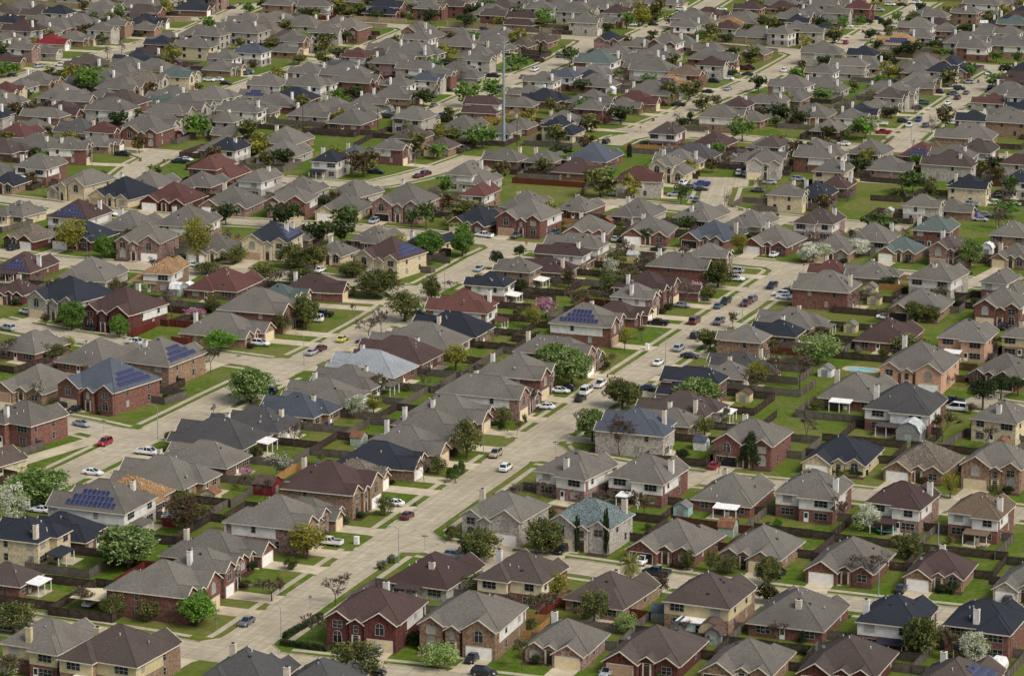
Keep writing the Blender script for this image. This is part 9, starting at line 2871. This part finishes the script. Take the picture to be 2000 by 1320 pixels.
# ---------------------------------------------------------------- cars
PAINT = dict(white=(218, 218, 216), silver=(150, 154, 158), grey=(92, 92, 94), black=(20, 21, 24), navy=(24, 30, 48), maroon=(84, 22, 32), red=(140, 22, 30), tan=(150, 138, 116), slate=(70, 84, 96), green=(22, 38, 34), yellow=(190, 180, 80), blue=(24, 52, 122), azure=(24, 86, 170))
PAINTM = {}
for k, c in PAINT.items():
    m = mat('paint_' + k, c, tuple(v * .93 for v in c), 0.6, 2, 0.3, 0.5); m.node_tree.nodes['Principled BSDF'].inputs['Coat Weight'].default_value = 0.5; PAINTM[k] = m
CGLASS = mat('car_glass', (18, 22, 26), (30, 36, 42), 0.8, 2, 0.08, 0.7); TYRE = mat('tyre', (24, 24, 25), (34, 33, 33), 5, 3, 0.9, 0.2); RIM = mat('rim', (150, 152, 154), (120, 122, 124), 5, 3, 0.35, 0.6, metal=.6)
LAMPW = mat('headlamp', (214, 216, 218), (190, 192, 196), 3, 2, 0.15, 0.6); LAMPR = mat('tail_lamp', (120, 16, 18), (90, 12, 14), 3, 2, 0.25, 0.6)
def ring(x, hw, z0, z1, tw=1.0, r=.12):
    """cross-section of a body: rounded box, narrower on top by tw"""
    t = hw * tw
    return [(x, -hw + r, z0), (x, hw - r, z0), (x, hw, z0 + r), (x, hw, (z0 + z1) / 2), (x, t, z1 - r), (x, t - r, z1), (x, -t + r, z1), (x, -t, z1 - r), (x, -hw, (z0 + z1) / 2), (x, -hw, z0 + r)]
CARDEF = dict(
    s=dict(body=[(-2.35, .72, .42, .78, .95), (-2.25, .86, .28, .95, .93), (-1.5, .91, .22, 1.0, .93), (0, .92, .2, .96, .94), (1.0, .91, .22, .94, .93), (1.9, .87, .26, .84, .92), (2.3, .74, .36, .68, .95)], cab=[(-1.75, .76, .94, .62, .98), (-1.05, .78, .94, .6, 1.4), (.1, .78, .92, .6, 1.44), (1.15, .76, .9, .62, .95)], wheels=(-1.4, 1.42, .33), z=1.44),
    u=dict(body=[(-2.3, .8, .42, 1.0, .95), (-2.2, .92, .32, 1.1, .94), (-1.4, .95, .28, 1.12, .94), (.6, .95, .26, 1.1, .94), (1.2, .94, .28, 1.08, .93), (2.0, .9, .32, .98, .92), (2.35, .78, .42, .8, .95)], cab=[(-2.15, .82, 1.08, .7, 1.12), (-1.8, .84, 1.08, .68, 1.68), (.2, .84, 1.08, .68, 1.72), (1.3, .82, 1.05, .68, 1.1)], wheels=(-1.4, 1.42, .38), z=1.72),
    p=dict(body=[(-2.85, .9, .5, 1.02, .97), (-2.8, .95, .42, 1.1, .97), (-.9, .96, .4, 1.1, .97), (.9, .97, .38, 1.12, .95), (1.5, .96, .38, 1.12, .94), (2.4, .93, .4, 1.06, .93), (2.8, .82, .5, .92, .95)], cab=[(-.85, .84, 1.1, .7, 1.14), (-.7, .85, 1.1, .69, 1.76), (.7, .85, 1.1, .69, 1.78), (1.55, .83, 1.1, .7, 1.14)], wheels=(-1.75, 1.75, .41), z=1.78),
    v=dict(body=[(-2.6, .9, .42, 1.2, .97), (-2.5, .97, .34, 1.25, .97), (-1, .98, .3, 1.25, .97), (1.4, .97, .3, 1.2, .95), (2.1, .94, .34, 1.1, .93), (2.55, .82, .42, .9, .95)], cab=[(-2.5, .9, 1.22, .78, 1.26), (-2.4, .92, 1.22, .78, 2.05), (.7, .92, 1.22, .78, 2.1), (1.95, .86, 1.16, .7, 1.2)], wheels=(-1.6, 1.65, .38), z=2.1))
CARM = {}
for k, q in CARDEF.items():
    b = MB(); b.loft([ring(*s) for s in q['body']])
    c = q['cab']; roof = MB()
    b.loft([[(c[1][0] + .05, -c[1][3] + .02, c[1][4] - .04), (c[1][0] + .05, c[1][3] - .02, c[1][4] - .04), (c[1][0] + .05, c[1][3] - .06, c[1][4] + .025), (c[1][0] + .05, -c[1][3] + .06, c[1][4] + .025)], [(c[2][0], -c[2][3] + .02, c[2][4] - .04), (c[2][0], c[2][3] - .02, c[2][4] - .04), (c[2][0], c[2][3] - .06, c[2][4] + .025), (c[2][0], -c[2][3] + .06, c[2][4] + .025)]])
    for sg in (-1, 1):                                # pillars, mirrors
        for a_, b_ in (((c[0][0], c[0][1]), (c[1][0], c[1][3])), ((c[3][0], c[3][1]), (c[2][0], c[2][3]))): 
            za = c[0][2] if a_[0] < 0 else c[3][2]; b.bar((a_[0], sg * a_[1], za), (b_[0], sg * (b_[1] + .01), (c[1][4] if a_[0] < 0 else c[2][4])), .05)
        xm = (c[1][0] + c[2][0]) / 2; b.bar((xm, sg * (c[1][1] - .0), c[1][2]), (xm, sg * (c[1][3] + .02), c[1][4]), .045)
        b.box(c[3][0] - .25, c[3][0] - .1, min(sg * .9, sg * 1.06), max(sg * .9, sg * 1.06), c[3][2] + .02, c[3][2] + .17)
    if k == 'p':                                      # open bed
        for y in (-.93, .83): b.box(-2.8, -.9, y, y + .1, 1.05, 1.3)
        b.box(-2.85, -2.75, -.9, .9, 1.0, 1.29)
    gl = MB(); gl.loft([[(x, -w0, z0), (x, w0, z0), (x, w1, z1), (x, -w1, z1)] for x, w0, z0, w1, z1 in c])
    wh = MB(); n = 12; r_ = q['wheels'][2]
    wh.loft([[(r_ * .85 * math.cos(a * 2 * math.pi / n), y, r_ * .85 * math.sin(a * 2 * math.pi / n)) for a in range(n)] if e else [(r_ * math.cos(a * 2 * math.pi / n), y, r_ * math.sin(a * 2 * math.pi / n)) for a in range(n)] for y, e in ((-.11, 1), (-.08, 0), (.08, 0), (.11, 1))])
    ri = MB(); ri.loft([[(r_ * .62 * math.cos(a * 2 * math.pi / n), y, r_ * .62 * math.sin(a * 2 * math.pi / n)) for a in range(n)] for y in (-.125, .125)])
    hl = MB(); xf = q['body'][-1][0]; zf = q['body'][-1][3]; hl.box(-.1, .12, -.2, .2, -.08, .07)
    bed = MB()
    if k == 'p': bed.box(-2.72, -.95, -.82, .82, 1.09, 1.125)
    CARM[k] = (b.mesh('body', [PAINTM['white']], False), gl.mesh('window', [CGLASS]), wh.mesh('wheel', [TYRE]), ri.mesh('rim', [RIM]), hl.mesh('headlight', [LAMPW]), hl.mesh('tail_light', [LAMPR]), q, bed.mesh('truck_bed', [CAPM]) if k == 'p' else None)
BODY = {}
def body_mesh(k, c):
    if (k, c) not in BODY: m = CARM[k][0].copy(); m.materials.clear(); m.materials.append(PAINTM[c]); BODY[(k, c)] = m
    return BODY[(k, c)]
CN = dict(s='car', u='suv', p='pickup truck', v='van')
for l in CARS.split('\n'):
    t = l.split(); x, y, a, k, c = float(t[0]), float(t[1]), R(float(t[2])), t[3], t[4]
    b, gl, wh, ri, hl, tl, q, bed = CARM[k]
    root = bpy.data.objects.new({'s': 'car', 'u': 'suv', 'p': 'pickup_truck', 'v': 'van'}[k], None); col.objects.link(root)
    zr = 0.15 if on_road(Vector((x, y)), None, -1) else 0.03
    root.location = (x, y, zr); root.rotation_euler = (0, 0, a)
    put('body', body_mesh(k, c), root); put('window', gl, root)
    if bed: put('truck_bed', bed, root)
    xr, xf, r_ = q['wheels']
    for wx in (xr, xf):
        for sg in (-1, 1):
            wo_ = put('wheel', wh, root, (wx, sg * .84, r_))
            if y < 900: put('rim', ri, wo_)
    if y < 1150:
        xb = q['body'][0][0] + .12; xfr = q['body'][-1][0] - .14
        for sg in (-1, 1):
            put('headlight', hl, root, (xfr, sg * .55, q['body'][-1][3] - .06)); put('tail_light', tl, root, (xb, sg * .62, q['body'][0][3] - .05))
    settle(root, '%s %s' % ({'slate': 'blue-grey', 'azure': 'bright blue', 'green': 'dark green', 'maroon': 'dark red', 'grey': 'dark grey'}.get(c, c), {'s': 'sedan', 'u': 'SUV', 'p': 'pickup truck', 'v': 'van'}[k]), x, y, CN[k], 'cars parked along the streets', 'near')

# ---------------------------------------------------------------- street furniture, sheds, yard things
AL = R(21.5)
WOOD = mat('pole_wood', (74, 62, 52), (56, 46, 40), 3, 4, 0.95, 0.1); NEWWOOD = mat('new_timber', (198, 166, 104), (180, 146, 88), 3, 4, 0.9, 0.1)
STEEL = mat('galvanised', (132, 140, 142), (112, 120, 124), 1.5, 3, 0.55, 0.4); GREENS = mat('sign_green', (16, 104, 66), (14, 92, 58), 2, 2, 0.5, 0.4); REDS = mat('sign_red', (150, 26, 28), (136, 22, 24), 2, 2, 0.5, 0.4)
WATER = mat('pool_water', (96, 150, 158), (116, 168, 176), 0.4, 3, 0.08, 0.6); TEAL = mat('trampoline_teal', (24, 138, 112), (20, 124, 100), 2, 2, 0.6, 0.3); BLUEP = mat('bin_blue', (26, 50, 110), (22, 42, 96), 2, 2, 0.5, 0.3)
SHW = dict(grey=(132, 132, 126), white=(210, 208, 202), red=(112, 38, 38), cream=(186, 170, 132), sage=(150, 162, 148), mint=(142, 168, 166)); SHR = dict(silver=(176, 180, 178), grey=(110, 106, 100), brown=(84, 66, 58), rust=(122, 84, 62), slate=(66, 72, 84), white=(212, 212, 208), tan=(176, 128, 74))
SHWM = {k: mat('shed_wall_' + k, c, tuple(v * .88 for v in c), 1.5, 4, .8, .25, .05) for k, c in SHW.items()}; SHRM = {k: mat('shed_roof_' + k, c, tuple(v * .82 for v in c), 1.2, 5, .75, .3, .05) for k, c in SHR.items()}
PT = []; TW = []; STOPS = []
for l in EXTRA.split('\n'):
    t = l.split(); k = t[0]; x, y = map(float, t[1].split(','))
    root = None
    if k == 'lamp':
        hgt = float(t[2]); s = float(t[3]); root = bpy.data.objects.new('street_lamp', None); m = MB(); m.bar((0, 0, 0), (0, 0, hgt), .09, 0, 8, .06); m.bar((0, 0, 0), (0, 0, .4), .16, 0, 8); m.build('pole', STEEL, root)
        m = MB(); pts = [(0, 0, hgt - .1), (s * .7, -.1, hgt + .45), (s * 1.7, -.25, hgt + .65)]
        for p_, q_ in zip(pts, pts[1:]): m.bar(p_, q_, .045, 0, 6)
        m.build('arm', STEEL, root); m = MB(); m.loft([[(s * 1.6, -.36, hgt + .58), (s * 1.6, -.14, hgt + .58), (s * 1.6, -.14, hgt + .72), (s * 1.6, -.36, hgt + .72)], [(s * 2.3, -.42, hgt + .6), (s * 2.3, -.2, hgt + .6), (s * 2.3, -.22, hgt + .7), (s * 2.3, -.4, hgt + .7)]]); m.build('lamp_head', METAL, root)
        root.location = (x, y, 0); col.objects.link(root); settle(root, 'grey steel street lamp', x, y, 'street lamp', 'street lamps')
    elif k == 'sign':
        root = bpy.data.objects.new('stop_sign' if t[2] == 's' else 'street_sign', None); root.location = (x, y, 0); col.objects.link(root)
        m = MB(); m.bar((0, 0, 0), (0, 0, 2.9 if t[2] != 's' else 2.4), .04, 0, 6); m.build('post', STEEL, root); m = MB()
        if t[2] == 'g': m.box(-.55, .55, -.015, .015, 2.72, 2.95); m.box(-.015, .015, -.55, .55, 2.96, 3.19); m.build('name_plate', GREENS, root); settle(root, 'green street name sign', x, y, 'sign', 'street signs')
        elif t[2] == 's':
            m.loft([[(.42 * math.cos(R(22.5 + 45 * i)), yy, 2.3 + .42 * math.sin(R(22.5 + 45 * i))) for i in range(8)] for yy in (-.07, -.05)]); m.build('plate', REDS, root)
            m = MB(); m.box(-.3, .3, -.078, -.073, 2.24, 2.36); settle(root, 'red octagonal stop sign', x, y, 'sign', 'stop signs')
            STOPS.append(root)
        else: m.box(-.3, .3, -.02, .02, 2.2, 2.8); m.build('plate', METAL, root); settle(root, 'plain grey sign plate on post', x, y, 'sign', 'street signs')
    elif k == 'hydrant':
        root = bpy.data.objects.new('fire_hydrant', None); root.location = (x, y, 0); col.objects.link(root); m = MB(); m.bar((0, 0, 0), (0, 0, .62), .15, 0, 8, .13); m.bar((0, 0, 0), (0, 0, .08), .24, 0, 8); m.build('barrel', CAPM, root); m = MB(); m.bar((0, 0, .62), (0, 0, .86), .17, 0, 8, .06); m.build('bonnet', CAPM, root); m = MB(); m.bar((-.3, 0, .45), (.3, 0, .45), .08, 0, 6); m.build('nozzle', CAPM, root); settle(root, 'dark fire hydrant', x, y, 'hydrant', 'fire hydrants', 'by')
    elif k == 'cabinet':
        root = bpy.data.objects.new('utility_cabinet', None); root.location = (x, y, 0); root.rotation_euler = (0, 0, -AL); col.objects.link(root); m = MB(); m.box(-.45, .45, -.4, .4, .1, 1.5); m.build('body', WHITE, root); m = MB(); m.box(-.5, .5, -.45, .45, 1.5, 1.58); m.build('lid', WHITE, root); m = MB(); m.box(-.55, .55, -.5, .5, 0, .1); m.build('base', CONC, root); settle(root, 'white utility cabinet', x, y, 'cabinet', 'utility cabinets', 'by')
    elif k == 'mailbox':
        root = bpy.data.objects.new('brick_mailbox', None); root.location = (x, y, 0); root.rotation_euler = (0, 0, -AL); col.objects.link(root); m = MB(); m.box(-.4, .4, -.35, .35, 0, 1.4); m.build('pillar', WALL['bb'], root); m = MB(); m.box(-.45, .45, -.4, .4, 1.4, 1.5); m.build('cap', CONC, root); m = MB(); m.box(-.18, .18, -.39, -.34, .95, 1.2); m.build('flap', CAPM, root); settle(root, 'brick mailbox pillar', x, y, 'mailbox', 'brick mailboxes')
    elif k == 'shed':
        sh, wc, rc, sw, sl = t[2], t[3], t[4], float(t[5]), float(t[6]); hgt = 2.0 if sw < 4.5 else 2.4; root = bpy.data.objects.new('garden_shed', None); root.location = (x, y, 0); root.rotation_euler = (0, 0, -AL + (x * 7 % 3 < 1) * R(90)); col.objects.link(root)
        a, b = sw / 2, sl / 2; pr = [(-a, hgt), (a, hgt), (0, hgt + a * .55)] if sh == 'gable' else [(-a, hgt), (a, hgt), (a * .66, hgt + a * .6), (0, hgt + a * .85), (-a * .66, hgt + a * .6)]
        m = MB(); m.box(-a, a, -b, b, 0, hgt, top=False)
        for yy, fl in ((-b, 1), (b, -1)): m.face([(px, yy, pz) for px, pz in pr][::fl])
        m.build('wall', SHWM[wc], root); m = MB(); up_ = pr[2:][::-1] if sh != 'gable' else [pr[2]]; line = [(-a - .15, hgt - .1)] + [(px, pz + .06) for px, pz in ([pr[4], pr[3], pr[2]] if sh != 'gable' else [pr[2]])] + [(a + .15, hgt - .1)]
        for (xa, za), (xb, zb) in zip(line, line[1:]): m.loft([[(xa, yy, za), (xb, yy, zb), (xb, yy, zb + .07), (xa, yy, za + .07)] for yy in (-b - .2, b + .2)])
        m.build('roof', SHRM[rc], root); m = MB(); m.box(-.75, -.02, -b - .04, -b - .005, .08, 1.85); m.box(.02, .75, -b - .04, -b - .005, .08, 1.85); m.build('door', SHWM['grey' if wc != 'grey' else 'sage'], root)
        settle(root, '%s-walled %s-roofed %s shed' % (wc, {'silver': 'pale', 'rust': 'rusty', 'slate': 'slate'}.get(rc, rc), 'barn' if sh == 'gambrel' else 'garden'), x, y, 'shed', 'garden sheds')
    elif k == 'trampoline':
        root = bpy.data.objects.new('trampoline', None); root.location = (x, y, 0); col.objects.link(root); n = 20
        m = MB(); m.loft([[(r_ * math.cos(i * 2 * math.pi / n), r_ * math.sin(i * 2 * math.pi / n), z_) for i in range(n)] for r_, z_ in ((1.7, .8), (2.05, .8), (2.05, .86), (1.7, .88))], cap=False); m.build('pad', TEAL, root)
        m = MB(); m.face([(1.72 * math.cos(i * 2 * math.pi / n), 1.72 * math.sin(i * 2 * math.pi / n), .84) for i in range(n)]); m.build('mat', CAPM, root)
        for i in range(6): an = i * math.pi / 3; m = MB(); m.bar((2.05 * math.cos(an), 2.05 * math.sin(an), 0), (2.05 * math.cos(an), 2.05 * math.sin(an), 2.6), .04, 0, 6); m.build('pole', CAPM, root)
        m = MB()
        for z_ in (1.1, 1.5, 1.9, 2.3, 2.58):
            for i in range(n): p_ = [(2.03 * math.cos(j * 2 * math.pi / n), 2.03 * math.sin(j * 2 * math.pi / n), z_) for j in (i, i + 1)]; m.bar(p_[0], p_[1], .015, 0, 3)
        for i in range(n): m.bar((2.03 * math.cos(i * 2 * math.pi / n), 2.03 * math.sin(i * 2 * math.pi / n), .86), (2.03 * math.cos(i * 2 * math.pi / n), 2.03 * math.sin(i * 2 * math.pi / n), 2.58), .012, 0, 3)
        m.build('net', CAPM, root); tag(root, 'round trampoline with teal pad and black net in a backyard', 'trampoline')
    elif k == 'pergola':
        root = bpy.data.objects.new('timber_pergola', None); root.location = (x, y, 0); root.rotation_euler = (0, 0, -AL); col.objects.link(root)
        for px in (-2.4, 2.4):
            for py in (-1.8, 1.8): m = MB(); m.box(px - .08, px + .08, py - .08, py + .08, 0, 2.5); m.build('post', NEWWOOD, root)
        for px in (-2.4, 2.4): m = MB(); m.box(px - .06, px + .06, -2.1, 2.1, 2.5, 2.7); m.build('beam', NEWWOOD, root)
        for i in range(7):
            yy = -2.1 + .7 * i
            for s in (-1, 1): m = MB(); m.bar((s * 2.7, yy, 2.72), (0, yy, 4.0), .06); m.build('rafter', NEWWOOD, root)
        m = MB(); m.box(-.06, .06, -2.2, 2.2, 3.98, 4.1); m.build('ridge', NEWWOOD, root)
        tag(root, 'unfinished pergola frame of fresh yellow timber behind a brown-roofed house', 'pergola')
    elif k == 'pool':
        a, b = float(t[2]) / 2, float(t[3]) / 2; root = bpy.data.objects.new('swimming_pool', None); root.location = (x, y, 0); root.rotation_euler = (0, 0, -AL); col.objects.link(root); n = 24
        def el(f, z_): return [((a * f) * math.copysign(abs(math.cos(i * 2 * math.pi / n)) ** .6, math.cos(i * 2 * math.pi / n)), (b * f) * math.copysign(abs(math.sin(i * 2 * math.pi / n)) ** .6, math.sin(i * 2 * math.pi / n)), z_) for i in range(n)]
        m = MB(); m.loft([el(1.35, .0), el(1.35, .1), el(1.0, .12), el(1.0, .03)], cap=False); m.build('deck', CONC, root); m = MB(); m.face(el(1.01, .06)); m.build('water', WATER, root)
        settle(root, 'turquoise swimming pool', x, y, 'pool', 'pools')
    elif k == 'carport':
        root = bpy.data.objects.new('carport', None); root.location = (x, y, 0); root.rotation_euler = (0, 0, -AL); col.objects.link(root); m = MB(); m.loft([[(-3.2, -3.2, 2.5), (3.2, -3.2, 2.5), (3.2, -3.2, 2.62), (-3.2, -3.2, 2.62)], [(-3.2, 3.2, 2.5), (3.2, 3.2, 3.1), (3.2, 3.2, 3.22), (-3.2, 3.2, 2.62)]]); m.build('roof', SIDE['c'], root)
        for px in (-3, 3):
            for py in (-3, 3): m = MB(); m.box(px - .06, px + .06, py - .06, py + .06, 0, 2.56); m.build('post', CAPM, root)
        tag(root, 'cream metal carport sheltering a white pickup beside a brick house', 'carport')
    elif k == 'camper':
        root = bpy.data.objects.new('camper_trailer', None); root.location = (x, y, 0); root.rotation_euler = (0, 0, R(60)); col.objects.link(root); m = MB(); m.loft([[(xx, -1.15, z0), (xx, 1.15, z0), (xx, 1.2, 1.6), (xx, .9, z1), (xx, -.9, z1), (xx, -1.2, 1.6)] for xx, z0, z1 in ((-2.9, .9, 2.2), (-2.5, .5, 2.75), (2.3, .5, 2.8), (2.9, .9, 2.3))]); m.build('body', WHITE, root)
        for sg in (-1, 1): o = put('wheel', CARM['p'][2], root, (0, sg * 1.1, .41)); m = MB(); m.box(-1.4, -.2, sg * 1.2 - .03, sg * 1.2 + .03, 1.5, 2.0); m.build('window', CGLASS, root)
        m = MB(); m.box(-.5, .5, -.4, .4, 2.8, 3.0); m.build('roof_unit', WHITE, root); m = MB(); m.bar((2.8, 0, .6), (4, 0, .55), .06); m.build('tow_bar', STEEL, root)
        tag(root, 'white camper trailer parked behind the lower-right houses', 'trailer')
    elif k == 'tower': TW.append((x, y, float(t[2]), t[3]))
    elif k == 'pole': PT.append((x, y, float(t[2])))
    elif k == 'hedge':
        x1, y1 = map(float, t[2].split(',')); L = math.hypot(x1 - x, y1 - y); root = bpy.data.objects.new('clipped_hedge', None); root.location = (x, y, 0); root.rotation_euler = (0, 0, math.atan2(y1 - y, x1 - x)); col.objects.link(root); m = MB(); r_ = random.Random(int(x)); 
        for i in range(int(L * 260)): p_ = Vector((r_.uniform(0, L), r_.uniform(-.55, .55), r_.uniform(.05, 1.15))); card(m, p_, .16, r_, 0 if r_.random() < .6 else 1)
        m.build('foliage', [LD, LO], root); m = MB(); m.box(.15, L - .15, -.4, .4, 0, .95); m.build('stem_mass', LD, root); settle(root, 'dark clipped hedge', x, y, 'hedge', 'hedges', 'beside')
    elif k == 'fence':
        x1, y1 = map(float, t[2].split(',')); L = math.hypot(x1 - x, y1 - y); n = max(1, round(L / 2.4)); a = math.atan2(y1 - y, x1 - x); root = bpy.data.objects.new('wood_fence', None); root.location = (x, y, 0); col.objects.link(root)
        def blocked(q): return on_road(q, None, .6) or any(abs(h['X'] - q.x) < 20 and abs(h['Y'] - q.y) < 20 and abs((q.x - h['X']) * math.cos(h['phi']) + (q.y - h['Y']) * math.sin(h['phi'])) < h['w'] / 2 + .3 and abs(-(q.x - h['X']) * math.sin(h['phi']) + (q.y - h['Y']) * math.cos(h['phi'])) < h['d'] / 2 + .3 for h in H)
        for i in range(n):
            q = Vector((x + (x1 - x) * (i + .5) / n, y + (y1 - y) * (i + .5) / n))
            if not blocked(q): o = put('panel', PM[t[3]], root, ((x1 - x) * i / n, (y1 - y) * i / n, 0), a); o.scale = (L / n, 1, 1)
        if not root.children: bpy.data.objects.remove(root)
        else: settle(root, 'long %s board fence' % dict(d='dark', g='weathered', b='brown', t='new', r='red')[t[3]], (x + x1) / 2, (y + y1) / 2, 'fence', 'long fences', 'by')
    elif k == 'bin':
        root = bpy.data.objects.new('wheelie_bin', None); root.location = (x, y, 0); col.objects.link(root); m = MB(); m.loft([[(-.26, -.3, .05), (.26, -.3, .05), (.26, .3, .05), (-.26, .3, .05)], [(-.33, -.38, 1.0), (.33, -.38, 1.0), (.33, .38, 1.0), (-.33, .38, 1.0)]]); m.build('body', BLUEP, root); m = MB(); m.box(-.36, .36, -.42, .42, 1.0, 1.08); m.build('lid', BLUEP, root); settle(root, 'blue wheelie bin', x, y, 'bin', 'bins')
    elif k == 'ring':
        m = MB(); n = 16; m.loft([[(r_ * math.cos(i * 2 * math.pi / n), r_ * math.sin(i * 2 * math.pi / n), z_) for i in range(n)] for r_, z_ in ((1.0, 0), (1.0, .18), (.82, .18), (.82, 0))], cap=False); root = m.build('tree_ring', KERBM); root.location = (x, y, 0); settle(root, 'pale stone tree ring', x, y, 'border', 'tree rings', 'by')
f = bpy.data.curves.new('lettering', 'FONT'); f.body = 'STOP'; f.size = .3; f.align_x = 'CENTER'; f.align_y = 'CENTER'; f.extrude = .004
fo = bpy.data.objects.new('lettering', f); col.objects.link(fo); bpy.context.view_layer.update(); fm = bpy.data.meshes.new_from_object(fo); fm.materials.clear(); fm.materials.append(WHITE); bpy.data.objects.remove(fo)
for root in STOPS: put('lettering', fm, root, (0, -.08, 2.3)).rotation_euler = (R(90), 0, 0)
# wooden poles and their line
PT.sort()
line = [p for p in PT if p[2] > 8]
for i, (x, y, hgt) in enumerate(PT):
    root = bpy.data.objects.new('utility_pole', None); root.location = (x, y, 0); col.objects.link(root); m = MB(); m.bar((0, 0, 0), (0, 0, hgt), .15, 0, 8, .1); m.build('post', WOOD if hgt > 8 else STEEL, root)
    if hgt > 8:
        m = MB(); m.box(-.06, .06, -1.1, 1.1, hgt - .75, hgt - .6); m.build('crossarm', WOOD, root)
        for yy in (-.95, 0, .95): m = MB(); m.bar((0, yy, hgt - .62), (0, yy, hgt - .4), .05, 0, 6); m.build('insulator', CAPM, root)
    settle(root, 'brown wooden utility pole' if hgt > 8 else 'slim pale flagpole', x, y, 'pole', 'utility poles')
def wire(a, b, sag, r_=.022):
    m = MB(); n = 14; pts = []
    for i in range(n + 1): u = i / n; p_ = Vector(a).lerp(Vector(b), u); p_.z -= sag * 4 * u * (1 - u); pts.append(p_)
    for p_, q_ in zip(pts, pts[1:]): m.bar(p_, q_, r_, 0, 3)
    return m
for j, (p_, q_) in enumerate(zip(line, line[1:])):
    tag(wire((p_[0], p_[1], p_[2] - .4), (q_[0], q_[1], q_[2] - .4), 1.2).build('overhead_wire', CAPM), 'thin dark wire strung between the %s and %s wooden poles from left' % (ORD[j + 1], ORD[j + 2]), 'wire', 'pole wires')
TW.sort()
for x, y, hgt, show in TW:
    root = bpy.data.objects.new('transmission_pole', None); root.location = (x, y, 0); col.objects.link(root); m = MB(); m.bar((0, 0, 0), (0, 0, hgt), .62, 0, 12, .26); m.build('shaft', STEEL, root); m = MB(); m.bar((0, 0, 0), (0, 0, .5), 1.1, 0, 12); m.build('base', CONC, root)
    for z_ in (33, 29, 25, 18):
        for s in ((-1, 1) if z_ > 20 else (-1,)):
            m = MB(); pts = [(0, 0, z_ - .3), (s * 1.2, s * .5, z_ + .5), (s * 2.4, s * 1.0, z_ + .6)]
            for p_, q_ in zip(pts, pts[1:]): m.bar(p_, q_, .11, 0, 6)
            m.build('arm', STEEL, root); m = MB(); m.bar((s * 2.4, s * 1.0, z_ + .6), (s * 2.4, s * 1.0, z_ - 1.1), .07, 0, 6); m.build('insulator', METAL, root)
    tag(root, 'tall grey steel transmission pole with curved arms above the roofs' if show == '1' else 'steel transmission pole at the %s end of the power line' % ('left' if x < 0 else 'right'), 'pole', None if show == '1' else 'transmission poles')
WIREM = mat('wire_grey', (96, 100, 104), (84, 88, 92), 1, 2, .6, .4)
for (xa, ya, ha, _), (xb, yb, hb, _) in zip(TW, TW[1:]):
    for z_ in (33, 29, 25):
        for s in (-1, 1):
            o = wire((xa + s * 2.4, ya + s, z_ - 1.1), (xb + s * 2.4, yb + s, z_ - 1.1), 5.5, .035).build('power_line', WIREM)
            tag(o, '%s power line on the %s arms, %s of the steel pole' % ('nearer' if s < 0 else 'farther', {33: 'top', 29: 'middle', 25: 'lower'}[z_], 'left' if xa < -150 else 'right'), 'wire', 'power lines')
# masonry walls along the top road
n = 'arterial'; p = RP[n]; nn = normals(p)
WALLM = mat('masonry_wall', (158, 142, 116), (140, 124, 100), 1.4, 6, .9, .2, .05)
mb = MB(); mb.box(0, 1, -.09, .09, 0, 2.0); mb.box(0, 1, -.13, .13, 2.0, 2.09); MPAN = mb.mesh('panel', [WALLM]); mb = MB(); mb.box(-.25, .25, -.25, .25, 0, 2.35); MPIL = mb.mesh('pillar', [WALLM])
for sd in (1, -1):
    root = bpy.data.objects.new('masonry_wall', None); col.objects.link(root); q0 = p[0]; root.location = (q0.x, q0.y, 0)
    for i in range(0, len(p) - 2, 2):
        a = p[i] + nn[i] * sd * 9.5; b = p[i + 2] + nn[i + 2] * sd * 9.5
        if on_road((a + b) / 2, n, 4) or on_road(a, n, 2) or on_road(b, n, 2): continue
        if any(abs(h['X'] - a.x) < 20 and abs(h['Y'] - a.y) < 20 and (lambda q: abs(q[0]) < h['w'] / 2 + 1.5 and abs(q[1]) < h['d'] / 2 + 1.5)(((a.x - h['X']) * math.cos(h['phi']) + (a.y - h['Y']) * math.sin(h['phi']), -(a.x - h['X']) * math.sin(h['phi']) + (a.y - h['Y']) * math.cos(h['phi']))) for h in H): continue
        an = math.atan2(b.y - a.y, b.x - a.x); L = (b - a).length
        o = put('panel', MPAN, root, (a.x - q0.x, a.y - q0.y, 0), an); o.scale = (L, 1, 1); put('pillar', MPIL, root, (a.x - q0.x, a.y - q0.y, 0), an)
    tag(root, 'long tan masonry wall along the %s side of the walled top road' % ('far' if sd > 0 else 'near'), 'wall', 'masonry walls')
# look-alikes that share a label: tell them apart by which is nearer, else leave them as one group
for lab, os_ in labels.items():
    if len(os_) > 1:
        os_.sort(key=lambda o: o.location.y); names = ['nearest', 'next', 'third', 'fourth', 'fifth', 'sixth', 'seventh', 'eighth'] if len(os_) > 2 else ['nearer', 'farther']
        for o, nm in zip(os_, names): o['label'] = nm + ' ' + lab
